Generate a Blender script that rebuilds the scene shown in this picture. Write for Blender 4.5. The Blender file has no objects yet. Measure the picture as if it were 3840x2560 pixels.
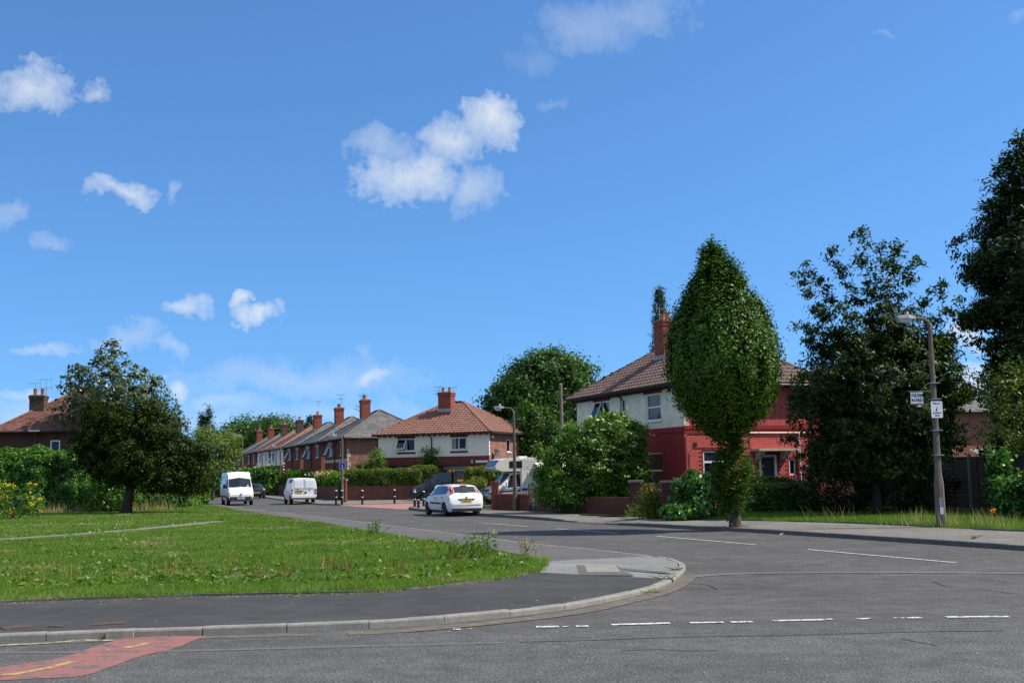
import bpy, bmesh, math, random
import numpy as np
from mathutils import Vector, Matrix, Euler, noise as mnoise
sc = bpy.context.scene
COL = sc.collection
R = math.radians
# ------------------------------------------------------------------ camera
CAM_H, FPX = 1.9, 4200.0
PITCH, ROLL = math.atan(490 / 4200), math.atan(0.0148)
cam = bpy.data.objects.new('camera', bpy.data.cameras.new('camera'))
COL.objects.link(cam)
cam.data.sensor_width = 36.0
cam.data.lens = 36.0 * FPX / 3840
cam.data.clip_start, cam.data.clip_end = 0.1, 3000
cam.matrix_world = Matrix.Translation((0, 0, CAM_H)) @ Matrix.Rotation(R(90) + PITCH, 4, 'X') @ Matrix.Rotation(-ROLL, 4, 'Z')
sc.camera = cam
# ------------------------------------------------------------------ light
SUN_AZ, SUN_EL = math.atan2(0.998, -0.06), R(50)
SUN_DIR = Vector((math.sin(SUN_AZ) * math.cos(SUN_EL), math.cos(SUN_AZ) * math.cos(SUN_EL), math.sin(SUN_EL)))
sun = bpy.data.objects.new('sun', bpy.data.lights.new('sun', 'SUN'))
COL.objects.link(sun)
sun.data.energy, sun.data.angle, sun.data.color = 5.0, R(0.53), (1.0, 0.94, 0.84)
sun.rotation_euler = (-SUN_DIR).to_track_quat('-Z', 'Y').to_euler()
sun.location = (30, -10, 40)
sc.view_settings.view_transform, sc.view_settings.look = 'Standard', 'None'
sc.view_settings.exposure, sc.view_settings.gamma = 0.3, 1.0
sc.render.engine = 'CYCLES'
sc.cycles.max_bounces, sc.cycles.transparent_max_bounces = 6, 8
sc.cycles.use_denoising = True
# ------------------------------------------------------------------ pixel -> ray (used only to survey real ground positions)
_f = Vector((0, math.cos(PITCH), math.sin(PITCH))); _u = Vector((0, -math.sin(PITCH), math.cos(PITCH))); _r = Vector((1, 0, 0))
_r, _u = math.cos(ROLL) * _r - math.sin(ROLL) * _u, math.cos(ROLL) * _u + math.sin(ROLL) * _r
def ray(px, py): return _f + _r * ((px - 1920) / FPX) - _u * ((py - 1280) / FPX)
def G(px, py, z=0.0):
    d = ray(px, py); t = (z - CAM_H) / d.z
    return Vector((d.x * t, d.y * t, z))
def P(px, py, y):
    d = ray(px, py); t = y / d.y
    return Vector((d.x * t, y, CAM_H + d.z * t))
# ------------------------------------------------------------------ world: Nishita sky with cumulus clouds
wd = bpy.data.worlds.new('World'); sc.world = wd; wd.use_nodes = True
nt = wd.node_tree; nt.nodes.clear()
def wn(t, **k):
    n = nt.nodes.new(t)
    for a, b in k.items(): setattr(n, a, b)
    return n
def wm(op, a, b=None, c=None, clamp=False):
    n = wn('ShaderNodeMath', operation=op, use_clamp=clamp)
    for i, v in enumerate((a, b, c)):
        if v is None: continue
        if isinstance(v, (int, float)): n.inputs[i].default_value = v
        else: nt.links.new(v, n.inputs[i])
    return n.outputs[0]
sky = wn('ShaderNodeTexSky', sky_type='NISHITA', sun_disc=False, sun_elevation=SUN_EL, sun_rotation=SUN_AZ)
sky.altitude, sky.air_density, sky.dust_density, sky.ozone_density = 20, 1.0, 0.35, 3.0
tc = wn('ShaderNodeTexCoord')
DIR = tc.outputs['Generated']
# the sky is sampled a little higher than the true direction: a clear, dry summer sky that stays blue low down
lift = wn('ShaderNodeVectorMath', operation='MULTIPLY_ADD'); nt.links.new(DIR, lift.inputs[0]); lift.inputs[1].default_value = (1, 1, .92); lift.inputs[2].default_value = (0, 0, .115)
nrm_ = wn('ShaderNodeVectorMath', operation='NORMALIZE'); nt.links.new(lift.outputs[0], nrm_.inputs[0]); nt.links.new(nrm_.outputs[0], sky.inputs['Vector'])
def wnoise(scale, detail, rough, vec=None):
    n = wn('ShaderNodeTexNoise'); nt.links.new(vec or DIR, n.inputs['Vector'])
    n.inputs['Scale'].default_value, n.inputs['Detail'].default_value, n.inputs['Roughness'].default_value = scale, detail, rough
    return n
wrp = wnoise(17, 4, .62)
w1 = wn('ShaderNodeVectorMath', operation='SUBTRACT'); nt.links.new(wrp.outputs['Color'], w1.inputs[0]); w1.inputs[1].default_value = (.5, .5, .5)
w2 = wn('ShaderNodeVectorMath', operation='MULTIPLY_ADD'); nt.links.new(w1.outputs[0], w2.inputs[0]); w2.inputs[1].default_value = (.075, .075, .06); nt.links.new(DIR, w2.inputs[2])
WDIR = w2.outputs[0]
n2 = wnoise(58, 5, .62).outputs['Fac']
n3 = wnoise(150, 4, .65).outputs['Fac']
nz = wm('ADD', wm('MULTIPLY', wm('SUBTRACT', n2, 0.5), 2.3), wm('MULTIPLY', wm('SUBTRACT', n3, .5), .9))
# px, py, half width, half height (photograph pixels), opacity, edge softness
CLOUDS = [(105, 315, 180, 105, .92, 1.1), (390, 335, 90, 66, .7, 1.2), (470, 742, 135, 48, .8, 1.1), (640, 712, 42, 62, .45, 1.3),
          (1545, 655, 215, 120, .9, 1.1), (1690, 520, 165, 100, .85, 1.1), (1850, 445, 135, 112, .95, 1.0), (1420, 540, 140, 70, .5, 1.4), (1780, 690, 120, 110, .6, 1.3),
          (2230, 80, 300, 130, .42, 1.9), (2400, 50, 190, 100, .42, 1.8), (2010, 225, 130, 60, .2, 1.9),
          (675, 1165, 110, 44, .7, 1.1), (985, 1175, 95, 50, .9, 1.0), (925, 1120, 42, 48, .9, 1.0), (180, 898, 95, 38, .35, 1.3), (15, 800, 60, 45, .35, 1.3),
          (170, 1300, 175, 36, .5, 1.3), (480, 1280, 170, 56, .42, 1.4), (660, 1318, 110, 34, .42, 1.3),
          (1120, 1420, 560, 105, .42, 1.6), (1390, 1418, 95, 36, .75, 1.1), (730, 1452, 66, 50, .85, 1.1), (850, 1530, 190, 60, .5, 1.4), (90, 1500, 120, 46, .6, 1.2),
          (60, 1580, 280, 80, .5, 1.5), (1250, 1560, 520, 70, .4, 1.6), (700, 1610, 520, 80, .5, 1.6), (1390, 1325, 60, 28, .25, 1.5),
          (3660, 1250, 110, 90, .9, 1.1), (3720, 1410, 170, 70, 1.0, 1.0), (3310, 130, 60, 20, .2, 1.7), (3770, 75, 45, 26, .25, 1.6), (2080, 410, 40, 24, .2, 1.6)]
mask = None; low = None
for (cx, cy, rx, ry, op, soft) in CLOUDS:
    c = ray(cx, cy).normalized()
    rt = Vector((c.y, -c.x, 0)).normalized(); up = rt.cross(c)
    mp = wn('ShaderNodeMapping', vector_type='TEXTURE'); nt.links.new(WDIR, mp.inputs['Vector'])
    mp.inputs['Location'].default_value = c
    mp.inputs['Rotation'].default_value = Matrix((rt, up, -c)).transposed().to_euler('XYZ')
    mp.inputs['Scale'].default_value = (rx * .76 / FPX, ry * .76 / FPX, .3)
    ln = wn('ShaderNodeVectorMath', operation='LENGTH'); nt.links.new(mp.outputs[0], ln.inputs[0])
    s2 = soft * 1.3
    q = wm('MULTIPLY_ADD', ln.outputs['Value'], -1.0 / s2, wm('MULTIPLY_ADD', nz, .68 / s2, 1.15 / s2), clamp=True)
    q = wm('MULTIPLY', wm('POWER', q, .72), op * .93)
    if ry > 45:
        sp = wn('ShaderNodeSeparateXYZ'); nt.links.new(mp.outputs[0], sp.inputs[0])
        lw = wm('MULTIPLY', q, wm('MULTIPLY_ADD', sp.outputs[1], -.55, .25, clamp=True))
        low = lw if low is None else wm('MAXIMUM', low, lw)
    mask = q if mask is None else wm('MAXIMUM', mask, q)
# unseen cumulus beside and behind the viewer, added to brighten and whiten the shade
ob = wnoise(3.2, 6, .6).outputs['Fac']
sepd = wn('ShaderNodeSeparateXYZ'); nt.links.new(DIR, sepd.inputs[0])
side = wm('MULTIPLY_ADD', sepd.outputs[1], -6.0, 4.6, clamp=True)
oc = wm('MULTIPLY', wm('MULTIPLY_ADD', wm('ADD', ob, wm('MULTIPLY', nz, .03)), 9.0, -4.3, clamp=True), side)
oc = wm('MULTIPLY', oc, wm('MULTIPLY_ADD', sepd.outputs[2], 12.0, .4, clamp=True))
mask = wm('MAXIMUM', mask, oc)
TINT = (0.70, 1.10, 1.43, 1)
tint = wn('ShaderNodeMix', data_type='RGBA', blend_type='MULTIPLY'); tint.inputs['Factor'].default_value = 1.0
nt.links.new(sky.outputs[0], tint.inputs['A']); tint.inputs['B'].default_value = (TINT)
ccol = wn('ShaderNodeMix', data_type='RGBA')
shade = wm('ADD', wm('MULTIPLY', low, 0.9), wm('MULTIPLY', wm('SUBTRACT', n2, 0.42), 0.8), clamp=True)
nt.links.new(shade, ccol.inputs['Factor'])
CL = 1.0
ccol.inputs['A'].default_value = (6.9, 7.2, 7.5, 1); ccol.inputs['B'].default_value = (4.2, 5.1, 6.1, 1)
mx = wn('ShaderNodeMix', data_type='RGBA')
nt.links.new(mask, mx.inputs['Factor']); nt.links.new(tint.outputs['Result'], mx.inputs['A']); nt.links.new(ccol.outputs['Result'], mx.inputs['B'])
bg = wn('ShaderNodeBackground'); bg.inputs['Strength'].default_value = 0.106
nt.links.new(mx.outputs['Result'], bg.inputs['Color'])
wo = wn('ShaderNodeOutputWorld'); nt.links.new(bg.outputs[0], wo.inputs[0])
wd.cycles.sampling_method = 'MANUAL'; wd.cycles.sample_map_resolution = 256
# ------------------------------------------------------------------ materials
MATS = {}
def _mat(name):
    m = bpy.data.materials.new(name); m.use_nodes = True
    t = m.node_tree; b = t.nodes['Principled BSDF']; MATS[name] = m
    return m, t, b
def setp(b, rough=.8, spec=.3, metal=0.0):
    b.inputs['Roughness'].default_value = rough; b.inputs['Metallic'].default_value = metal
    b.inputs['Specular IOR Level'].default_value = spec
def nd(t, typ, **k):
    n = t.nodes.new(typ)
    for a, v in k.items(): setattr(n, a, v)
    return n
def noise_node(t, vec, scale, detail=4, rough=.6):
    n = nd(t, 'ShaderNodeTexNoise'); n.inputs['Scale'].default_value = scale
    n.inputs['Detail'].default_value = detail; n.inputs['Roughness'].default_value = rough
    t.links.new(vec, n.inputs['Vector']); return n
def ramp(t, fac, stops):
    r = nd(t, 'ShaderNodeValToRGB'); e = r.color_ramp.elements
    while len(e) < len(stops): e.new(0.5)
    for i, (p, c) in enumerate(stops):
        e[i].position = p; e[i].color = (c[0], c[1], c[2], 1)
    t.links.new(fac, r.inputs['Fac']); return r.outputs['Color']
def mixc(t, fac, a, b, mode='MIX'):
    n = nd(t, 'ShaderNodeMix', data_type='RGBA', blend_type=mode)
    for s, v in (('Factor', fac), ('A', a), ('B', b)):
        if isinstance(v, (int, float)): n.inputs[s].default_value = v
        elif isinstance(v, tuple): n.inputs[s].default_value = (*v[:3], 1)
        else: t.links.new(v, n.inputs[s])
    return n.outputs['Result']
def bump(t, b, h, strength, dist=.02):
    n = nd(t, 'ShaderNodeBump'); n.inputs['Strength'].default_value = strength; n.inputs['Distance'].default_value = dist
    t.links.new(h, n.inputs['Height']); t.links.new(n.outputs[0], b.inputs['Normal'])
def M(name, c, rough=.8, var=.18, scale=6, bmp=0, bscale=60, spec=.3, metal=0, c2=None, fine=0, island=0):
    """plain surface with two scales of mottling"""
    m, t, b = _mat(name); setp(b, rough, spec, metal)
    co = nd(t, 'ShaderNodeTexCoord').outputs['Object']
    lo = c2 or tuple(x * (1 - var) for x in c); hi = tuple(min(1, x * (1 + var * .8)) for x in c)
    n = noise_node(t, co, scale, 6, .65)
    col = ramp(t, n.outputs['Fac'], [(.3, lo), (.68, hi)])
    if fine:
        n2 = noise_node(t, co, scale * 14, 3, .7)
        col = mixc(t, fine, col, ramp(t, n2.outputs['Fac'], [(.35, (.25, .25, .25)), (.65, (1, 1, 1))]), 'MULTIPLY')
    if island:
        g = nd(t, 'ShaderNodeNewGeometry').outputs['Random Per Island']
        col = mixc(t, 1.0, col, ramp(t, g, [(0, (1 - island,) * 3), (1, (1, 1, 1))]), 'MULTIPLY')
    t.links.new(col, b.inputs['Base Color'])
    if bmp: bump(t, b, noise_node(t, co, bscale, 4).outputs['Fac'], bmp)
    return m
def obj_random(m, amount=.3):
    """give every separate piece (tile, brick) its own shade of the same colour"""
    t = m.node_tree; b = t.nodes['Principled BSDF']
    src = b.inputs['Base Color'].links[0].from_socket
    r = nd(t, 'ShaderNodeObjectInfo').outputs['Random']
    i = nd(t, 'ShaderNodeNewGeometry').outputs['Random Per Island']
    s = nd(t, 'ShaderNodeMath', operation='ADD'); t.links.new(r, s.inputs[0]); t.links.new(i, s.inputs[1])
    f = nd(t, 'ShaderNodeMath', operation='FRACT'); t.links.new(s.outputs[0], f.inputs[0])
    col = mixc(t, 1.0, src, ramp(t, f.outputs[0], [(0, (1 - amount,) * 3), (1, (1, 1, 1))]), 'MULTIPLY')
    t.links.new(col, b.inputs['Base Color']); return m
def leafmat(name, dark, mid, light, transl=.3, rough=.45, spec=.35, big=0.0):
    if not name.startswith(('flower', 'dry')): dark, mid, light = [(c[0]*1.08, c[1]*1.36, c[2]*1.1) for c in (dark, mid, light)]
    m, t, b = _mat(name); setp(b, rough, spec)
    g = nd(t, 'ShaderNodeNewGeometry'); co = nd(t, 'ShaderNodeTexCoord').outputs['Object']
    n = noise_node(t, co, 1.1, 3)
    a = nd(t, 'ShaderNodeMath', operation='MULTIPLY_ADD'); t.links.new(n.outputs['Fac'], a.inputs[0]); a.inputs[1].default_value = .7
    k = nd(t, 'ShaderNodeMath', operation='MULTIPLY'); t.links.new(g.outputs['Random Per Island'], k.inputs[0]); k.inputs[1].default_value = .62
    t.links.new(k.outputs[0], a.inputs[2])
    col = ramp(t, a.outputs[0], [(.22, dark), (.62, mid), (.95, light)])
    if big:
        nb = noise_node(t, co, .33, 5, .65); col = mixc(t, 1.0, col, ramp(t, nb.outputs['Fac'], [(.32, (1-big, 1-big*.7, 1-big*.6)), (.5, (1, 1, 1)), (.68, (1+big*1.3, 1+big*.6, 1-big*.2))]), 'MULTIPLY')
    t.links.new(col, b.inputs['Base Color'])
    tr = nd(t, 'ShaderNodeBsdfTranslucent')
    tcol = mixc(t, 1.0, col, (1.25, 1.45, .5), 'MULTIPLY'); t.links.new(tcol, tr.inputs['Color'])
    mix = nd(t, 'ShaderNodeMixShader'); mix.inputs[0].default_value = transl
    out = t.nodes['Material Output']
    t.links.new(b.outputs[0], mix.inputs[1]); t.links.new(tr.outputs[0], mix.inputs[2]); t.links.new(mix.outputs[0], out.inputs['Surface'])
    return m
def brickmat(name, c1, c2, mortar, bw=.225, rh=.075, ms=.012, stain=None, flecks=0):
    m, t, b = _mat(name); setp(b, .9, .15)
    co = nd(t, 'ShaderNodeTexCoord').outputs['Object']
    s = nd(t, 'ShaderNodeSeparateXYZ'); t.links.new(co, s.inputs[0])
    a = nd(t, 'ShaderNodeMath', operation='ADD'); t.links.new(s.outputs[0], a.inputs[0]); t.links.new(s.outputs[1], a.inputs[1])
    cb = nd(t, 'ShaderNodeCombineXYZ'); t.links.new(a.outputs[0], cb.inputs[0]); t.links.new(s.outputs[2], cb.inputs[1])
    br = nd(t, 'ShaderNodeTexBrick'); t.links.new(cb.outputs[0], br.inputs['Vector'])
    br.inputs['Scale'].default_value = 1.0; br.inputs['Brick Width'].default_value = bw; br.inputs['Row Height'].default_value = rh
    br.inputs['Mortar Size'].default_value = ms; br.inputs['Mortar Smooth'].default_value = .2; br.inputs['Bias'].default_value = 0
    br.inputs['Color1'].default_value = (*c1, 1); br.inputs['Color2'].default_value = (*c2, 1); br.inputs['Mortar'].default_value = (*mortar, 1)
    n = noise_node(t, co, 1.3, 6, .7)
    col = mixc(t, .8, br.outputs['Color'], ramp(t, n.outputs['Fac'], [(.3, (.62, .6, .6)), (.7, (1.12, 1.1, 1.08))]), 'MULTIPLY')
    if flecks:
        n4 = noise_node(t, co, 5.5, 3, .6); f = ramp(t, n4.outputs['Fac'], [(.64, (0, 0, 0)), (.68, (1, 1, 1))])
        col = mixc(t, f, col, (.52, .47, .43))
    t.links.new(col, b.inputs['Base Color'])
    inv = nd(t, 'ShaderNodeMath', operation='SUBTRACT'); inv.inputs[0].default_value = 1; t.links.new(br.outputs['Fac'], inv.inputs[1])
    bump(t, b, inv.outputs[0], .6, .01); return m
def glassmat(name, c, rough=.06, spec=.6):
    m, t, b = _mat(name); setp(b, rough, spec); b.inputs['Base Color'].default_value = (*c, 1)
    co = nd(t, 'ShaderNodeTexCoord').outputs['Object']
    bump(t, b, noise_node(t, co, 1.5, 2).outputs['Fac'], .05, .05)
    return m
def asphalt(name, base, warm, speck=.5, fs=95, patch=.35, bmp=.5, tread=0.0):
    m, t, b = _mat(name); setp(b, .88, .25)
    co = nd(t, 'ShaderNodeTexCoord').outputs['Object']
    n1 = noise_node(t, co, fs, 3, .8); n2 = noise_node(t, co, .35, 6, .6); n3 = noise_node(t, co, 2.6, 5, .7); n4 = noise_node(t, co, 240, 2, .7)
    v = nd(t, 'ShaderNodeTexVoronoi'); v.inputs['Scale'].default_value = fs * .9; t.links.new(co, v.inputs['Vector'])
    col = ramp(t, n2.outputs['Fac'], [(.32, base), (.68, warm)])
    col = mixc(t, patch, col, ramp(t, n3.outputs['Fac'], [(.3, (.5, .5, .5)), (.7, (1.5, 1.5, 1.5))]), 'MULTIPLY')
    mp = nd(t, 'ShaderNodeMapping'); mp.inputs['Scale'].default_value = (.12, 1.1, 1); mp.inputs['Rotation'].default_value = (0, 0, tread); t.links.new(co, mp.inputs[0])
    n5 = noise_node(t, mp.outputs[0], 1.0, 4, .6); col = mixc(t, .8, col, ramp(t, n5.outputs['Fac'], [(.3, (.84, .84, .84)), (.7, (1.14, 1.13, 1.12))]), 'MULTIPLY')
    col = mixc(t, speck, col, ramp(t, n1.outputs['Fac'], [(.36, (.22, .22, .24)), (.5, (.9, .9, .9)), (.68, (2.3, 2.3, 2.25))]), 'MULTIPLY')
    fl = ramp(t, n4.outputs['Fac'], [(.7, (0, 0, 0)), (.74, (1, 1, 1))])
    f2 = mixc(t, .5, (0, 0, 0), fl); col = mixc(t, f2, col, tuple(x * 3.2 for x in base))
    t.links.new(col, b.inputs['Base Color']); bump(t, b, v.outputs['Distance'], bmp, .012); return m
# ------------------------------------------------------------------ objects
def prop(o, label=None, cat=None, group=None, kind=None):
    for k, v in (('label', label), ('category', cat), ('group', group), ('kind', kind)):
        if v: o[k] = v
    return o
def link(o, parent=None):
    COL.objects.link(o)
    if parent is not None: o.parent = parent
    return o
def empty(name, loc=(0, 0, 0), rz=0.0, parent=None):
    o = bpy.data.objects.new(name, None); o.empty_display_size = .2
    o.location = loc; o.rotation_euler = (0, 0, rz); return link(o, parent)
def thing(name, label, cat, loc=(0, 0, 0), rz=0.0, group=None):
    return prop(empty(name, loc, rz), label, cat, group)
def mesh_np(name, verts, quads, mat, parent=None, smooth=False, nside=4):
    me = bpy.data.meshes.new(name)
    v = np.asarray(verts, np.float32); f = np.asarray(quads, np.int32)
    me.vertices.add(len(v)); me.vertices.foreach_set('co', v.ravel())
    me.loops.add(f.size); me.loops.foreach_set('vertex_index', f.ravel())
    me.polygons.add(len(f)); me.polygons.foreach_set('loop_start', np.arange(0, f.size, nside, dtype=np.int32))
    me.update(calc_edges=True)
    me.materials.append(MATS[mat])
    return link(bpy.data.objects.new(name, me), parent)
class MB:
    def __init__(s): s.v = []; s.f = []
    def add(s, vs, fs):
        b = len(s.v); s.v += [tuple(p) for p in vs]; s.f += [tuple(b + i for i in q) for q in fs]; return s
    def quad(s, *p): return s.add(p, [tuple(range(len(p)))])
    def box(s, x0, x1, y0, y1, z0, z1, m=None):
        vs = [Vector((x, y, z)) for z in (z0, z1) for y in (y0, y1) for x in (x0, x1)]
        if m is not None: vs = [m @ p for p in vs]
        return s.add(vs, [(0, 2, 3, 1), (4, 5, 7, 6), (0, 1, 5, 4), (2, 6, 7, 3), (0, 4, 6, 2), (1, 3, 7, 5)])
    def cbox(s, c, d, m=None): return s.box(c[0]-d[0]/2, c[0]+d[0]/2, c[1]-d[1]/2, c[1]+d[1]/2, c[2]-d[2]/2, c[2]+d[2]/2, m)
    def tube(s, pts, rads, n=6, cap=True):
        pts = [Vector(p) for p in pts]
        if isinstance(rads, (int, float)): rads = [rads] * len(pts)
        b = len(s.v); prev = None
        for i, p in enumerate(pts):
            t = (pts[min(i+1, len(pts)-1)] - pts[max(i-1, 0)])
            t = t.normalized() if t.length > 1e-9 else Vector((0, 0, 1))
            a = prev if prev is not None else (Vector((0, 0, 1)) if abs(t.z) < .9 else Vector((1, 0, 0)))
            x = (a - t * a.dot(t)); x = x.normalized() if x.length > 1e-6 else t.orthogonal().normalized()
            y = t.cross(x); prev = x
            for k in range(n):
                q = 2 * math.pi * (k + .5) / n
                s.v.append(tuple(p + (x * math.cos(q) + y * math.sin(q)) * rads[i]))
        for i in range(len(pts) - 1):
            for k in range(n):
                k2 = (k + 1) % n
                s.f.append((b+i*n+k, b+i*n+k2, b+(i+1)*n+k2, b+(i+1)*n+k))
        if cap:
            s.f.append(tuple(b + k for k in range(n))[::-1]); s.f.append(tuple(b + (len(pts)-1)*n + k for k in range(n)))
        return s
    def lathe(s, prof, n=12, o=(0, 0, 0), axis='z'):
        b = len(s.v)
        for r, z in prof:
            for k in range(n):
                a = 2 * math.pi * k / n
                p = (r*math.cos(a), r*math.sin(a), z) if axis == 'z' else (r*math.cos(a), z, r*math.sin(a))
                s.v.append((p[0]+o[0], p[1]+o[1], p[2]+o[2]))
        for i in range(len(prof)-1):
            for k in range(n):
                k2 = (k+1) % n; s.f.append((b+i*n+k, b+i*n+k2, b+(i+1)*n+k2, b+(i+1)*n+k))
        s.f.append(tuple(b + k for k in range(n))[::-1]); s.f.append(tuple(b + (len(prof)-1)*n + k for k in range(n)))
        return s
    def prism(s, poly, z0, z1):
        n = len(poly)
        return s.add([(p[0], p[1], z0) for p in poly] + [(p[0], p[1], z1) for p in poly],
                     [tuple(range(n))[::-1], tuple(range(n, 2*n))] + [(i, (i+1) % n, n+(i+1) % n, n+i) for i in range(n)])
    def build(s, name, mat, parent=None, smooth=None, loc=None, fix=True):
        me = bpy.data.meshes.new(name); me.from_pydata(s.v, [], s.f)
        if fix:
            bm = bmesh.new(); bm.from_mesh(me); bmesh.ops.recalc_face_normals(bm, faces=bm.faces); bm.to_mesh(me); bm.free()
        me.materials.append(MATS[mat])
        if smooth is not None:
            me.polygons.foreach_set('use_smooth', [True] * len(me.polygons)); me.set_sharp_from_angle(angle=R(smooth))
        me.update()
        o = bpy.data.objects.new(name, me)
        if loc is not None: o.location = loc
        return link(o, parent)
def flat_poly(name, pts, z, mat, parent=None):
    """a flat sheet with any outline (triangulated)"""
    bm = bmesh.new(); vs = [bm.verts.new((p[0], p[1], p[2] if len(p) > 2 and z is None else z)) for p in pts]
    f = bm.faces.new(vs); bmesh.ops.triangulate(bm, faces=[f])
    for q in bm.faces:
        if q.normal.z < 0: q.normal_flip()
    me = bpy.data.meshes.new(name); bm.to_mesh(me); bm.free(); me.materials.append(MATS[mat])
    return link(bpy.data.objects.new(name, me), parent)
def text(body, size, mat, parent, m, name='lettering', weight=0.0, spacing=1.0):
    cu = bpy.data.curves.new('txt', 'FONT'); cu.body = body; cu.size = size; cu.align_x = 'CENTER'; cu.align_y = 'CENTER'
    cu.offset = weight; cu.extrude = .001; cu.space_character = spacing; cu.resolution_u = 2
    o = bpy.data.objects.new('txt', cu); COL.objects.link(o)
    bpy.context.view_layer.update()
    me = bpy.data.meshes.new_from_object(o.evaluated_get(bpy.context.evaluated_depsgraph_get()))
    bpy.data.objects.remove(o); me.materials.clear(); me.materials.append(MATS[mat]); me.name = name
    t = bpy.data.objects.new(name, me); link(t, parent); t.matrix_local = m; return t
def polyline(pts, step):
    """resample a polyline (Catmull-Rom) every step metres"""
    pts = [Vector(p) for p in pts]; out = []
    for i in range(len(pts)-1):
        p0, p1, p2, p3 = pts[max(i-1, 0)], pts[i], pts[i+1], pts[min(i+2, len(pts)-1)]
        n = max(1, int((p2-p1).length / step * 3))
        for k in range(n):
            t = k / n
            out.append(.5*((2*p1)+(p2-p0)*t+(2*p0-5*p1+4*p2-p3)*t*t+(3*p1-p0-3*p2+p3)*t**3))
    out.append(pts[-1]); res = [out[0]]; acc = 0
    for a, b in zip(out, out[1:]):
        d = (b-a).length
        while acc + d >= step and d > 0:
            r = (step-acc)/d; a = a.lerp(b, r); res.append(a.copy()); d = (b-a).length; acc = 0
        acc += d
    return res
def inside(x, y, poly):
    r = np.zeros(len(x), bool); n = len(poly); j = n-1
    for i in range(n):
        xi, yi = poly[i][0], poly[i][1]; xj, yj = poly[j][0], poly[j][1]
        if yi != yj:
            c = ((yi > y) != (yj > y)) & (x < (xj-xi)*(y-yi)/(yj-yi)+xi); r ^= c
        j = i
    return r
# ------------------------------------------------------------------ foliage
def unit(a): return a/np.maximum(np.linalg.norm(a, axis=1, keepdims=True), 1e-9)
def leaf_mesh(name, pos, size, mat, parent, rng, bias=None, bw=.6, asp=.5, droop=0.0, up=.25):
    """diamond leaves: pos (N,3), size (N,), bias = preferred normals"""
    n = len(pos); nrm = unit(rng.normal(size=(n, 3)))
    if bias is not None: nrm = unit(nrm + bias*bw*1.5)
    nrm[:, 2] += up; nrm = unit(nrm)
    t = unit(np.cross(nrm, rng.normal(size=(n, 3))))
    if droop: t[:, 2] -= droop*rng.random(n); t = unit(t)
    b = unit(np.cross(nrm, t)); s = np.asarray(size).reshape(-1, 1)
    fold = nrm*s*.12
    v = np.stack([pos - t*s*.5, pos + b*s*asp*.5 + fold - t*s*.08, pos + t*s*.5, pos - b*s*asp*.5 + fold - t*s*.08], 1).reshape(-1, 3)
    q = np.arange(n*4).reshape(-1, 4)
    return mesh_np(name, v, q, mat, parent)
def clump_leaves(centres, per, spread, rng, flat=.8):
    n = len(centres); k = rng.integers(int(per*.6), int(per*1.4)+1, n)
    c = np.repeat(centres, k, 0); sp = np.repeat(np.asarray(spread)*rng.uniform(.6, 1.3, n), k)
    d = rng.normal(size=(len(c), 3))*sp[:, None]*.55; d[:, 2] *= flat
    return c + d, unit(d + 1e-6)
def ellipsoid_pts(n, rad, rng, shell=.45, lump=.25, lseed=0, zmin=-1.0, freq=2.2):
    d = unit(rng.normal(size=(int(n*1.8), 3))); d = d[d[:, 2] > zmin][:n]
    r = (shell + (1-shell)*rng.random(len(d))**.6)
    lm = np.array([mnoise.noise(Vector(p*freq)+Vector((lseed*3.1, lseed, 0))) for p in d])
    return d*(r*(1+lump*lm*1.6))[:, None]*np.array(rad)
def profile_pts(n, prof, rng, shell=.5, lump=.15, lseed=0):
    """crown of revolution: prof = [(z, radius)...]"""
    z = np.array([p[0] for p in prof]); r = np.array([p[1] for p in prof])
    zz = rng.uniform(z[0], z[-1], n*4); rr = np.interp(zz, z, r)
    keep = rng.random(n*4) < rr/r.max(); zz = zz[keep][:n]; rr = rr[keep][:n]
    a = rng.random(len(zz))*2*math.pi
    lm = np.array([mnoise.noise(Vector((math.cos(q)*1.6+lseed, math.sin(q)*1.6, h*.7))) for q, h in zip(a, zz)])
    q = (shell + (1-shell)*rng.random(len(zz))**.55)*(1+lump*1.6*lm)
    return np.stack([np.cos(a)*rr*q, np.sin(a)*rr*q, zz], 1)
def trunk_mesh(parent, base_r, height, crown_pts, mat, rng, lean=(0, 0), limbs=14, first=.35, name='trunk', n=8, wob=.06):
    mb = MB(); top = Vector((lean[0], lean[1], height)); path = []; rads = []
    for i in range(9):
        t = i/8
        path.append(Vector((lean[0]*t**1.2 + rng.normal()*wob*t, lean[1]*t + rng.normal()*wob*t, height*t)))
        rads.append(base_r*(1.35-.35*min(1, t*6))*(1-.72*t))
    mb.tube(path, rads, n)
    if len(crown_pts):
        for k in range(limbs):
            c = Vector(crown_pts[rng.integers(len(crown_pts))])
            t = min(.98, max(first, (c.z-.25*Vector((c.x, c.y)).length)/height)); s = path[0].lerp(path[-1], t)
            i = min(7, int(t*8)); s = path[i].lerp(path[i+1], t*8-i)
            mid = s.lerp(c, .5) + Vector((rng.normal()*.1, rng.normal()*.1, .12*(c-s).length))
            r0 = base_r*(1-.72*t)*.5
            mb.tube([s, mid, c], [r0, r0*.6, r0*.18], 5, cap=False)
    return mb.build(name, mat, parent, smooth=60, fix=False)
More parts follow.
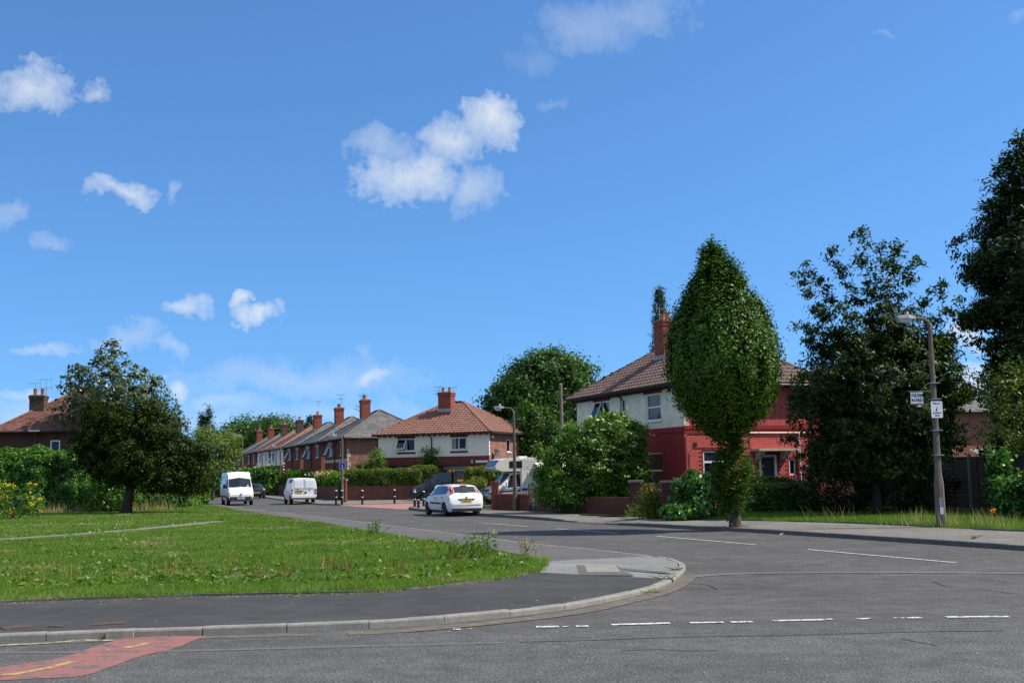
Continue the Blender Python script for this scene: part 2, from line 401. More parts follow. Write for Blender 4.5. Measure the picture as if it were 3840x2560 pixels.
def hedge_pts(n, L, D, H, rng, lump=.12, round_=.25, lseed=0, freq=.9, zlow=0.0):
    """points near the skin of a box-shaped hedge (x 0..L, y 0..D, z 0..H)"""
    A = [L*H, L*H*.35, D*H, D*H, L*D*1.2]; k = rng.choice(5, n, p=np.array(A)/sum(A))
    u = rng.random(n); w = rng.random(n); p = np.zeros((n, 3)); nn = np.zeros((n, 3))
    m = k == 0; p[m] = np.stack([u[m]*L, 0*u[m], zlow+w[m]*(H-zlow)], 1); nn[m] = (0, -1, 0)
    m = k == 1; p[m] = np.stack([u[m]*L, 0*u[m]+D, w[m]*H], 1); nn[m] = (0, 1, 0)
    m = k == 2; p[m] = np.stack([0*u[m], u[m]*D, w[m]*H], 1); nn[m] = (-1, 0, 0)
    m = k == 3; p[m] = np.stack([0*u[m]+L, u[m]*D, w[m]*H], 1); nn[m] = (1, 0, 0)
    m = k == 4; p[m] = np.stack([u[m]*L, w[m]*D, 0*u[m]+H], 1); nn[m] = (0, 0, 1)
    # round the edges
    c = np.array([np.clip(p[:, 0], round_, max(round_, L-round_)), np.clip(p[:, 1], min(round_, D/2), max(D-round_, D/2)), np.minimum(p[:, 2], H-round_)]).T
    d = p-c; ln = np.linalg.norm(d, axis=1, keepdims=True); q = np.where(ln > round_, c+d/np.maximum(ln, 1e-6)*round_, p)
    lm = np.array([mnoise.noise(Vector(a*freq)+Vector((lseed, 0, lseed*2))) + .5*mnoise.noise(Vector(a*freq*2.7)) for a in q])
    return q + nn*(lump*lm)[:, None]*1.5 - nn*(rng.random(n)**2*.25)[:, None], nn
def hedge(name, label, cat, loc, rz, L, D, H, n, leaf, mat, seed, group=None, lump=.12, round_=.25, part='foliage', core='core', up=.25):
    rng = np.random.default_rng(seed); t = thing(name, label, cat, loc, rz, group)
    p, nn = hedge_pts(n, L, D, H, rng, lump, round_, seed*1.37)
    leaf_mesh(part, p, leaf*rng.uniform(.7, 1.4, n), mat, t, rng, nn, .5, .55, up=up)
    e = .18+lump*.5
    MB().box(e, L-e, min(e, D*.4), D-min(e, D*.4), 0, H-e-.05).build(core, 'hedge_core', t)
    return t
def bush(name, label, cat, loc, rad, n_clump, per, leaf, mat, seed, group=None, shell=.7, lump=.25, spread=.3, zc=None, asp=.5, stems=5, extra=None, zmin=-.75):
    rng = np.random.default_rng(seed); t = thing(name, label, cat, loc, 0, group)
    c = ellipsoid_pts(n_clump, rad, rng, shell, lump, seed); c[:, 2] += (rad[2]*.85 if zc is None else zc); c = c[c[:, 2] > .05]
    p, b = clump_leaves(c, per, spread, rng); k = p[:, 2] > .02; p, b = p[k], b[k]
    out = unit(p-np.array([0, 0, rad[2]*.6]))
    leaf_mesh('foliage', p, leaf*rng.uniform(.6, 1.4, len(p)), mat, t, rng, out, .5, asp)
    mb = MB()
    for i in range(stems):
        e = Vector(c[rng.integers(len(c))]); mb.tube([(rng.normal()*.1, rng.normal()*.1, -.02), e*.5+Vector((0, 0, .1)), e], [.035, .022, .008], 5)
    mb.build('stem', 'bark', t, fix=False)
    return t, c, rng
def tree(name, label, loc, cpts, per, spread, leaf, mat, trunk_r, trunk_h, seed, group=None, asp=.5, bark='bark', lean=(0, 0), limbs=16, first=.35, flat=.8, droop=0., bw=.8, cat='tree', up=.18, jit=(.6, 1.4)):
    rng = np.random.default_rng(seed); t = thing(name, label, cat, loc, 0, group)
    p, b = clump_leaves(cpts, per, spread, rng, flat)
    cen = cpts.mean(0)
    leaf_mesh('crown', p, leaf*rng.uniform(*jit, len(p)), mat, t, rng, unit(p-cen), bw, asp, droop, up)
    trunk_mesh(t, trunk_r, trunk_h, cpts, bark, rng, lean, limbs, first)
    return t
# ------------------------------------------------------------------ material set
asphalt('asphalt_main', (.078, .076, .073), (.105, .101, .095), .75, 40, .5, .8, -.03)
asphalt('asphalt_side', (.070, .066, .063), (.102, .096, .090), .68, 44, .55, .7, 1.1)
asphalt('tarmac_new', (.044, .042, .040), (.062, .059, .056), .3, 80, .45, .25)
asphalt('tarmac_old', (.165, .163, .157), (.205, .20, .19), .3, 110, .35, .25)
asphalt('tarmac_mid', (.095, .091, .086), (.115, .109, .102), .35, 110, .3, .25)
asphalt('pavement_grey', (.140, .130, .118), (.185, .172, .155), .35, 100, .4, .3)
asphalt('seam', (.118, .113, .106), (.140, .134, .124), .6, 60, .4, .3)
M('kerb_stone', (.29, .27, .235), .9, .3, 3, .5, 70, fine=.35, island=.12)
M('slab_concrete', (.26, .24, .205), .9, .2, 5, .3, 90, fine=.25)
M('soil', (.055, .045, .032), .95, .35, 5, .3, 40)
M('lawn_soil', (.060, .085, .022), .95, .35, 1.6, .3, 60, c2=(.038, .062, .016))
M('verge_soil', (.050, .070, .020), .95, .4, 2.5, .3, 60)
M('path_dirt', (.21, .195, .165), .95, .25, 4, .3, 70, fine=.3)
M('cover_rust', (.10, .07, .055), .85, .35, 12, .4, 120, fine=.4)
M('bark_dark', (.030, .025, .020), .95, .4, 9, .8, 40)
M('bark', (.085, .066, .048), .95, .4, 9, .8, 40)
M('bark_red', (.060, .034, .024), .95, .4, 9, .8, 40)
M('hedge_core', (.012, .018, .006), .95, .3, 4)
def worn(name, c, under, lo=.42, hi=.5, sc_=22):
    m, t, b = _mat(name); setp(b, .8, .25)
    co = nd(t, 'ShaderNodeTexCoord').outputs['Object']
    n = noise_node(t, co, sc_, 6, .75); n2 = noise_node(t, co, 130, 2)
    f = ramp(t, n.outputs['Fac'], [(lo, (0, 0, 0)), (hi, (1, 1, 1))])
    c2 = mixc(t, .35, c, ramp(t, n2.outputs['Fac'], [(.3, tuple(x*.55 for x in c)), (.7, c)]))
    t.links.new(mixc(t, f, under, c2), b.inputs['Base Color'])
    bump(t, b, n2.outputs['Fac'], .3, .01); return m
worn('paint_white', (.62, .62, .59), (.10, .095, .09), .42, .50, 14)
worn('paint_white_thin', (.55, .55, .54), (.11, .105, .10), .44, .56, 10)
worn('paint_red', (.29, .122, .106), (.11, .10, .095), .40, .50, 4)
worn('paint_yellow', (.42, .32, .12), (.26, .10, .08), .42, .56, 7)
worn('paint_yellow_old', (.46, .40, .19), (.12, .12, .12), .42, .52, 7)
worn('block_red', (.40, .19, .155), (.25, .12, .10), .2, .6, 6)
M('gutter_dirt', (.16, .135, .105), .95, .35, 5, .3, 70, fine=.5)
# ------------------------------------------------------------------ ground, road
def struct(o): return prop(o, kind='structure')
g = MB(); g.quad((-900, -60, -.06), (900, -60, -.06), (900, 1500, -.06), (-900, 1500, -.06)); struct(g.build('ground', 'verge_soil'))
road = struct(flat_poly('road', [(-60, -12), (60, -12), (60, 66), (40, 84), (-4, 84), (-40, 170), (-62, 170), (-22, 75), (-60, 30)], 0.0, 'asphalt_side'))
# resurfaced carriageway in the foreground
main = [(-60, -11), (60, -11), (60, 14.6), tuple(G(3840, 2330)[:2]), tuple(G(3600, 2332)[:2]), tuple(G(3000, 2345)[:2]), tuple(G(2600, 2352)[:2]), tuple(G(2300, 2358)[:2]), tuple(G(1980, 2368)[:2]), tuple(G(1700, 2376)[:2]), (-2.5, 14.2), (-60, 2)]
flat_poly('carriageway_surface', main, .004, 'asphalt_main', road)
def strip(name, pxs, w, mat, z=.008, parent=road, world=False, step=.4):
    p = polyline([Vector(q) if world else G(*q) for q in pxs], step); mb = MB(); n = len(p)
    L = []
    for i in range(n):
        t = (p[min(i+1, n-1)]-p[max(i-1, 0)]).normalized(); s = Vector((-t.y, t.x, 0))
        L.append((p[i]+s*w/2, p[i]-s*w/2))
    for (a, b), (c, d) in zip(L, L[1:]):
        mb.quad((a.x, a.y, z), (b.x, b.y, z), (d.x, d.y, z), (c.x, c.y, z))
    return mb.build(name, mat, parent)
strip('surface_seam', [(0, 2448), (700, 2440), (1280, 2425), (1700, 2415), (1990, 2407)], .13, 'seam')
strip('surface_seam', [(2590, 2162), (2760, 2151), (3104, 2146), (3500, 2146), (3840, 2150)], .30, 'seam')
for pts_ in ([(3380, 2395), (3440, 2408), (3490, 2416), (3520, 2426)], [(2600, 2188), (2650, 2192), (2690, 2210)], [(2330, 2440), (2480, 2436), (2580, 2442), (2700, 2438)], [(3500, 2180), (3560, 2200), (3650, 2206), (3800, 2226)], [(1500, 1985), (1600, 1988), (1720, 1996)]): strip('surface_crack', pts_, .022, 'tarmac_new', .0085, step=.15)
strip('gutter_grime', [(1300, 2376), (1500, 2366), (1760, 2344), (2000, 2318), (2200, 2290), (2340, 2258), (2470, 2226), (2545, 2192), (2590, 2150)], .30, 'gutter_dirt', .0088)
strip('gutter_grime', [(0, 2420), (560, 2396), (900, 2388), (1300, 2376)], .16, 'gutter_dirt', .0088)
strip('surface_crack', [(1950, 2408), (2250, 2400), (2600, 2388), (2900, 2384), (3200, 2376), (3500, 2368), (3840, 2366)], .035, 'tarmac_new')
# ------------------------------------------------------------------ pavement island on the corner
pairs = [((-30, 8.3), (-30, 12.4), .10)]
for o, i, z in [((0, 2411), (0, 2259), .10), ((253, 2400), (245, 2248), .10), ((560, 2387), (490, 2240), .10), ((868, 2380), (816, 2229), .10), ((1170, 2367), (1140, 2225), .10),
                ((1468, 2353), (1503, 2213), .10), ((1741, 2330), (1743, 2186), .095), ((1987, 2304), (1860, 2172), .085), ((2178, 2277), (1905, 2166), .075), ((2314, 2248), (1955, 2156), .07),
                ((2450, 2216), (1988, 2150), .065), ((2526, 2183), (2015, 2144), .065), ((2571, 2139), (2043, 2118), .06), ((2560, 2115), (2046, 2106), .045), ((2514, 2096), (2042, 2099), .03),
                ((2449, 2085), (2025, 2096), .018), ((2205, 2058), (1950, 2084), .014), ((1944, 2031), (1824, 2060), .014), ((1743, 2005), (1628, 2031), .014), ((1498, 1974), (1362, 1989), .014),
                ((1280, 1947), (1200, 1960), .014), ((925, 1906), (890, 1914), .02), ((871, 1900), (850, 1904), .05), ((800, 1893), (788, 1896), .08)]:
    a = G(*o); b = G(*i, .1); pairs.append(((a.x, a.y), (b.x, b.y), z))
pairs += [((-24.3, 85.5), (-25.5, 85.5), .08), ((-31.5, 105), (-33, 105), .08)]
OUT = [Vector((a[0], a[1], z)) for a, b, z in pairs]; INN = [Vector((b[0], b[1], .1)) for a, b, z in pairs]
kerb = struct(empty('kerb'))
def kerb_mesh(L):
    prof = [(0, -.25), (0, -.025), (.008, -.008), (.025, 0), (.125, 0), (.125, -.25)]; n = len(prof)
    mb = MB(); mb.add([(-L/2, y, z) for y, z in prof]+[(L/2, y, z) for y, z in prof],
                      [(i, (i+1) % n, n+(i+1) % n, n+i) for i in range(n)]+[tuple(range(n))[::-1], tuple(range(n, 2*n))])
    o = mb.build('kerbstone', 'kerb_stone', kerb); return o
_kb = kerb_mesh(.985); KME = _kb.data; bpy.data.objects.remove(_kb)
krng = random.Random(5)
def lay_kerb(pts, side, step=1.0, parent=kerb, me=None):
    """kerbstones along a line; side=+1: pavement on the left of the running direction"""
    p = polyline(pts, step)
    for a, b in zip(p, p[1:]):
        m = (a+b)/2; d = b-a
        o = bpy.data.objects.new('kerbstone', me or KME); link(o, parent)
        o.location = (m.x, m.y, m.z+krng.uniform(-.004, .004)); ang = math.atan2(d.y, d.x) + (0 if side > 0 else math.pi)
        o.rotation_euler = (krng.uniform(-.01, .01), 0, ang+krng.uniform(-.006, .006)); o.scale = ((d.length-.012)/.985, 1, 1)
lay_kerb(OUT[:13], 1, 1.0); lay_kerb(OUT[12:17], 1, .62); lay_kerb(OUT[16:], 1, 1.4)
def ring(name, i0, i1, mat, parent=None, zi=.098, sub=6, f0=0., f1=1.):
    o = []; n = []
    for i in range(i0, i1):
        for k in range(sub):
            t = k/sub
            o.append(OUT[i].lerp(OUT[i+1], t)); n.append(INN[i].lerp(INN[i+1], t))
    o.append(OUT[i1]); n.append(INN[i1]); mb = MB(); L = []
    for a, b in zip(o, n):
        d = (b-a); d.z = 0; u = d.normalized(); a2 = a+u*.12; a2.z = a.z-.004
        b2 = b+u*.06; b2.z = zi if a.z > .055 else .05+(zi-.05)*max(0, (a.z-.014))/.041
        L.append((a2.lerp(b2, f0), a2.lerp(b2, f1)))
    for (a, b), (c, d) in zip(L, L[1:]): mb.quad(a, b, d, c)
    return mb.build(name, mat, parent)
struct(ring('footpath', 0, 12, 'tarmac_new'))
struct(ring('footpath_corner', 12, 16, 'tarmac_old'))
struct(ring('footpath_far', 16, len(pairs)-1, 'tarmac_mid'))
fp = struct(empty('footpath_covers'))
flat_poly('patch_surround', [G(x, y, .1)[:2] for x, y in [(2160, 2114), (2316, 2117), (2345, 2140), (2380, 2154), (2280, 2153), (2172, 2152)]], .088, 'tarmac_mid', fp)
MB().prism([tuple(G(x, y, .1)[:2]) for x, y in [(2191, 2115), (2309, 2117), (2328, 2142), (2202, 2142)]], .05, .093).build('concrete_slab', 'slab_concrete', fp)
for q in ([(0, 2352), (60, 2342), (132, 2341), (110, 2350), (20, 2360)], [(178, 2349), (210, 2342), (247, 2341), (235, 2349)], [(332, 2345), (370, 2332), (486, 2326), (465, 2338)]):
    MB().prism([tuple(G(x, y, .1)[:2]) for x, y in q], .09, .106).build('service_cover', 'cover_rust', fp)
flat_poly('tarmac_patch', [G(x, y, .08)[:2] for x, y in [(2330, 2128), (2480, 2140), (2540, 2150), (2480, 2146), (2350, 2138)]], .079, 'tarmac_mid', fp)
# edging between path and lawn
edge = struct(empty('lawn_edging'))
M('edging', (.12, .11, .095), .9, .35, 6, .4, 60)
for seg, nm in ((INN[1:13], 'n'), (INN[14:], 'f')):
    pl = polyline([Vector((p.x, p.y, .1)) for p in seg], .915)
    for a, b in zip(pl, pl[1:]):
        d = b-a; m = (a+b)/2
        o = MB().cbox((0, 0, 0), (d.length-.012, .05, .10)).build('edging_strip', 'edging', edge); o.location = (m.x, m.y, .075+krng.uniform(-.008, .01)); o.rotation_euler = (0, 0, math.atan2(d.y, d.x))
LAWN = [(p.x, p.y) for p in INN] + [(-80, 97), (-80, 5)]
lawn = struct(flat_poly('lawn', LAWN, .100, 'lawn_soil'))
PATH_PX = [(-500, 2062), (0, 2024), (283, 2004), (544, 1983), (760, 1962), (846, 1953)]
strip('worn_path', [G(*q, .1) for q in PATH_PX], 1.15, 'path_dirt', .108, lawn, True, .8)
# ------------------------------------------------------------------ right-hand pavement and verge
RP = [((19, 8.5), (23, 14.5), .12)]
for o, i, z in [((3840, 2064), (3840, 1992), .12), ((3540, 2043), (3540, 1977), .12), ((3213, 2021), (3213, 1962), .12), ((2941, 2003), (2950, 1954), .12), ((2700, 1989), (2740, 1950), .12), ((2560, 1982), (2600, 1947), .12), ((2420, 1974), (2480, 1943), .12),
                ((2330, 1969), (2390, 1937), .10), ((2290, 1966.5), (2340, 1934), .03), ((2140, 1957), (2180, 1927), .03), ((2096, 1954), (2140, 1923), .10), ((2000, 1947), (2050, 1917), .12),
                ((1851, 1937), (1900, 1912), .12), ((1700, 1926), (1800, 1907), .12), ((1598, 1918), (1700, 1901), .12), ((1540, 1911), (1655, 1897), .12)]:
    a = G(*o); b = G(*i, .12); RP.append(((a.x, a.y), (b.x, b.y), z))
RP += [((-5.75, 62.6), (-2.0, 62.6), .12), ((-5.0, 64.0), (-1.6, 62.9), .12), ((-3.2, 65.2), (-1.0, 63.3), .12), ((3.5, 67.8), (4.0, 65.6), .12), ((14, 71), (14.5, 68.8), .12)]
RO = [Vector((a[0], a[1], z)) for a, b, z in RP]; RI = [Vector((b[0], b[1], .12)) for a, b, z in RP]
M('kerb_dark', (.135, .128, .118), .9, .3, 3, .5, 70, fine=.35)  # darker kerb stone colour for the right-hand kerb
KME2 = KME.copy(); KME2.materials.clear(); KME2.materials.append(MATS['kerb_dark'])
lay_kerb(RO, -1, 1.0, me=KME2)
_o, _i = OUT, INN; OUT, INN = RO, RI
struct(ring('pavement', 0, len(RP)-1, 'pavement_grey', zi=.118))
OUT, INN = _o, _i
VERGE = [(p.x-.02, p.y-.02) for p in RI] + [(60, 80), (60, 14)]
verge = struct(flat_poly('verge', VERGE, .125, 'verge_soil'))
e2 = struct(empty('verge_edging'))
for a, b in zip(polyline(RI[0:7], .915), polyline(RI[0:7], .915)[1:]):
    d = b-a; m = (a+b)/2
    if krng.random() < .75:
        o = MB().cbox((0, 0, 0), (d.length-.012, .05, .10)).build('edging_strip', 'edging', e2); o.location = (m.x, m.y, .115+krng.uniform(-.015, .012)); o.rotation_euler = (0, 0, math.atan2(d.y, d.x))
# far pavement in front of the gardens
FO = [G(*q) for q in [(1640, 1885), (1556, 1887), (1500, 1888.5), (1420, 1890.5), (1360, 1892), (1286, 1894), (1230, 1894), (1182, 1891), (1060, 1876), (997, 1867)]] + [Vector((-29.5, 120, 0)), Vector((-44, 160, 0))]
FI = [Vector(p) for p in [(-3.0, 79.3, 0), (-6.6, 79.2, 0), (-8, 79.1, 0), (-9.8, 79.0, 0), (-11, 79.0, 0), (-12.0, 79.2, 0), (-12.6, 80.4, 0), (-13.2, 82, 0), (-15.2, 87.5, 0), (-18.6, 97.5, 0), (-26.9, 120.5, 0), (-41, 160, 0)]]
for p in FO: p.z = .11
for p in FI: p.z = .11
lay_kerb(FO, -1, 1.6)
_o, _i = OUT, INN; OUT, INN = FO, FI
struct(ring('pavement_by_gardens', 0, len(FO)-1, 'pavement_grey', zi=.11))
OUT, INN = _o, _i
struct(flat_poly('garden_ground', [(p.x, p.y) for p in FI] + [(20, 165), (40, 95), (-2, 84)], .09, 'verge_soil'))
def z5(x, y): return (1230+x/7.127, 1700+y/7.127)
flat_poly('block_paving', [G(*z5(*q))[:2] for q in [(330, 1388), (820, 1350), (1300, 1338), (1760, 1330), (2290, 1342), (2700, 1345), (2700, 1420), (2290, 1445), (2115, 1492), (1700, 1470), (1300, 1446), (900, 1425)]], .005, 'block_red', road)
# ------------------------------------------------------------------ painted markings
mk = struct(empty('road_markings'))
def dash(a, b, w, mat='paint_white', z=.010, world=False):
    p, q = (Vector(a), Vector(b)) if world else (G(*a), G(*b)); t = (q-p).normalized(); s = Vector((-t.y, t.x, 0))*w/2
    MB().quad((p.x+s.x, p.y+s.y, z), (p.x-s.x, p.y-s.y, z), (q.x-s.x, q.y-s.y, z), (q.x+s.x, q.y+s.y, z)).build('painted_dash', mat, mk)
for a, b in [((3027, 2060), (3587, 2110)), ((2462, 2010), (2833, 2042)), ((2086, 1982), (2319, 2000)), ((1811, 1961), (1978, 1973))]: dash(a, b, .10)
for a, b, w in [((1698, 2360), (1727, 2360), .1), ((1752, 2358.5), (1770, 2358), .05), ((2010, 2351), (2096, 2350), .13), ((2110, 2350), (2135, 2350), .06), ((2160, 2349), (2207, 2348), .11), ((2293, 2343), (2512, 2337), .13),
                ((2587, 2335.5), (2713, 2334), .12), ((2740, 2333.5), (2822, 2331.5), .12), ((2900, 2328), (3094, 2324), .13), ((3096, 2322.5), (3122, 2322), .08), ((3215, 2321.5), (3268, 2319.5), .10), ((3352, 2318), (3390, 2317.5), .07), ((3400, 2317.5), (3455, 2316), .12), ((3547, 2314), (3782, 2312.5), .13)]: dash(a, b, w)
dash((1640, 2001), (1662, 2002), .1, 'paint_white_thin')
for x, y, x2, y2 in [(650, 1405, 720, 1408), (770, 1416, 830, 1420), (1300, 1436, 1360, 1440), (1420, 1448, 1480, 1450), (1680, 1460, 1740, 1462), (1790, 1475, 1900, 1473), (1940, 1450, 2030, 1447), (480, 1400, 520, 1401)]:
    dash(z5(x, y), z5(x2, y2), .35, 'paint_white_thin')
strip('arc_mark', [(1480, 1972), (1560, 1968), (1640, 1963), (1700, 1961)], .25, 'seam')
def c6(x, y): return (x*.5442, 1900+y*.5442)
red = flat_poly('red_surfacing', [G(*c6(*q))[:2] for q in [(1420, 893), (1330, 925), (1250, 962), (1180, 985), (1000, 1022), (860, 1070), (760, 1108), (640, 1150), (540, 1172), (300, 1185), (0, 1198), (-300, 1215), (-300, 1150), (0, 1108), (180, 1080), (350, 1058), (480, 1026), (620, 975), (760, 932), (900, 905), (1150, 890)]], .009, 'paint_red', mk)
strip('yellow_line', [c6(870, 976), c6(1000, 945), c6(1115, 912)], .13, 'paint_yellow', .0125, mk)
strip('yellow_line', [c6(-200, 1178), c6(0, 1164), c6(250, 1140), c6(420, 1085), c6(620, 1052)], .12, 'paint_yellow', .0125, mk)
strip('yellow_line', [c6(-200, 975), c6(0, 958), c6(300, 945), c6(560, 922), c6(800, 925)], .09, 'paint_yellow_old', .0125, mk)
# ------------------------------------------------------------------ houses
M('render_cream', (.88, .79, .62), .92, .16, 2.2, .5, 45, fine=.2)
M('render_cream_pale', (.88, .80, .64), .92, .10, 2.5, .4, 45, fine=.1)
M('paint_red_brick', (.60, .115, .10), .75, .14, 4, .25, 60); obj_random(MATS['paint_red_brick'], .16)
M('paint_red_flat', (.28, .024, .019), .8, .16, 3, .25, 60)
M('brick_red', (.30, .085, .052), .9, .3, 5, .4, 60, fine=.3); obj_random(MATS['brick_red'], .35)
M('brick_dark', (.17, .062, .046), .9, .35, 5, .4, 60, fine=.3); obj_random(MATS['brick_dark'], .35)
M('brick_chimney', (.27, .075, .048), .9, .35, 4, .4, 50, fine=.25)
M('brick_chimney_sooty', (.11, .07, .05), .95, .4, 4, .4, 50, fine=.3)
M('mortar', (.30, .25, .20), .95, .2, 8)
M('mortar_dark', (.12, .09, .075), .95, .3, 8)
M('tile_red', (.325, .160, .118), .85, .22, 1.3, .4, 60, fine=.3); obj_random(MATS['tile_red'], .22)
M('tile_brown', (.245, .158, .132), .85, .3, .9, .4, 60, fine=.35); obj_random(MATS['tile_brown'], .22)
M('tile_plum', (.24, .105, .085), .85, .28, 1.0, .4, 60, fine=.3); obj_random(MATS['tile_plum'], .4)
M('slate', (.19, .177, .168), .7, .25, .9, .3, 50, fine=.25); obj_random(MATS['slate'], .35)
M('underlay', (.035, .028, .024), .9, .2, 5)
M('upvc', (.80, .80, .79), .45, .05, 3)
M('stone_trim', (.48, .43, .34), .9, .18, 4, .3, 60)
M('gutter', (.022, .021, .021), .5, .2, 4)
M('pipe_red', (.20, .06, .05), .6, .2, 4)
M('timber_dark', (.06, .040, .030), .85, .3, 5, .3, 40)
M('door_dark', (.035, .032, .03), .5, .2, 3)
M('lead', (.30, .31, .33), .7, .2, 6)
M('pot_clay', (.42, .16, .085), .85, .2, 5)
M('curtain', (.30, .30, .29), .95, .35, 9)
M('metal_grey', (.35, .35, .36), .45, .15, 5, metal=.6)
M('plastic_white', (.78, .78, .76), .5, .06, 3)
M('plastic_black', (.018, .018, .019), .55, .2, 5)
glassmat('window_glass', (.008, .010, .013), .05, .35)
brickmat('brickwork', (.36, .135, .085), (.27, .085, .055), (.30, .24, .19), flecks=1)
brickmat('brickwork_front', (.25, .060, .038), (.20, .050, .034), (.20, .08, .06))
brickmat('brickwork_dark', (.11, .045, .035), (.075, .034, .028), (.10, .07, .055))
brickmat('brickwork_plain', (.34, .11, .07), (.26, .08, .055), (.30, .22, .17))
def streaks(name, amt=.35, col=(.45, .42, .36)):
    """rain streaks and grime running down a wall"""
    m = MATS[name]; t = m.node_tree; b = t.nodes['Principled BSDF']; src = b.inputs['Base Color'].links[0].from_socket
    co = nd(t, 'ShaderNodeTexCoord').outputs['Object']; mp = nd(t, 'ShaderNodeMapping'); mp.inputs['Scale'].default_value = (4, 4, .35); t.links.new(co, mp.inputs[0])
    n = noise_node(t, mp.outputs[0], 1.6, 6, .7); f = ramp(t, n.outputs['Fac'], [(.48, (0, 0, 0)), (.72, (amt, amt, amt))])
    t.links.new(mixc(t, f, src, mixc(t, 1.0, src, col, 'MULTIPLY')), b.inputs['Base Color'])
for nm_ in ('render_cream', 'render_cream_pale'): streaks(nm_, .22, (.6, .56, .48))
for nm_ in ('paint_red_flat', 'paint_red_brick', 'brickwork', 'brickwork_front', 'brickwork_plain'): streaks(nm_)
for nm_ in ('tile_red', 'tile_brown', 'slate', 'tile_plum'): streaks(nm_, .55, (.35, .36, .28))
class Fr:
    """a vertical face: u to the viewer's right, v up, n outward"""
    def __init__(s, o, u, n): s.o = Vector(o); s.u = Vector(u); s.n = Vector(n)
    def p(s, u, v, n=0.0): return s.o + s.u*u + Vector((0, 0, v)) + s.n*n
    def box(s, mb, u0, u1, v0, v1, n0, n1):
        vs = [s.p(u, v, n) for n in (n0, n1) for v in (v0, v1) for u in (u0, u1)]
        return mb.add(vs, [(0, 2, 3, 1), (4, 5, 7, 6), (0, 1, 5, 4), (2, 6, 7, 3), (0, 4, 6, 2), (1, 3, 7, 5)])
def facade(mb, fr, u0, u1, v0, v1, holes=(), depth=.11):
    hs = [h for h in holes if h[0] < u1 and h[1] > u0 and h[2] < v1 and h[3] > v0]
    us = sorted({u0, u1, *[min(max(x, u0), u1) for h in hs for x in h[:2]]}); vs = sorted({v0, v1, *[min(max(x, v0), v1) for h in hs for x in h[2:4]]})
    for a, b in zip(us, us[1:]):
        for c, d in zip(vs, vs[1:]):
            if not any(h[0] <= (a+b)/2 <= h[1] and h[2] <= (c+d)/2 <= h[3] for h in hs):
                mb.quad(fr.p(a, c), fr.p(b, c), fr.p(b, d), fr.p(a, d))
    for h in hs:
        a, b, c, d = h[:4]
        for p, q in (((a, c), (b, c)), ((b, c), (b, d)), ((b, d), (a, d)), ((a, d), (a, c))):
            mb.quad(fr.p(*p), fr.p(*q), fr.p(*q, -depth), fr.p(*p, -depth))
def window(parent, fr, u0, u1, v0, v1, cols=(), rows=(), fw=.055, sill=True, mat='upvc', open_=None, curtain=0, depth=.09, lead=False):
    """frame with mullions (cols/rows: fractions), pane children, sill; open_ = (u fraction range, tilt) top-hung sash"""
    mb = MB(); n0, n1 = -depth, -depth+.055
    fr.box(mb, u0, u1, v0, v0+fw, n0, n1); fr.box(mb, u0, u1, v1-fw, v1, n0, n1)
    fr.box(mb, u0, u0+fw, v0+fw, v1-fw, n0, n1); fr.box(mb, u1-fw, u1, v0+fw, v1-fw, n0, n1)
    for c in cols:
        x = u0+(u1-u0)*c; fr.box(mb, x-fw*.6, x+fw*.6, v0+fw, v1-fw, n0, n1+.004)
    for r in rows:
        y = v0+(v1-v0)*r[0]; a = u0+(u1-u0)*r[1]; b = u0+(u1-u0)*r[2]; fr.box(mb, a+fw*.5, b-fw*.5, y-fw*.6, y+fw*.6, n0, n1+.002)
    w = mb.build('window', mat, parent)
    cs = [0, *cols, 1]
    for a, b in zip(cs, cs[1:]):
        x0, x1 = u0+(u1-u0)*a+fw*.5, u0+(u1-u0)*b-fw*.5
        MB().quad(*[fr.p(x, y, n0+.02) for x, y in ((x0, v0+fw*.5), (x1, v0+fw*.5), (x1, v1-fw*.5), (x0, v1-fw*.5))]).build('pane', 'window_glass', w)
    if curtain:
        x0, x1 = u0+fw, u0+(u1-u0)*curtain
        MB().quad(*[fr.p(x, y, n0+.026) for x, y in ((x0, v0+fw), (x1, v0+fw), (x1, v1-fw), (x0, v1-fw))]).build('net_curtain', 'curtain', w)
    if lead:
        g = MB(); k = 7
        for i in range(-k, k*2):
            for s in (1, -1):
                p0, p1 = (u0+(u1-u0)*i/k, v0+fw), (u0+(u1-u0)*i/k+s*(v1-v0)*.5, v1-fw)
                if min(p0[0], p1[0]) > u0+fw and max(p0[0], p1[0]) < u1-fw: g.tube([fr.p(*p0, n0+.03), fr.p(*p1, n0+.03)], .006, 3)
        if g.v: g.build('lead_strip', 'lead', w, fix=False)
    if open_:
        a, b, out = open_; x0, x1 = u0+(u1-u0)*a, u0+(u1-u0)*b; h = v1-v0-.04
        ca, sa = math.cos(out), math.sin(out)
        def q(x, t, n=0): return fr.p(x, v1-.02-h*t*ca+n*sa, n1+.015+h*t*sa+n*ca)
        sm = MB(); f = .06
        for (xa, xb, ta, tb) in ((x0, x1, 0, f/h), (x0, x1, 1-f/h, 1), (x0, x0+f, 0, 1), (x1-f, x1, 0, 1)):
            vs = [q(x, t, n) for n in (0, .045) for t in (ta, tb) for x in (xa, xb)]
            sm.add(vs, [(0, 2, 3, 1), (4, 5, 7, 6), (0, 1, 5, 4), (2, 6, 7, 3), (0, 4, 6, 2), (1, 3, 7, 5)])
        sm.build('open_sash', mat, w)
        MB().quad(q(x0+f*.5, .02, .02), q(x1-f*.5, .02, .02), q(x1-f*.5, .98, .02), q(x0+f*.5, .98, .02)).build('sash_pane', 'window_glass', w)
    if sill:
        s = MB(); fr.box(s, u0-.06, u1+.06, v0-.07, v0-.002, -depth, .06); s.build('sill', mat if sill is True else sill, w)
    return w
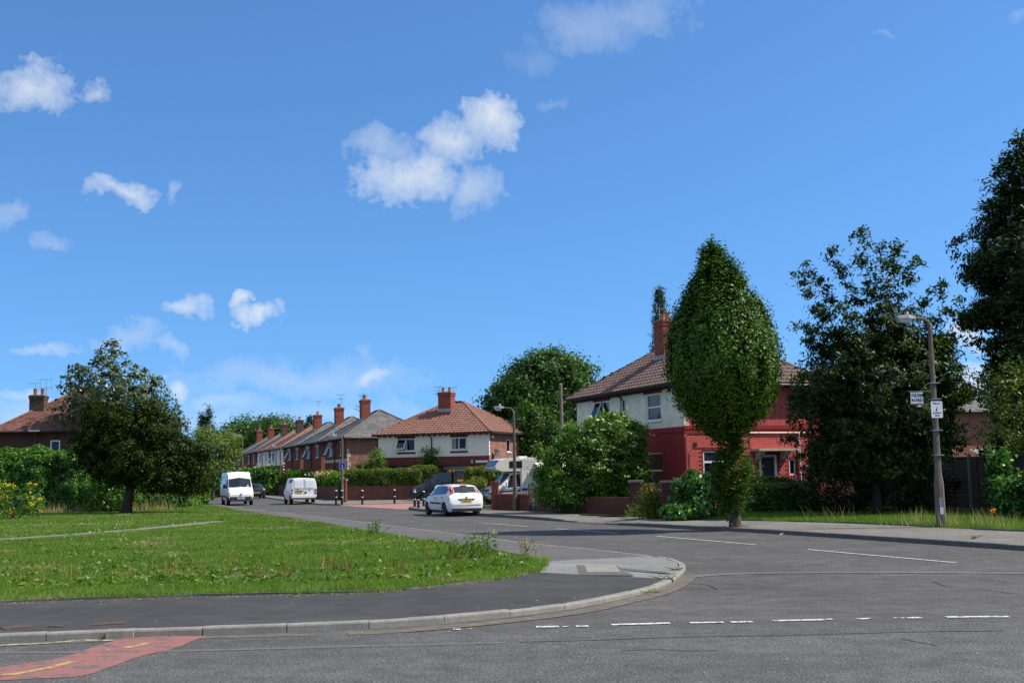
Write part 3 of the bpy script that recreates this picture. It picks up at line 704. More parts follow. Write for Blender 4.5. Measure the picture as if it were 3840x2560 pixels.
def tile_shape(w, g, kind):
    """one tile: x across, y up the slope, z out of it; lower edge at y=0"""
    L = g*1.12; mb = MB()
    if kind == 'roll': prof = [(0, .012), (w*.42, .006), (w*.55, .04), (w*.8, .045), (w*.96, .012)]
    else: prof = [(.004, .0), (w-.006, .0)]
    lift = .045 if kind == 'roll' else .022
    n = len(prof)
    mb.add([(x, 0, z+lift) for x, z in prof]+[(x, L, z+.004) for x, z in prof]+[(x, 0, 0.0) for x, z in prof],
           [(i, i+1, n+i+1, n+i) for i in range(n-1)]+[(2*n+i, 2*n+i+1, i+1, i) for i in range(n-1)]+[(0, n, 2*n), (n-1, 3*n-1, 2*n-1)])
    return mb
def tile_slope(roof, O, U, T, Wd, run_len, inset0, inset1, w, g, kind, mat, individual, rng, only_stuff=False):
    """lay tiles on a slope: O eave corner, U along eave, T up slope; inset0/1 = hip inset per metre of slope at each end"""
    N = U.cross(T).normalized(); proto = tile_shape(w, g, kind); rows = int(run_len/g); stuff = MB(); me = None; cnt = 0; cells = []
    for r in range(rows+1):
        t = r*g-.03
        if t > run_len-.05: break
        tm = t+g*.5; a = inset0*tm; b = Wd-inset1*tm; off = (.5*w if (r % 2 and kind != 'roll') else 0)
        k = int(a/w)-1
        while k*w+off < b:
            x = k*w+off; k += 1
            if x+w*.5 < a or x+w*.5 > b: continue
            cells.append((x, t))
    ind = set() if only_stuff else set(sorted(range(len(cells)), key=lambda i: cells[i][1])[:individual])
    for i, (x, t) in enumerate(cells):
        j = Vector((rng.normal()*.006, rng.normal()*.010, 0)); o = O+U*(x+j.x)+T*(t+j.y)+N*(.012+abs(rng.normal())*.004)
        m = Matrix(((U.x, T.x, N.x, o.x), (U.y, T.y, N.y, o.y), (U.z, T.z, N.z, o.z), (0, 0, 0, 1)))
        if i in ind:
            if me is None:
                e = proto.build('tile', mat, roof, fix=False); me = e.data
            else: e = bpy.data.objects.new('tile', me); link(e, roof)
            e.matrix_local = m
        else: stuff.add([m @ Vector(v) for v in proto.v], proto.f)
    if stuff.v: prop(stuff.build('tile_courses', mat, roof, fix=False), kind='stuff')
def hip_roof(parent, W, D, He, rise, o, mat, kind, tw, tg, seed, individual=0, ridge_mat=None, slopes=('front', 'right', 'left', 'back'), moss=False):
    rng = np.random.default_rng(seed); run = D/2+o; L = W+2*o
    c = [Vector((-o, -o, He)), Vector((W+o, -o, He)), Vector((W+o, D+o, He)), Vector((-o, D+o, He))]
    r0, r1 = Vector((D/2, D/2, He+rise)), Vector((W-D/2, D/2, He+rise))
    mb = MB(); dn = Vector((0, 0, -.10))
    mb.quad(c[0], c[1], r1, r0); mb.quad(c[1], c[2], r1); mb.quad(c[2], c[3], r0, r1); mb.quad(c[3], c[0], r0)
    for a, b in ((0, 1), (1, 2), (2, 3), (3, 0)): mb.quad(c[a]+dn, c[b]+dn, c[b], c[a])
    mb.quad(c[0]+dn, c[1]+dn, c[2]+dn, c[3]+dn)
    roof = mb.build('roof', 'underlay', parent)
    sl = math.hypot(run, rise); hi = run/sl
    for nm, O, e in (('front', c[0], c[1]), ('right', c[1], c[2]), ('back', c[2], c[3]), ('left', c[3], c[0])):
        if nm not in slopes: continue
        U = (e-O).normalized(); inn = Vector((-U.y, U.x, 0)); T = (inn*run+Vector((0, 0, rise))).normalized()
        vis = nm in ('front', 'right')
        tile_slope(roof, O, U, T, (e-O).length, sl, hi, hi, tw, tg, kind, mat, individual if vis else 0, rng, individual == 0)
    # ridge and hip tiles
    rm = ridge_mat or mat; rme = None
    for a, b in ((c[0], r0), (c[1], r1), (c[2], r1), (c[3], r0), (r0, r1)):
        d = b-a; n = max(1, int(d.length/.45)); t = d.normalized(); sx = Vector((-t.y, t.x, 0)).normalized(); nz_ = sx.cross(t)*-1
        if nz_.z < 0: nz_ = -nz_
        for k in range(n):
            p = a+t*(d.length*(k+.5)/n)+nz_*.03
            if rme is None:
                m2 = MB(); prof = [(math.cos(q)*.115, math.sin(q)*.075) for q in [i*math.pi/5 for i in range(6)]]
                m2.add([(x*1.06, -.235, z*1.06) for x, z in prof]+[(x, .235, z) for x, z in prof], [(i, i+1, 7+i, 6+i) for i in range(5)]+[tuple(range(6)), tuple(range(11, 5, -1))])
                e = m2.build('ridge_tile', rm, roof); rme = e.data
            else: e = bpy.data.objects.new('ridge_tile', rme); link(e, roof)
            e.matrix_local = Matrix(((sx.x, t.x, nz_.x, p.x), (sx.y, t.y, nz_.y, p.y), (sx.z, t.z, nz_.z, p.z), (0, 0, 0, 1)))
    return roof
def aerial(parent, base, h, rz, n=6, mat='metal_grey', L=.9):
    mb = MB(); b = Vector(base); top = b+Vector((0, 0, h)); mb.tube([b, top], .014, 4)
    d = Vector((math.cos(rz), math.sin(rz), 0)); s = Vector((-d.y, d.x, 0))
    mb.tube([top-d*L*.4, top+d*L*.6], .011, 4)
    for i in range(n):
        p = top+d*(-.35*L+L*.9*i/(n-1)); mb.tube([p-s*.2+Vector((0, 0, -.0)), p+s*.2], .007, 3)
    mb.tube([top-d*L*.38+Vector((0, 0, -.22)), top-d*L*.38+Vector((0, 0, .22))], .010, 3)
    return mb.build('aerial', mat, parent, fix=False)
def chimney(parent, x, y, w, d, z0, z1, pots=2, mat='brick_chimney', pot_h=.35, band=True, aer=()):
    mb = MB(); mb.box(x-w/2, x+w/2, y-d/2, y+d/2, z0, z1-.32)
    c = mb.build('chimney', mat, parent)
    k = MB(); k.box(x-w/2-.03, x+w/2+.03, y-d/2-.03, y+d/2+.03, z1-.32, z1-.16); k.box(x-w/2-.06, x+w/2+.06, y-d/2-.06, y+d/2+.06, z1-.16, z1-.05); k.build('corbel', mat, c)
    MB().box(x-w/2+.02, x+w/2-.02, y-d/2+.02, y+d/2-.02, z1-.05, z1).build('flaunching', 'mortar', c)
    for i in range(pots):
        px = x+(i-(pots-1)/2)*w*.5
        MB().lathe([(.125, 0), (.12, pot_h*.8), (.135, pot_h*.85), (.135, pot_h), (.085, pot_h), (.085, pot_h*.6)], 10, (px, y, z1-.01)).build('chimney_pot', 'pot_clay', c, smooth=40)
    f = MB(); f.box(x-w/2-.07, x+w/2+.07, y-d/2-.03, y-d/2-.003, z0+.55, z0+.80); f.build('lead_flashing', 'lead', c)
    for (ax, ay, h, rz) in aer: aerial(c, (x+ax, y+ay, z1-.1), h, rz)
    return c
def gutters(parent, W, D, He, o, pipes=(), mat='gutter', pmat='gutter', sides=('front', 'right')):
    mb = MB()
    if 'front' in sides: mb.tube([(-o, -o-.05, He-.07), (W+o, -o-.05, He-.07)], .055, 6)
    if 'right' in sides: mb.tube([(W+o+.05, -o, He-.07), (W+o+.05, D+o, He-.07)], .055, 6)
    mb.build('gutter', mat, parent, fix=False)
    for (side, s, z) in pipes:
        if side == 'front': pts = [(s, -o-.05, He-.1), (s, -o*.6, He-.25), (s, -.07, He-.45), (s, -.07, z)]
        else: pts = [(W+o+.05, s, He-.1), (W+o*.6, s, He-.25), (W+.07, s, He-.45), (W+.07, s, z)]
        MB().tube(pts, .04, 8).build('downpipe', pmat, parent, smooth=50, fix=False)
def bricks_on(parent, fr, u0, u1, v0, v1, bl, rh, holes, mat, individual, rng, joint=.010, proud=.014, prefer=None):
    """brick pieces in stretcher bond standing proud of a recessed joint plane"""
    me = None; stuff = MB(); cells = []; r = 0; v = v0
    while v+rh*.5 < v1:
        off = bl*.5 if r % 2 else 0; u = u0-off
        while u < u1:
            a, b = max(u, u0), min(u+bl, u1); u += bl
            if b-a < .05: continue
            if any(h[0] < b-.02 and h[1] > a+.02 and h[2] < v+rh-.02 and h[3] > v+.02 for h in holes): continue
            cells.append((a, b, v, min(v+rh, v1)))
        v += rh; r += 1
    full = [i for i, c in enumerate(cells) if c[1]-c[0] > bl*.95]
    if prefer: full = sorted(full, key=lambda i: 0 if (prefer[0] < cells[i][0] < prefer[1] and prefer[2] < cells[i][2] < prefer[3]) else 1)
    ind = set(full[:individual])
    for i, (a, b, c, d) in enumerate(cells):
        pr = proud*rng.uniform(.75, 1.25)
        if i in ind:
            if me is None:
                t = MB(); h2 = (rh-joint)/2; l2 = (bl-joint)/2; ch = .004
                t.add([(x, y, z) for (y, e) in ((0, 0), (proud-ch, 0), (proud, ch)) for z in (-h2+e, h2-e) for x in (-l2+e, l2-e)],
                      [(8, 9, 11, 10), (4, 5, 9, 8), (5, 7, 11, 9), (7, 6, 10, 11), (6, 4, 8, 10), (0, 1, 5, 4), (1, 3, 7, 5), (3, 2, 6, 7), (2, 0, 4, 6)])
                e = t.build('brick', mat, parent); me = e.data
            else: e = bpy.data.objects.new('brick', me); link(e, parent)
            p = fr.p((a+b)/2, (c+d)/2, rng.uniform(-.002, .003)); U, Nn = fr.u, fr.n
            e.matrix_local = Matrix(((U.x, Nn.x, 0, p.x), (U.y, Nn.y, 0, p.y), (0, 0, 1, p.z), (0, 0, 0, 1))) @ Matrix.Rotation(rng.normal()*.004, 4, 'Y')
        else: fr.box(stuff, a+joint/2, b-joint/2, c+joint/2, d-joint/2, 0, pr)
    if stuff.v: prop(stuff.build('bricks', mat, parent, fix=False), kind='stuff')
# ---- the red painted semi on the corner
def red_house():
    W, D, He, zb = 11.3, 7.25, 5.62, 3.75
    h = thing('semi_detached_house', 'cream and red painted brick corner house behind the clipped street tree', 'house', (3.339, 58.584, 0), R(-69.5))
    F = Fr((0, 0, 0), (1, 0, 0), (0, -1, 0)); S = Fr((W, 0, 0), (0, 1, 0), (1, 0, 0))
    fh = [(7.90, 9.25, 4.12, 5.32), (2.28, 3.95, 4.12, 5.32), (7.90, 9.25, 1.02, 2.68), (2.2, 3.9, 1.02, 2.68)]
    sh = [(.88, 1.98, 1.0, 2.69), (3.66, 4.55, .05, 2.50), (5.2, 5.55, 1.6, 2.32)]
    mb = MB(); facade(mb, F, 0, W, zb, He-.1, fh); mb.quad((0, 0, zb), (0, D, zb), (0, D, He-.1), (0, 0, He-.1)); mb.build('upper_wall', 'render_cream', h)
    mb = MB(); facade(mb, F, 0, W, 0, zb, fh); mb.quad((0, 0, 0), (0, D, 0), (0, D, zb), (0, 0, zb)); mb.build('lower_wall', 'paint_red_flat', h)
    mb = MB(); facade(mb, S, 0, D, 0, He-.1, sh); mb.quad((0, D, 0), (W, D, 0), (W, D, He-.1), (0, D, He-.1)); sw = mb.build('side_wall', 'paint_red_flat', h)
    rng = np.random.default_rng(3)
    bricks_on(sw, S, .0, D, .0, He-.14, .262, .088, sh + [(0, D, 3.44, 3.78)], 'paint_red_brick', 300, rng, prefer=(0, 6.2, 1.4, 4.9))
    b = MB(); S.box(b, 0, D, 3.62, 3.78, 0, .045); S.box(b, 0, D, 3.44, 3.62, 0, .025); F.box(b, 0, W, 3.52, zb-.01, 0, .03); b.build('string_course', 'paint_red_flat', h)
    q = MB()
    for k in range(12):
        z = zb+.03+k*.155; S.box(q, .0, .12 if k % 2 else .24, z, z+.15, .016, .024)
    q.build('quoin', 'render_cream', h)
    for a, b_, z0 in ((7.62, 9.42, 5.33), (2.05, 4.1, 5.33)):
        l = MB(); F.box(l, a, b_, z0, z0+.16, 0, .02); l.build('lintel', 'paint_red_flat', h)
    window(h, F, *fh[0], rows=[(.5, 0, 1)]); window(h, F, *fh[1], cols=[.5], open_=(.02, .5, .42)); window(h, F, *fh[2], rows=[(.52, 0, 1)]); window(h, F, *fh[3], cols=[.5])
    window(h, S, *sh[0], rows=[(.72, 0, 1)], lead=True, fw=.07); window(h, S, *sh[2], fw=.06, lead=True, sill=False)
    d = MB(); S.box(d, 3.66, 3.76, .05, 2.5, -.1, .02); S.box(d, 4.45, 4.55, .05, 2.5, -.1, .02); S.box(d, 3.76, 4.45, 2.4, 2.5, -.1, .02); fr_ = d.build('door', 'upvc', h)
    d = MB(); S.box(d, 3.76, 4.45, .05, 2.4, -.09, -.05); S.box(d, 3.85, 4.36, 1.3, 2.28, -.05, -.035); d.build('door_leaf', 'door_dark', fr_)
    d = MB(); S.box(d, 3.3, 5.35, 2.66, 2.76, 0, .62); c = d.build('door_canopy', 'stone_trim', h)
    for u in (3.5, 4.75):
        d = MB(); d.add([S.p(u, 2.66, 0), S.p(u, 2.66, .5), S.p(u, 2.5, .42), S.p(u, 2.42, .2), S.p(u, 2.3, .16), S.p(u, 2.3, 0), S.p(u+.2, 2.66, 0), S.p(u+.2, 2.66, .5), S.p(u+.2, 2.5, .42), S.p(u+.2, 2.42, .2), S.p(u+.2, 2.3, .16), S.p(u+.2, 2.3, 0)],
              [tuple(range(6)), tuple(range(11, 5, -1))]+[(i, (i+1) % 6, 6+(i+1) % 6, 6+i) for i in range(6)]); d.build('bracket', 'stone_trim', c)
    MB().tube([S.p(2.5, 3.46, .06), S.p(6.45, 3.46, .06)], .028, 6).build('waste_pipe', 'upvc', h, fix=False)
    MB().tube([S.p(5.75, 3.46, .07), S.p(5.75, .2, .07)], .03, 6).build('waste_pipe', 'upvc', h, fix=False)
    MB().tube([S.p(6.45, 5.4, .07), S.p(6.45, .2, .07)], .05, 8).build('downpipe', 'gutter', h, fix=False)
    for pts in ([(.06, 1.2), (.06, 3.3), (.16, 3.42), (2.4, 3.42)], [(.2, 1.2), (.2, 2.6), (.38, 2.83), (3.3, 2.82)], [(3.2, 2.85), (3.2, 3.4)]):
        MB().tube([S.p(u, v, .028) for u, v in pts], .012, 4).build('cable', 'pipe_red', h, fix=False)
    v = MB(); S.box(v, .39, .61, 2.87, 3.06, .016, .022); vv = v.build('air_vent', 'brick_chimney', h)
    for k in range(4): v = MB(); S.box(v, .40, .60, 2.885+k*.045, 2.9+k*.045, .022, .032); v.build('vent_slat', 'timber_dark', vv)
    a = MB(); F.box(a, 9.98, 10.24, 5.30, 5.56, 0, .09); a = a.build('alarm_box', 'paint_red_flat', h); x = MB(); F.box(x, 9.97, 10.1, 5.36, 5.5, .09, .13); x.build('alarm_lens', 'plastic_white', a)
    for x in (5.2, 5.35): MB().tube([F.p(x, 5.4, .02), F.p(x, 3.8, .02)], .012, 4).build('cable', 'gutter', h, fix=False)
    hip_roof(h, W, D, He, 2.62, .42, 'tile_brown', 'roll', .32, .335, 11, 300)
    raf = MB()
    for k in range(24): F.box(raf, .1+k*.48, .17+k*.48, He-.2, He-.1, -.02, .36)
    prop(raf.build('rafter_ends', 'timber_dark', h), kind='stuff')
    gutters(h, W, D, He, .42, [('front', 5.66, .2)], sides=('right',))
    chimney(h, 5.65, 2.3, .95, .75, 6.6, 9.15, 2, aer=[(-.55, 0, .75, 2.2), (-.5, .1, .1, 2.6)])
red_house()
# ---- the cream semi across the side road
def cream_house():
    W, D, He, zb = 9.0, 7.5, 4.78, 3.11
    h = thing('semi_detached_house', 'cream rendered semi with orange-red tiled hip roof behind the white hatchback', 'house', (-10.032, 83.517, 0), R(-23))
    F = Fr((0, 0, 0), (1, 0, 0), (0, -1, 0)); S = Fr((W, 0, 0), (0, 1, 0), (1, 0, 0))
    fh = [(1.62, 3.05, 3.56, 4.45), (5.98, 7.28, 3.56, 4.45), (5.66, 7.2, .5, 2.14), (1.2, 3.2, .5, 2.2), (.95, 1.1, 1.9, 2.2)]
    mb = MB(); facade(mb, F, 0, W, zb, He-.1, fh); mb.quad((0, 0, zb), (0, D, zb), (0, D, He-.1), (0, 0, He-.1)); mb.build('upper_wall', 'render_cream_pale', h)
    mb = MB(); facade(mb, F, 0, W, 0, zb, fh); mb.quad((0, 0, 0), (0, D, 0), (0, D, zb), (0, 0, zb)); mb.build('lower_wall', 'brickwork_front', h)
    mb = MB(); facade(mb, S, 0, D, 0, He-.1, [(3.2, 3.9, 3.4, 4.3)]); mb.quad((0, D, 0), (W, D, 0), (W, D, He-.1), (0, D, He-.1)); mb.build('side_wall', 'brickwork', h)
    window(h, F, *fh[0], cols=[.5], open_=(.0, .52, .5), curtain=.48); window(h, F, *fh[1], cols=[.5], open_=(.5, 1, .12), curtain=.3)
    window(h, F, *fh[2], fw=.07, sill=False); window(h, F, *fh[3], cols=[.3]); window(h, S, 3.2, 3.9, 3.4, 4.3)
    bl = MB()
    for k in range(18): F.box(bl, 5.76+k*.077, 5.80+k*.077, .6, 2.05, -.055, -.045)
    bl.build('blind_slat', 'curtain', h)
    for i in (0, 1):
        a, b, c, d = fh[i]
        l = MB(); F.box(l, a-.05, b+.05, d+.01, He-.12, 0, .02); F.box(l, a-.05, b+.05, c-.22, c-.075, 0, .02); l.build('brick_panel', 'brickwork_front', h)
    c = MB(); F.box(c, .75, 3.6, 2.28, 2.52, 0, .75); c.build('porch_canopy', 'gutter', h)
    c = MB(); F.box(c, 5.2, 7.7, 2.42, 2.52, 0, .6); c.build('porch_canopy', 'gutter', h)
    c = MB(); F.box(c, 5.4, 7.5, 2.17, 2.41, 0, .1); c.build('bay_head', 'stone_trim', h)
    q = MB()
    for k in range(11): z = zb+.03+k*.145; S.box(q, -.004, .09 if k % 2 else .16, z, z+.14, .004, .012)
    q.build('quoin', 'upvc', h)
    hip_roof(h, W, D, He, 2.42, .36, 'tile_red', 'roll', .30, .31, 21, 280)
    gutters(h, W, D, He, .36, [('front', 4.46, .2)])
    raf = MB()
    for k in range(20): F.box(raf, .1+k*.46, .17+k*.46, He-.19, He-.1, -.02, .3)
    prop(raf.build('rafter_ends', 'timber_dark', h), kind='stuff')
    chimney(h, 4.45, 2.45, 1.05, .75, 5.9, 7.95, 2, aer=[(-.62, 0, .5, 2.8), (-.62, .02, .25, 2.9), (-.62, .0, .02, 2.7), (.5, .2, .45, 2.9)])
    k = MB(); k.lathe([(.02, -.03), (.17, -.015), (.29, .04), (.28, .05), (.0, .0)], 14); dd = k.build('satellite_dish', 'plastic_black', h, smooth=40); dd.matrix_local = Matrix.Translation((W+.28, .75, 3.30)) @ Matrix.Rotation(R(65), 4, 'Y') @ Matrix.Rotation(R(20), 4, 'X')
    MB().tube([(W, .55, 2.9), (W+.15, .6, 3.1), (W+.24, .75, 3.28)], .03, 5).build('dish_arm', 'plastic_black', h, fix=False)
    k = MB(); S.box(k, .42, .62, 4.36, 4.52, .0, .12); k.build('floodlight', 'plastic_white', h)
    k = MB(); F.box(k, .27, .4, 2.5, 2.72, 0, .08); k.build('meter_box', 'plastic_white', h)
    k = MB(); F.box(k, 7.95, 8.9, 2.62, 2.78, .0, .03); k.build('street_nameplate', 'plastic_white', h)
    k = MB(); F.box(k, 7.58, 7.76, 2.55, 2.85, .0, .05); k.build('wall_lamp', 'metal_grey', h)
cream_house()
# ---- the row of semis along the far street
def row_house(i, label, front_up, roofm, gable, chim, style, pots, aer, W=9.3, cream=False):
    U = Vector((-math.sin(R(20.5)), math.cos(R(20.5)), 0)); c = Vector((-13.63, 92, 0))+U*(11.0*i+W)
    D, He, zb = 7.4, 4.92, 3.05
    h = thing('row_house', label, 'house', c, R(-69.5), 'houses along the far street')
    F = Fr((0, 0, 0), (1, 0, 0), (0, -1, 0)); S = Fr((W, 0, 0), (0, 1, 0), (1, 0, 0))
    fh = [(W-7.8, W-6.15, 3.52, 4.55), (W-2.75, W-1.45, 3.52, 4.55), (W-7.5, W-6.3, .9, 2.1), (W-2.6, W-1.5, .9, 2.1)]
    mb = MB(); facade(mb, F, 0, W, zb, He-.1, fh); mb.build('upper_wall', front_up, h)
    mb = MB(); facade(mb, F, 0, W, 0, zb, fh); mb.build('lower_wall', 'brickwork_front', h)
    mb = MB(); facade(mb, S, 0, D, 0, He-.1); mb.quad((0, 0, 0), (0, D, 0), (0, D, He-.1), (0, 0, He-.1)); mb.quad((0, D, 0), (W, D, 0), (W, D, He-.1), (0, D, He-.1)); mb.build('gable_wall', gable, h)
    for k, q in enumerate(fh):
        window(h, F, *q, cols=[.5] if k < 2 else [.5], open_=((0., .5, .45) if (k == 0 and i in (0, 1, 2, 3)) else None), sill='stone_trim' if not cream else True)
        if not cream:
            l = MB(); F.box(l, q[0]-.1, q[1]+.1, q[3]+.005, q[3]+.2, 0, .03); l.build('lintel', 'stone_trim', h)
    if i == 0:
        b = MB(); F.box(b, 0, W, 2.95, 3.2, 0, .03); b.build('string_course', 'stone_trim', h)
        b = MB()
        for k in range(11): S.box(b, -.004, .3 if k % 2 else .18, .1+k*.36, .42+k*.36, .004, .02)
        b.build('quoin', 'stone_trim', h)
    if cream:
        b = MB()
        for k in range(14): S.box(b, -.004, .2 if k % 2 else .1, .1+k*.34, .27+k*.34, .004, .02)
        b.build('quoin', 'render_cream_pale', h)
    hip_roof(h, W, D, He, 2.45, .35, roofm, 'flat', .30, .23, 40+i, 0, slopes=('front', 'right', 'left'))
    gutters(h, W, D, He, .35, [('front', W*.5, .2)])
    chimney(h, W/2+.1, 2.55, .92, .75, 5.9, chim[1], pots, chim[0], aer=aer)
    return h
row_house(0, 'nearest grey-slated brick semi of the far street, buff corner quoins on its gable', 'brickwork_front', 'slate', 'brickwork', ('brick_chimney', 8.35), 0, 1, [(-.5, 0, .5, 3.6)])
row_house(1, 'second grey-slated brick semi from the near end of the far street', 'brickwork_front', 'slate', 'brickwork_plain', ('brick_chimney', 8.3), 0, 2, [(.5, .1, 1.3, 3.8), (.45, .1, .9, 3.2)])
row_house(2, 'third grey-slated brick semi of the far street, next to the red-tiled cream one', 'brickwork_front', 'slate', 'brickwork_plain', ('brick_chimney', 8.2), 0, 1, [(.5, 0, 1.5, 3.7)])
row_house(3, 'nearer of two cream-fronted red-tiled semis with a sooty chimney', 'render_cream_pale', 'tile_red', 'brickwork_dark', ('brick_chimney_sooty', 8.2), 0, 1, [(-.5, 0, .5, 3.7)], cream=True)
row_house(4, 'farther of two cream-fronted red-tiled semis, pale and dark quoins at its corner', 'render_cream_pale', 'tile_red', 'brickwork_dark', ('brick_chimney_sooty', 8.2), 0, 1, [(.5, 0, 1.3, 3.5)], cream=True)
row_house(5, 'grey-slated brick semi beyond the cream ones on the far street', 'brickwork_front', 'slate', 'brickwork_plain', ('brick_chimney', 8.2), 0, 1, [(.5, 0, 1.5, 3.6)])
row_house(6, 'farthest slated brick semi of the street, behind the small leafy tree', 'brickwork_front', 'slate', 'brickwork_plain', ('brick_chimney', 8.3), 0, 2, [])
# ---- brown-roofed house behind the tall hedge
def left_house():
    c = P(-10, 1700, 73.0); W, D, He = 8.5, 8.2, 5.02
    h = thing('brick_house', 'dark brick house with plum tiled hip roof behind the tall hedge', 'house', (c.x, c.y, 0), R(4))
    F = Fr((0, 0, 0), (1, 0, 0), (0, -1, 0)); S = Fr((W, 0, 0), (0, 1, 0), (1, 0, 0))
    hs = [(3.32, 3.96, 3.3, 4.42)]
    mb = MB(); facade(mb, F, 0, W, 0, He-.1, hs); facade(mb, S, 0, D, 0, He-.1); mb.quad((0, 0, 0), (0, D, 0), (0, D, He-.1), (0, 0, He-.1)); mb.quad((0, D, 0), (W, D, 0), (W, D, He-.1), (0, D, He-.1)); mb.build('wall', 'brickwork_dark', h)
    window(h, F, *hs[0], fw=.09, sill=False)
    hip_roof(h, W, D, He, 3.1, .45, 'tile_plum', 'flat', .33, .16, 61, 0, ridge_mat='tile_red', slopes=('front', 'left', 'right'))
    gutters(h, W, D, He, .45, [('front', 2.4, .2)], pmat='pipe_red', sides=('front',))
    chimney(h, 1.85, 1.9, .95, .8, 5.2, 7.5, 2, 'brick_chimney_sooty', .45, aer=[(-.25, 0, .9, 3.0), (.45, 0, 1.15, 3.1), (.5, 0, .6, 2.9)])
    k = MB(); F.box(k, 2.1, 2.8, 4.98, 5.06, .35, .55); k.build('gutter_hopper', 'plastic_white', h)
left_house()
# ---- slate-roofed house behind the timber fence
def back_house():
    c = P(3360, 1700, 66.0); W, D, He = 8.6, 7.5, 5.15
    h = thing('brick_house', 'brick house with grey slate roof half hidden behind the cherry tree and panel fence', 'house', (c.x, c.y, 0), R(14))
    F = Fr((0, 0, 0), (1, 0, 0), (0, -1, 0)); S = Fr((W, 0, 0), (0, 1, 0), (1, 0, 0))
    hs = [(3.0, 3.9, 1.1, 2.75), (5.9, 6.8, 1.1, 2.75), (2.2, 3.7, 3.9, 5.0), (.7, 1.4, 1.3, 2.6)]
    mb = MB(); facade(mb, F, 0, W, 0, He-.1, hs); facade(mb, S, 0, D, 0, He-.1); mb.quad((0, 0, 0), (0, D, 0), (0, D, He-.1), (0, 0, He-.1)); mb.quad((0, D, 0), (W, D, 0), (W, D, He-.1), (0, D, He-.1)); mb.build('wall', 'brickwork_plain', h)
    for q in hs: window(h, F, *q)
    hip_roof(h, W, D, He, 2.9, .4, 'slate', 'flat', .3, .23, 71, 0, ridge_mat='tile_red', slopes=('front', 'left', 'right'))
    gutters(h, W, D, He, .4, [], sides=('front',)); chimney(h, 2.4, 3.4, 1.3, .8, 7.2, 9.1, 2)
back_house()
# ------------------------------------------------------------------ vehicles
def paint(name, c, coat=.6, rough=.35):
    m = M(name, c, rough, .04, 2); b = m.node_tree.nodes['Principled BSDF']; b.inputs['Coat Weight'].default_value = coat; b.inputs['Coat Roughness'].default_value = .06; return m
paint('car_white', (.80, .80, .79)); paint('van_white', (.78, .78, .77), .4); paint('car_navy', (.010, .014, .028)); paint('truck_green', (.008, .017, .018)); paint('home_white', (.66, .63, .55), .3); paint('stripe_blue', (.02, .045, .22))
M('tyre', (.016, .016, .017), .85, .2, 12); M('rim', (.42, .43, .44), .35, .15, 6, metal=.7); M('trim_black', (.02, .02, .022), .6, .2, 8); M('trim_grey', (.055, .057, .062), .6, .15, 8)
M('lamp_red', (.45, .012, .012), .2, .1, 8, spec=.6); M('lamp_orange', (.55, .14, .02), .2, .1, 8, spec=.6); M('lamp_clear', (.55, .56, .58), .12, .1, 10, spec=.8); M('plate_yellow', (.75, .45, .015), .4, .05, 5); M('plate_white', (.75, .75, .73), .4, .05, 5); M('ink', (.012, .012, .012), .6, .1, 5)
M('orange_box', (.6, .24, .02), .5, .1, 5); M('awning', (.70, .64, .50), .8, .1, 5); M('brown_panel', (.13, .055, .03), .7, .2, 5)
glassmat('auto_glass', (.014, .020, .024), .04, .7)
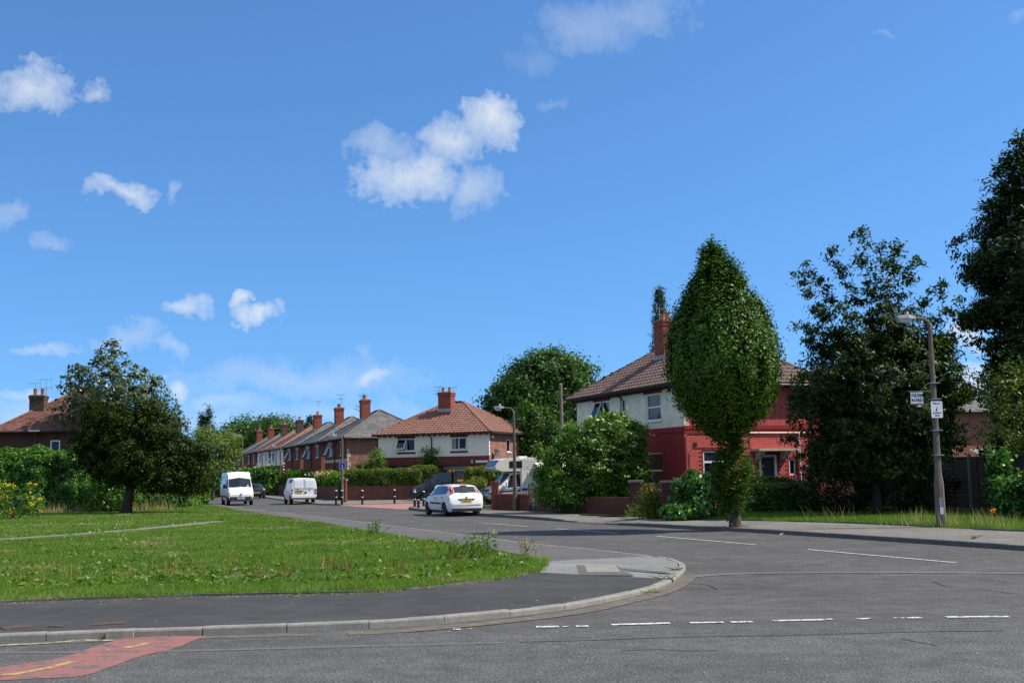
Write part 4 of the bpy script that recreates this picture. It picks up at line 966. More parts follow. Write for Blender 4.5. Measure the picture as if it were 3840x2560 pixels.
class Loft:
    def __init__(s, st): s.st = [(x, [Vector((x, w, z)) for w, z in r]) for x, r in st]; s.n = len(st[0][1])
    def S(s, i, j, side=1):
        i = min(max(i, 0), len(s.st)-1.0001); j = min(max(j, 0), s.n-1.0001); a, b = int(i), int(j); u, v = i-a, j-b
        p = (s.st[a][1][b]*(1-u)+s.st[a+1][1][b]*u)*(1-v)+(s.st[a][1][b+1]*(1-u)+s.st[a+1][1][b+1]*u)*v
        return Vector((p.x, p.y*side, p.z))
    def body(s, name, mat, parent, arches=(), smooth=35):
        mb = MB(); m = 2*s.n-1
        for x, r in s.st:
            mb.v += [tuple(Vector((p.x, -p.y, p.z))) for p in r]+[tuple(p) for p in r[-2::-1]]
        for i in range(len(s.st)-1):
            for k in range(m): mb.f.append((i*m+k, i*m+(k+1) % m, (i+1)*m+(k+1) % m, (i+1)*m+k))
        mb.f += [tuple(range(m))[::-1], tuple(range((len(s.st)-1)*m, len(s.st)*m))]
        o = mb.build(name, mat, parent, smooth=smooth)
        if arches:
            cb = MB()
            for x, z, r, w in arches:
                for sd in (-1, 1): cb.lathe([(r, sd*(w-.28)), (r, sd*(w+.3))], 24, (x, 0, z), 'y')
            MATS_ = 'trim_black'; c = cb.build('cutter', MATS_)
            inv = o.matrix_parent_inverse.copy(); par = o.parent; o.parent = None
            md = o.modifiers.new('b', 'BOOLEAN'); md.operation = 'DIFFERENCE'; md.object = c; md.solver = 'EXACT'; md.material_mode = 'TRANSFER'
            bpy.context.view_layer.update()
            me = bpy.data.meshes.new_from_object(o.evaluated_get(bpy.context.evaluated_depsgraph_get()))
            o.modifiers.clear(); o.data = me; o.parent = par; bpy.data.objects.remove(c)
            me.polygons.foreach_set('use_smooth', [True]*len(me.polygons)); me.set_sharp_from_angle(angle=R(smooth))
        return o
    def panel(s, name, mat, parent, i0, i1, j0, j1, side=1, off=.008, nu=4, nv=2, slant=0, slant2=0):
        g = []; e = 1e-3
        for a in range(nu+1):
            for b in range(nv+1):
                v = b/nv; u = a/nu; ia = i0+slant*v; ib = i1+slant2*v; i = ia+(ib-ia)*u; j = j0+(j1-j0)*v
                p = s.S(i, j, side); du = s.S(i+e, j, side)-s.S(i-e, j, side); dv = s.S(i, j+e, side)-s.S(i, j-e, side); n = du.cross(dv)
                n = n.normalized() if n.length > 1e-12 else Vector((0, side, 0))
                if n.y*side < 0 or (abs(n.y) < .05 and n.z < 0): n = -n
                g.append(p+n*off)
        mb = MB(); mb.v = [tuple(p) for p in g]; mb.f = [(a*(nv+1)+b, (a+1)*(nv+1)+b, (a+1)*(nv+1)+b+1, a*(nv+1)+b+1) for a in range(nu) for b in range(nv)]
        return mb.build(name, mat, parent, smooth=60)
    def across(s, name, mat, parent, i0, i1, j0, off=.008, nu=3, nv=8, w=1.0):
        g = []; top = s.n-1
        for a in range(nu+1):
            i = i0+(i1-i0)*a/nu
            for b in range(nv+1):
                t = (-1+2*b/nv)*w; sd = 1 if t >= 0 else -1; j = top-abs(t)*(top-j0); p = s.S(i, j, sd)
                du = s.S(i+.01, j, sd)-s.S(i-.01, j, sd); n = du.cross(Vector((0, 1, 0))); n = n.normalized()
                if n.z < 0 and abs(n.z) > .05: n = -n
                g.append(p+n*off)
        mb = MB(); mb.v = [tuple(p) for p in g]; mb.f = [(a*(nv+1)+b, (a+1)*(nv+1)+b, (a+1)*(nv+1)+b+1, a*(nv+1)+b+1) for a in range(nu) for b in range(nv)]
        return mb.build(name, mat, parent, smooth=60)
def wheels(parent, xs, y, r, w=.19, rim='rim'):
    for x in xs:
        for sd in (-1, 1):
            o = empty('wheel', (x, sd*y, r), 0, parent)
            MB().lathe([(r*.62, -w/2), (r*.93, -w/2), (r, -w*.35), (r, w*.35), (r*.93, w/2), (r*.62, w/2)], 24, axis='y').build('tyre', 'tyre', o, smooth=40)
            mb = MB(); mb.lathe([(r*.60, sd*w*.30), (r*.64, sd*w*.52), (r*.60, sd*w*.52), (r*.5, sd*w*.36), (r*.16, sd*w*.42), (r*.02, sd*w*.44)], 20, axis='y')
            for k in range(5):
                a = k*2*math.pi/5; m = Matrix.Rotation(a, 4, 'Y'); mb.box(-r*.09, r*.09, sd*w*.40 - .01, sd*w*.40+.012, r*.15, r*.58, m)
            mb.build('rim', rim, o, smooth=40)
def bx(parent, name, mat, c, d, m=None): return MB().cbox(c, d, m).build(name, mat, parent)
def plate(parent, mat, c, w, h, txt, face, rz=0):
    """number plate facing +x or -x"""
    o = MB().cbox((0, 0, 0), (.012, w, h)).build('number_plate', mat, parent); o.location = c
    t = text(txt, h*.78, 'ink', o, Matrix.Translation((face*.0075, 0, 0)) @ Matrix.Rotation(R(90 if face > 0 else -90), 4, 'Z') @ Matrix.Rotation(R(90), 4, 'X'), 'plate_characters', .002, .92)
    return o
def mirror(parent, x, y, z, mat='trim_black', d=(.12, .1, .16)):
    for sd in (-1, 1):
        mb = MB(); mb.lathe([(.01, -.02), (.5, .05), (.55, .3), (.5, .8), (.1, 1.0)], 10); o = mb.build('door_mirror', mat, parent, smooth=50)
        o.matrix_local = Matrix.Translation((x, sd*(y+.10), z)) @ Matrix.Diagonal((d[0], d[1]*1.6, d[2], 1))
# ---- white hatchback seen from behind
v = thing('hatchback_car', 'white five-door hatchback with high red tail lamps parked at the kerb, seen from behind', 'car', (-2.86, 51.9, 0), R(112)); v.scale = (.965, .965, .965)
B = Loft([(-2.10, [(.62, .34), (.70, .42), (.73, .52), (.70, .60), (.52, .64), (0, .65)]),
          (-2.05, [(.70, .26), (.80, .42), (.81, .62), (.79, .80), (.62, .88), (0, .90)]),
          (-1.96, [(.74, .22), (.83, .42), (.84, .66), (.81, .93), (.64, 1.02), (0, 1.04)]),
          (-1.56, [(.76, .20), (.84, .42), (.85, .66), (.82, .98), (.585, 1.37), (0, 1.40)]),
          (-1.00, [(.77, .19), (.85, .42), (.86, .66), (.83, .96), (.60, 1.42), (0, 1.45)]),
          (-.20, [(.77, .19), (.85, .42), (.86, .66), (.83, .93), (.60, 1.43), (0, 1.46)]),
          (.40, [(.77, .19), (.85, .42), (.86, .66), (.83, .91), (.58, 1.38), (0, 1.41)]),
          (1.15, [(.77, .19), (.85, .42), (.85, .66), (.82, .88), (.70, .94), (0, .99)]),
          (1.75, [(.74, .20), (.82, .42), (.81, .62), (.76, .76), (.60, .82), (0, .86)]),
          (2.05, [(.60, .25), (.70, .42), (.70, .52), (.62, .60), (.45, .65), (0, .67)])])
bd = B.body('body', 'car_white', v, [(1.32, .31, .36, .84), (-1.30, .31, .36, .84)])
B.across('rear_window', 'auto_glass', v, 2.12, 2.9, 4.12, w=.97)
for sd in (1, -1):
    B.panel('tail_lamp', 'lamp_red', v, 2.04, 2.98, 3.55, 4.1, sd, .012, 5, 3)
    B.panel('indicator', 'lamp_orange', v, 2.05, 2.35, 3.62, 4.0, sd, .016, 2, 2)
    B.panel('side_window', 'auto_glass', v, 5.0, 6.72, 3.08, 3.88, sd, .008, 5, 2, 0, -.62)
    B.panel('side_window', 'auto_glass', v, 3.62, 4.93, 3.08, 3.88, sd, .008, 5, 2)
    B.panel('side_window', 'auto_glass', v, 3.1, 3.52, 3.15, 3.75, sd, .008, 3, 2, .05, 0)
    B.panel('door_moulding', 'trim_black', v, 4.05, 6.35, 1.55, 1.85, sd, .018, 6, 1)
    B.panel('door_gap', 'trim_grey', v, 4.96, 4.985, .8, 3.05, sd, .004, 1, 4); B.panel('door_gap', 'trim_grey', v, 6.55, 6.575, .8, 3.05, sd, .004, 1, 4)
    B.panel('sill_trim', 'trim_black', v, 3.4, 6.9, .0, .35, sd, .008, 6, 1)
    for i in (3.75, 5.15): B.panel('door_handle', 'trim_black', v, i, i+.25, 2.55, 2.75, sd, .03, 2, 1)
B.across('windscreen', 'auto_glass', v, 6.1, 6.92, 4.05, w=.95)
bx(v, 'rear_bumper', 'trim_black', (-2.03, 0, .30), (.16, 1.42, .13)); bx(v, 'bumper_strip', 'car_white', (-2.085, 0, .56), (.07, 1.40, .08))
MB().add([(-2.105, y, z) for y, z in ((-.40, .80), (.40, .80), (.32, .745), (-.32, .745))]+[(-2.04, y, z) for y, z in ((-.40, .80), (.40, .80), (.32, .745), (-.32, .745))], [(0, 1, 2, 3), (7, 6, 5, 4), (0, 4, 5, 1), (1, 5, 6, 2), (2, 6, 7, 3), (3, 7, 4, 0)]).build('plate_recess', 'trim_black', v)
plate(v, 'plate_yellow', (-2.115, 0, .70), .50, .11, 'PN02 XGY', -1)
bx(v, 'wiper', 'trim_black', (-1.99, .1, 1.075), (.02, .42, .02)); bx(v, 'brake_lamp', 'lamp_red', (-1.60, 0, 1.395), (.04, .3, .03)); bx(v, 'badge', 'stripe_blue', (-2.075, 0, .86), (.02, .09, .045)); bx(v, 'lock', 'ink', (-2.10, 0, .635), (.02, .035, .035)); bx(v, 'badge', 'trim_grey', (-2.085, -.55, .64), (.02, .07, .02))
B.across('tailgate_gap', 'trim_grey', v, 1.28, 1.32, 3.6, .003, 1, 8)
wheels(v, (1.32, -1.30), .74, .305); mirror(v, .95, .80, .90)
bx(v, 'exhaust', 'trim_grey', (-2.02, .45, .24), (.15, .06, .05))
# ---- white high-roof van facing the camera
v = thing('high_roof_van', 'white high-roof panel van facing the camera beside the hedge', 'van', (-18.75, 76.4, 0), R(-69.5)); v.scale = (.89, .89, .89)
B = Loft([(-2.70, [(.86, .35), (.92, .6), (.95, 1.1), (.93, 1.7), (.80, 2.38), (0, 2.42)]), (-2.66, [(.88, .32), (.95, .6), (.98, 1.1), (.96, 1.7), (.84, 2.42), (0, 2.46)]),
          (.55, [(.88, .32), (.95, .6), (.98, 1.1), (.96, 1.7), (.84, 2.44), (0, 2.49)]), (1.05, [(.88, .32), (.95, .6), (.98, 1.1), (.95, 1.62), (.80, 2.26), (0, 2.42)]),
          (1.32, [(.88, .32), (.95, .6), (.98, 1.08), (.94, 1.5), (.80, 1.98), (0, 2.10)]),
          (1.95, [(.88, .32), (.95, .6), (.97, .95), (.93, 1.12), (.84, 1.26), (0, 1.34)]), (2.30, [(.86, .32), (.93, .55), (.94, .82), (.90, .95), (.78, 1.02), (0, 1.08)]), (2.50, [(.74, .34), (.82, .45), (.83, .62), (.80, .74), (.66, .80), (0, .83)])])
B.body('body', 'van_white', v, [(1.75, .34, .42, .95), (-1.60, .34, .42, .95)])
B.across('windscreen', 'auto_glass', v, 4.08, 4.93, 4.0, w=.98)
for sd in (1, -1):
    B.panel('side_window', 'auto_glass', v, 3.1, 4.85, 2.3, 3.6, sd, .01, 4, 2, 0, -.6)
    B.panel('headlamp', 'lamp_clear', v, 5.55, 6.75, 2.35, 3.75, sd, .012, 4, 3); B.panel('indicator', 'lamp_orange', v, 5.5, 6.8, 2.0, 2.35, sd, .012, 4, 1)
    B.panel('side_moulding', 'trim_grey', v, .3, 4.6, .95, 1.2, sd, .015, 6, 1); B.panel('door_gap', 'trim_grey', v, 2.02, 2.05, .5, 3.9, sd, .004, 1, 4)
    B.panel('side_panel', 'trim_grey', v, 1.08, 1.082, .8, 3.9, sd, .004, 1, 4)
    for k in range(3): bx(v, 'side_lettering', 'trim_grey', (-.4+.02*k, sd*(.945-.05*k), 1.25+.32*k), (1.2-.25*k, .02, .10))
bump_ = Loft([(2.12, [(.90, .30), (.97, .42), (.96, .62), (.90, .66), (0, .66)]), (2.38, [(.86, .30), (.92, .42), (.91, .62), (.85, .66), (0, .66)]), (2.60, [(.62, .32), (.72, .42), (.71, .60), (.64, .64), (0, .64)])])
bump_.body('bumper', 'trim_grey', v)
for sd in (1, -1): MB().cbox((2.44, sd*.36, .80), (.10, .52, .075), Matrix.Rotation(R(-sd*7), 4, 'X')).build('grille', 'trim_black', v)
bx(v, 'lower_grille', 'trim_black', (2.55, 0, .50), (.12, 1.15, .09)); dm = MB().lathe([(.0, 0), (.10, .0), (.10, .03), (.055, .03), (.055, .0)], 4).build('badge', 'rim', v); dm.matrix_local = Matrix.Translation((2.50, 0, .82)) @ Matrix.Rotation(R(90), 4, 'Y') @ Matrix.Diagonal((1.25, .85, 1, 1))
plate(v, 'plate_white', (2.62, 0, .535), .52, .11, 'HM08 ULA', 1)
bx(v, 'tax_disc', 'plate_white', (1.93, .55, 1.42), (.02, .12, .16)); bx(v, 'wiper', 'trim_black', (1.93, -.1, 1.36), (.03, .9, .03))
wheels(v, (1.75, -1.60), .83, .345, .21, 'trim_grey'); mirror(v, 1.42, .98, 1.25, d=(.16, .14, .34))
# ---- white low van seen from behind
v = thing('low_panel_van', 'white low-roof panel van with twin rear doors and a tow ball, seen from behind', 'van', (-14.5, 76.3, 0), R(109)); v.scale = (.88, .88, .88)
B = Loft([(-2.28, [(.82, .45), (.90, .62), (.92, 1.15), (.87, 1.55), (.76, 1.88), (0, 1.92)]), (-2.22, [(.84, .40), (.94, .62), (.96, 1.15), (.91, 1.58), (.79, 1.92), (0, 1.97)]),
          (.70, [(.86, .32), (.95, .60), (.97, 1.12), (.92, 1.56), (.79, 1.93), (0, 1.99)]), (1.30, [(.86, .32), (.95, .60), (.96, 1.1), (.92, 1.3), (.78, 1.72), (0, 1.8)]),
          (1.95, [(.86, .32), (.94, .60), (.93, .95), (.88, 1.08), (.75, 1.16), (0, 1.2)]), (2.35, [(.80, .34), (.86, .5), (.85, .75), (.80, .85), (.66, .9), (0, .94)])])
B.body('body', 'van_white', v, [(1.55, .33, .41, .94), (-1.38, .33, .41, .94)])
for y0, y1 in ((.02, .80), (-.80, -.02)):
    mb = MB(); a, b = y0+.06, y1-.06; x = -2.285
    mb.add([(x, a, 1.20), (x, b, 1.20), (x, b, 1.80), (x, a, 1.80)]+[(x-.018, a+.02, 1.22), (x-.018, b-.02, 1.22), (x-.018, b-.02, 1.78), (x-.018, a+.02, 1.78)], [(4, 5, 6, 7), (0, 1, 5, 4), (1, 2, 6, 5), (2, 3, 7, 6), (3, 0, 4, 7)]); mb.build('door_panel', 'van_white', v)
bx(v, 'door_gap', 'trim_grey', (-2.286, 0, 1.22), (.012, .012, 1.25)); bx(v, 'door_gap', 'trim_grey', (-2.286, 0, 1.12), (.012, 1.62, .010))
bx(v, 'rear_bumper', 'trim_grey', (-2.27, 0, .46), (.2, 1.75, .10)); bx(v, 'bumper_cover', 'van_white', (-2.27, 0, .60), (.12, 1.72, .18))
for sd in (1, -1):
    bx(v, 'tail_lamp', 'lamp_red', (-2.275, sd*.88, .97), (.09, .10, .36)); bx(v, 'reverse_lamp', 'lamp_clear', (-2.285, sd*.88, .92), (.09, .09, .07))
    B.panel('load_window', 'trim_grey', v, 1.1, 1.6, 3.1, 3.8, sd, .004, 3, 1); B.panel('side_window', 'auto_glass', v, 2.1, 3.5, 2.9, 3.8, sd, .01, 4, 2, 0, -.3)
    B.panel('slide_rail', 'trim_black', v, 1.25, 1.45, 2.1, 2.16, sd, .015, 2, 1)
bx(v, 'plate_lamp', 'trim_grey', (-2.295, .38, 1.0), (.03, .56, .07)); plate(v, 'plate_yellow', (-2.30, .38, .88), .52, .12, 'DE04 XGT', -1); bx(v, 'lock', 'ink', (-2.295, -.14, .9), (.03, .13, .12)); bx(v, 'door_handle', 'trim_black', (-2.295, -.42, 1.10), (.03, .10, .03)); bx(v, 'lettering', 'trim_grey', (-2.292, .48, 1.135), (.012, .2, .025))
MB().tube([(-2.3, 0, .36), (-2.42, 0, .36), (-2.44, 0, .44)], [.03, .03, .045], 6).build('tow_ball', 'rim', v, fix=False)
wheels(v, (1.55, -1.38), .82, .33, .2, 'trim_grey'); mirror(v, 1.30, .95, 1.15, d=(.14, .12, .28))
# ---- small dark car further off
v = thing('small_car', 'small dark blue car parked far down the street between the two white vans', 'car', (-22.35, 97.2, 0), R(111)); v.scale = (.9, .9, .9)
B = Loft([(-1.78, [(.55, .30), (.70, .4), (.72, .6), (.66, .72), (.45, .78), (0, .8)]), (-1.66, [(.66, .24), (.78, .42), (.80, .66), (.74, .9), (.55, 1.0), (0, 1.02)]), (-1.30, [(.70, .22), (.81, .42), (.82, .68), (.76, .95), (.55, 1.28), (0, 1.34)]),
          (-.5, [(.72, .2), (.82, .42), (.82, .68), (.78, .95), (.56, 1.36), (0, 1.41)]), (.3, [(.72, .2), (.82, .42), (.82, .68), (.78, .92), (.54, 1.32), (0, 1.37)]), (1.0, [(.72, .2), (.81, .42), (.8, .66), (.75, .85), (.6, .92), (0, .96)]), (1.75, [(.6, .25), (.68, .4), (.66, .55), (.58, .64), (.4, .68), (0, .7)])])
B.body('body', 'car_navy', v, [(1.15, .28, .33, .81), (-1.12, .28, .33, .81)])
B.across('rear_window', 'auto_glass', v, 1.15, 1.95, 4.1, w=.92)
for sd in (1, -1):
    B.panel('tail_lamp', 'lamp_red', v, .55, 1.2, 2.75, 3.55, sd, .014, 3, 2); B.panel('side_window', 'auto_glass', v, 2.2, 4.6, 3.1, 3.85, sd, .01, 4, 2, 0, -.4)
    B.panel('reflector', 'lamp_clear', v, .35, .55, 2.4, 2.7, sd, .016, 1, 1)
plate(v, 'plate_yellow', (-1.80, 0, .56), .5, .11, 'LV07 KJE', -1); bx(v, 'badge', 'rim', (-1.72, 0, .9), (.03, .08, .04)); wheels(v, (1.15, -1.12), .72, .28); mirror(v, .75, .76, .9)
# ---- dark flatbed truck
v = thing('flatbed_truck', 'dark green flatbed truck cab with a white oval door badge, behind the white hatchback', 'truck', (-4.75, 76.75, 0), R(197)); v.scale = (.93, .93, .93)
B = Loft([(-.35, [(.86, .45), (.92, .7), (.94, 1.15), (.90, 1.5), (.80, 2.05), (0, 2.10)]), (.45, [(.86, .40), (.92, .7), (.94, 1.15), (.90, 1.5), (.80, 2.06), (0, 2.12)]), (.80, [(.86, .38), (.92, .7), (.94, 1.15), (.90, 1.46), (.78, 1.94), (0, 2.02)]),
          (1.62, [(.86, .36), (.92, .7), (.93, 1.05), (.88, 1.18), (.78, 1.27), (0, 1.32)]), (2.25, [(.84, .36), (.90, .66), (.90, .92), (.84, 1.0), (.7, 1.06), (0, 1.10)]), (2.48, [(.74, .38), (.82, .5), (.82, .7), (.76, .8), (.62, .84), (0, .87)])])
B.body('cab', 'truck_green', v, [(1.62, .36, .43, .92)])
B.across('windscreen', 'auto_glass', v, 2.12, 2.92, 4.05, w=.96)
for sd in (1, -1):
    B.panel('side_window', 'auto_glass', v, .35, 2.62, 2.72, 3.85, sd, .01, 5, 2, 0, -.62); B.panel('window_pillar', 'trim_black', v, 1.35, 1.42, 2.72, 3.85, sd, .014, 1, 2, .0, 0.)
    B.panel('headlamp', 'lamp_clear', v, 4.15, 4.9, 2.15, 3.1, sd, .012, 4, 2); B.panel('side_marker', 'lamp_orange', v, 3.2, 3.35, 1.9, 2.0, sd, .015, 1, 1)
    ov = MB().lathe([(0, 0), (.24, 0), (.24, .006), (0, .006)], 24, axis='y').build('door_badge', 'plate_white', v); ov.matrix_local = Matrix.Translation((.62, sd*.94, 1.02)) @ Matrix.Diagonal((1.3, sd, .85, 1))
    text('EJP', .26, 'stripe_blue', v, Matrix.Translation((.62, sd*.953, 1.02)) @ Matrix.Rotation(R(180 if sd > 0 else 0), 4, 'Z') @ Matrix.Rotation(R(90), 4, 'X'), 'badge_lettering', .006)
bx(v, 'bumper', 'trim_black', (2.38, 0, .48), (.22, 1.72, .24)); bx(v, 'grille', 'trim_black', (2.44, 0, .74), (.12, .9, .12))
bx(v, 'headboard', 'trim_black', (-.50, 0, 1.5), (.06, 1.8, 1.25)); bx(v, 'bed', 'trim_grey', (-2.1, 0, .86), (3.1, 1.9, .16)); bx(v, 'bed_side', 'trim_black', (-2.1, .95, 1.05), (3.1, .04, .34)); bx(v, 'bed_side', 'trim_black', (-2.1, -.95, 1.05), (3.1, .04, .34)); bx(v, 'chassis', 'trim_black', (-1.2, 0, .6), (4.6, .8, .2))
bx(v, 'tool_box', 'orange_box', (-1.3, .3, 1.50), (.9, .5, .14)); bx(v, 'load_crate', 'stone_trim', (-2.2, .3, 1.45), (.55, .7, .34)); bx(v, 'beacon', 'lamp_orange', (-.42, 0, 2.2), (.12, .3, .2)); MB().tube([(-.5, .85, .9), (-.5, .85, 2.35)], .03, 5).build('ladder_post', 'orange_box', v, fix=False)
wheels(v, (1.62, -2.3), .80, .36, .2, 'trim_grey'); mirror(v, 1.25, .95, 1.25, d=(.14, .12, .36))
# ---- coach-built motorhome
v = thing('motorhome', 'cream motorhome with over-cab bed and blue stripe parked behind the garden wall', 'motorhome', (1.0, 65.0, .06), R(199)); v.scale = (.95, .95, .95)
B = Loft([(.9, [(.90, .40), (.98, .6), (1.0, 1.05), (.96, 1.35), (.86, 1.95), (0, 1.98)]), (1.55, [(.90, .38), (.98, .6), (1.0, 1.02), (.96, 1.3), (.84, 1.93), (0, 1.98)]), (2.25, [(.90, .38), (.97, .6), (.98, .95), (.93, 1.08), (.84, 1.16), (0, 1.22)]), (2.95, [(.86, .38), (.93, .55), (.93, .82), (.88, .9), (.78, .95), (0, 1.0)]), (3.12, [(.8, .4), (.86, .5), (.86, .65), (.8, .75), (.7, .8), (0, .83)])])
B.body('cab', 'home_white', v, [(2.35, .33, .41, .97)])
B.across('windscreen', 'auto_glass', v, 1.12, 1.95, 4.02, w=.98)
def hull(name, prof, hw, mat, parent=None, bev=.06):
    n = len(prof); mb = MB(); cx = sum(p[0] for p in prof)/n; cz = sum(p[1] for p in prof)/n; L = []
    for w, sh in ((-hw, 1-bev*.6), (-hw+bev, 1), (hw-bev, 1), (hw, 1-bev*.6)): L.append([(cx+(x-cx)*sh, w, cz+(z-cz)*sh) for x, z in prof])
    for r in L: mb.v += r
    for k in range(3): mb.f += [(k*n+i, k*n+(i+1) % n, (k+1)*n+(i+1) % n, (k+1)*n+i) for i in range(n)]
    mb.f += [tuple(range(n))[::-1], tuple(range(3*n, 4*n))]; return mb.build(name, mat, parent, smooth=30)
hull('coach_body', [(-3.1, .45), (1.05, .45), (1.05, 2.02), (1.05, 2.72), (.9, 2.80), (-2.9, 2.80), (-3.1, 2.65)], 1.06, 'home_white', v)
hull('over_cab_pod', [(1.02, 1.98), (2.25, 1.98), (2.62, 2.12), (2.64, 2.30), (2.30, 2.68), (2.0, 2.76), (1.02, 2.80)], 1.05, 'home_white', v, .10)
for sd in (1, -1):
    B.panel('side_window', 'auto_glass', v, .25, 1.5, 2.2, 3.8, sd, .012, 4, 2, .0, -.2); B.panel('blue_stripe', 'stripe_blue', v, .0, 3.6, 1.5, 1.75, sd, .012, 6, 1); B.panel('blue_stripe', 'stripe_blue', v, .0, 2.6, 1.9, 1.97, sd, .012, 6, 1)
    bx(v, 'blue_stripe', 'stripe_blue', (-1.0, sd*1.062, .92), (4.0, .012, .14)); bx(v, 'blue_stripe', 'stripe_blue', (1.8, sd*1.035, 2.04), (1.3, .012, .03))
    w = bx(v, 'side_window', 'trim_black', (1.35, sd*1.055, 2.40), (.80, .03, .40)); bx(w, 'pane', 'auto_glass', (1.35, sd*1.075, 2.40), (.66, .015, .28))
    w = bx(v, 'side_window', 'trim_black', (-.9, sd*1.065, 1.75), (1.1, .03, .6)); bx(w, 'pane', 'auto_glass', (-.9, sd*1.085, 1.75), (.98, .015, .48))
    for k in range(6): bx(v, 'side_rib', 'home_white', (-.4 if k < 9 else 0, sd*1.063, 2.12+k*.1), (2.6, .016, .02))
mb = MB(); mb.add([(2.50, -.78, 2.44), (2.50, .78, 2.44), (2.33, .78, 2.66), (2.33, -.78, 2.66)], [(0, 1, 2, 3)]); m_ = Matrix.Translation((.035, 0, .02))
fw = MB().add([(2.655, -.8, 2.30), (2.655, .8, 2.30), (2.36, .8, 2.655), (2.36, -.8, 2.655)], [(0, 1, 2, 3)]).build('front_window', 'trim_black', v); MB().add([(2.665, -.72, 2.325), (2.665, .72, 2.325), (2.40, .72, 2.64), (2.40, -.72, 2.64)], [(0, 1, 2, 3)]).build('pane', 'auto_glass', fw)
bx(v, 'blue_stripe', 'stripe_blue', (2.645, 0, 2.17), (.02, 1.7, .04)); bx(v, 'bonnet_stripe', 'stripe_blue', (3.02, 0, .9), (.3, 1.74, .12)); bx(v, 'bumper', 'trim_grey', (3.1, 0, .48), (.16, 1.7, .2))
bx(v, 'entry_door', 'home_white', (.35, 1.072, 1.25), (.55, .02, 1.4)); bx(v, 'wardrobe_panel', 'brown_panel', (-.55, 1.09, 1.55), (.45, .03, .8)); MB().add([(.15, 1.06, 2.45), (-2.2, 1.06, 2.45), (-2.2, 1.75, 2.05), (.15, 1.75, 2.05)]+[(.15, 1.06, 2.49), (-2.2, 1.06, 2.49), (-2.2, 1.75, 2.09), (.15, 1.75, 2.09)], [(0, 1, 2, 3), (7, 6, 5, 4), (0, 4, 5, 1), (1, 5, 6, 2), (2, 6, 7, 3), (3, 7, 4, 0)]).build('awning', 'awning', v)
MB().tube([(.1, 1.75, 2.05), (.12, 1.7, .1)], .02, 5).build('awning_leg', 'timber_dark', v, fix=False)
bx(v, 'roof_vent', 'plastic_white', (.6, 0, 2.85), (.5, .5, .1)); bx(v, 'roof_rack', 'plastic_white', (-1.6, 0, 2.86), (1.5, 1.4, .07)); bx(v, 'wiper', 'trim_black', (2.2, .2, 1.24), (.03, .8, .03))
for sd in (1, -1): B.panel('headlamp', 'lamp_clear', v, 3.05, 3.7, 2.1, 2.9, sd, .012, 3, 1)
wheels(v, (2.35, -1.6), .86, .34, .2, 'plastic_white'); mirror(v, 1.95, .98, 1.1, 'plastic_white', (.13, .12, .34))
# ------------------------------------------------------------------ lamps, signs, bollards
M('concrete_post', (.17, .135, .11), .9, .25, 5, .5, 70, fine=.3); M('lamp_metal', (.33, .33, .33), .6, .15, 6); M('lamp_glass', (.42, .43, .43), .25, .1, 6, spec=.6)
M('sign_white', (.74, .75, .75), .45, .05, 4); M('sign_blue', (.01, .06, .42), .45, .05, 4); M('sign_red', (.5, .01, .02), .45, .05, 4); M('bollard_black', (.014, .014, .015), .5, .2, 6); M('timber_grey', (.17, .135, .10), .9, .3, 6, .4, 40, fine=.3); M('timber_fence', (.115, .088, .062), .9, .35, 4, .4, 40, fine=.3, island=.3); M('timber_red', (.075, .022, .020), .85, .3, 5, .3, 40); M('concrete_fence', (.24, .225, .20), .9, .25, 5, .4, 60); M('iron_black', (.012, .012, .012), .5, .2, 6); M('corrugated', (.33, .33, .27), .8, .3, 4); M('pole_wood', (.20, .16, .125), .9, .3, 5, .5, 40); M('coping', (.30, .26, .21), .9, .3, 5, .4, 60)
def street_lamp(label, loc, h, arm, az, r0, r1, base_h=1.3, base_r=None, lantern=.62, cat='street lamp', head=True, mat='concrete_post', n=8, rise=.12):
    t = thing('street_lamp', label, cat, loc, az, 'street lamps')
    br = base_r or r0*1.35
    MB().tube([(0, 0, -.1), (0, 0, base_h), (0, 0, base_h*1.25), (0, 0, h)], [br, br*.92, r0, r1], n).build('column', mat, t, fix=False)
    if arm:
        MB().tube([(0, 0, h-.02), (0, 0, h+.10), (.10*arm, 0, h+.10+rise*.9), (.35*arm, 0, h+.14+rise*1.4), (arm, 0, h+.15+rise*1.5)], [r1*1.02, r1, r1*.8, r1*.62, r1*.55], 8).build('bracket_arm', mat, t, smooth=50, fix=False)
    if head:
        z = h+.15+rise*1.5; L = lantern
        m = MB(); m.add([(arm-.05, y, z+q) for y, q in ((-.07, -.03), (.07, -.03), (.06, .06), (-.06, .06))]+[(arm+L*.35, y, z+q) for y, q in ((-.15, -.02), (.15, -.02), (.12, .10), (-.12, .10))]+[(arm+L, y, z+q) for y, q in ((-.11, -.02), (.11, -.02), (.09, .07), (-.09, .07))],
              [(0, 3, 2, 1), (8, 9, 10, 11)]+[(a+i, a+(i+1) % 4, a+4+(i+1) % 4, a+4+i) for a in (0, 4) for i in range(4)]); la = m.build('lantern', 'lamp_metal', t)
        m = MB(); m.add([(arm+.06, y, z-.025) for y in (-.11, .11)]+[(arm+L-.02, y, z-.025) for y in (-.10, .10)]+[(arm+.12, y, z-.15) for y in (-.08, .08)]+[(arm+L-.08, y, z-.13) for y in (-.07, .07)], [(0, 1, 3, 2), (4, 6, 7, 5), (0, 4, 5, 1), (2, 3, 7, 6), (0, 2, 6, 4), (1, 5, 7, 3)]); m.build('lamp_bowl', 'lamp_glass', la)
        MB().lathe([(.05, 0), (.05, .05), (.03, .09), (.0, .10)], 8, (arm+L*.35, 0, z+.09)).build('photocell', 'stone_trim', la)
    return t
b = G(3530, 1975, .12)
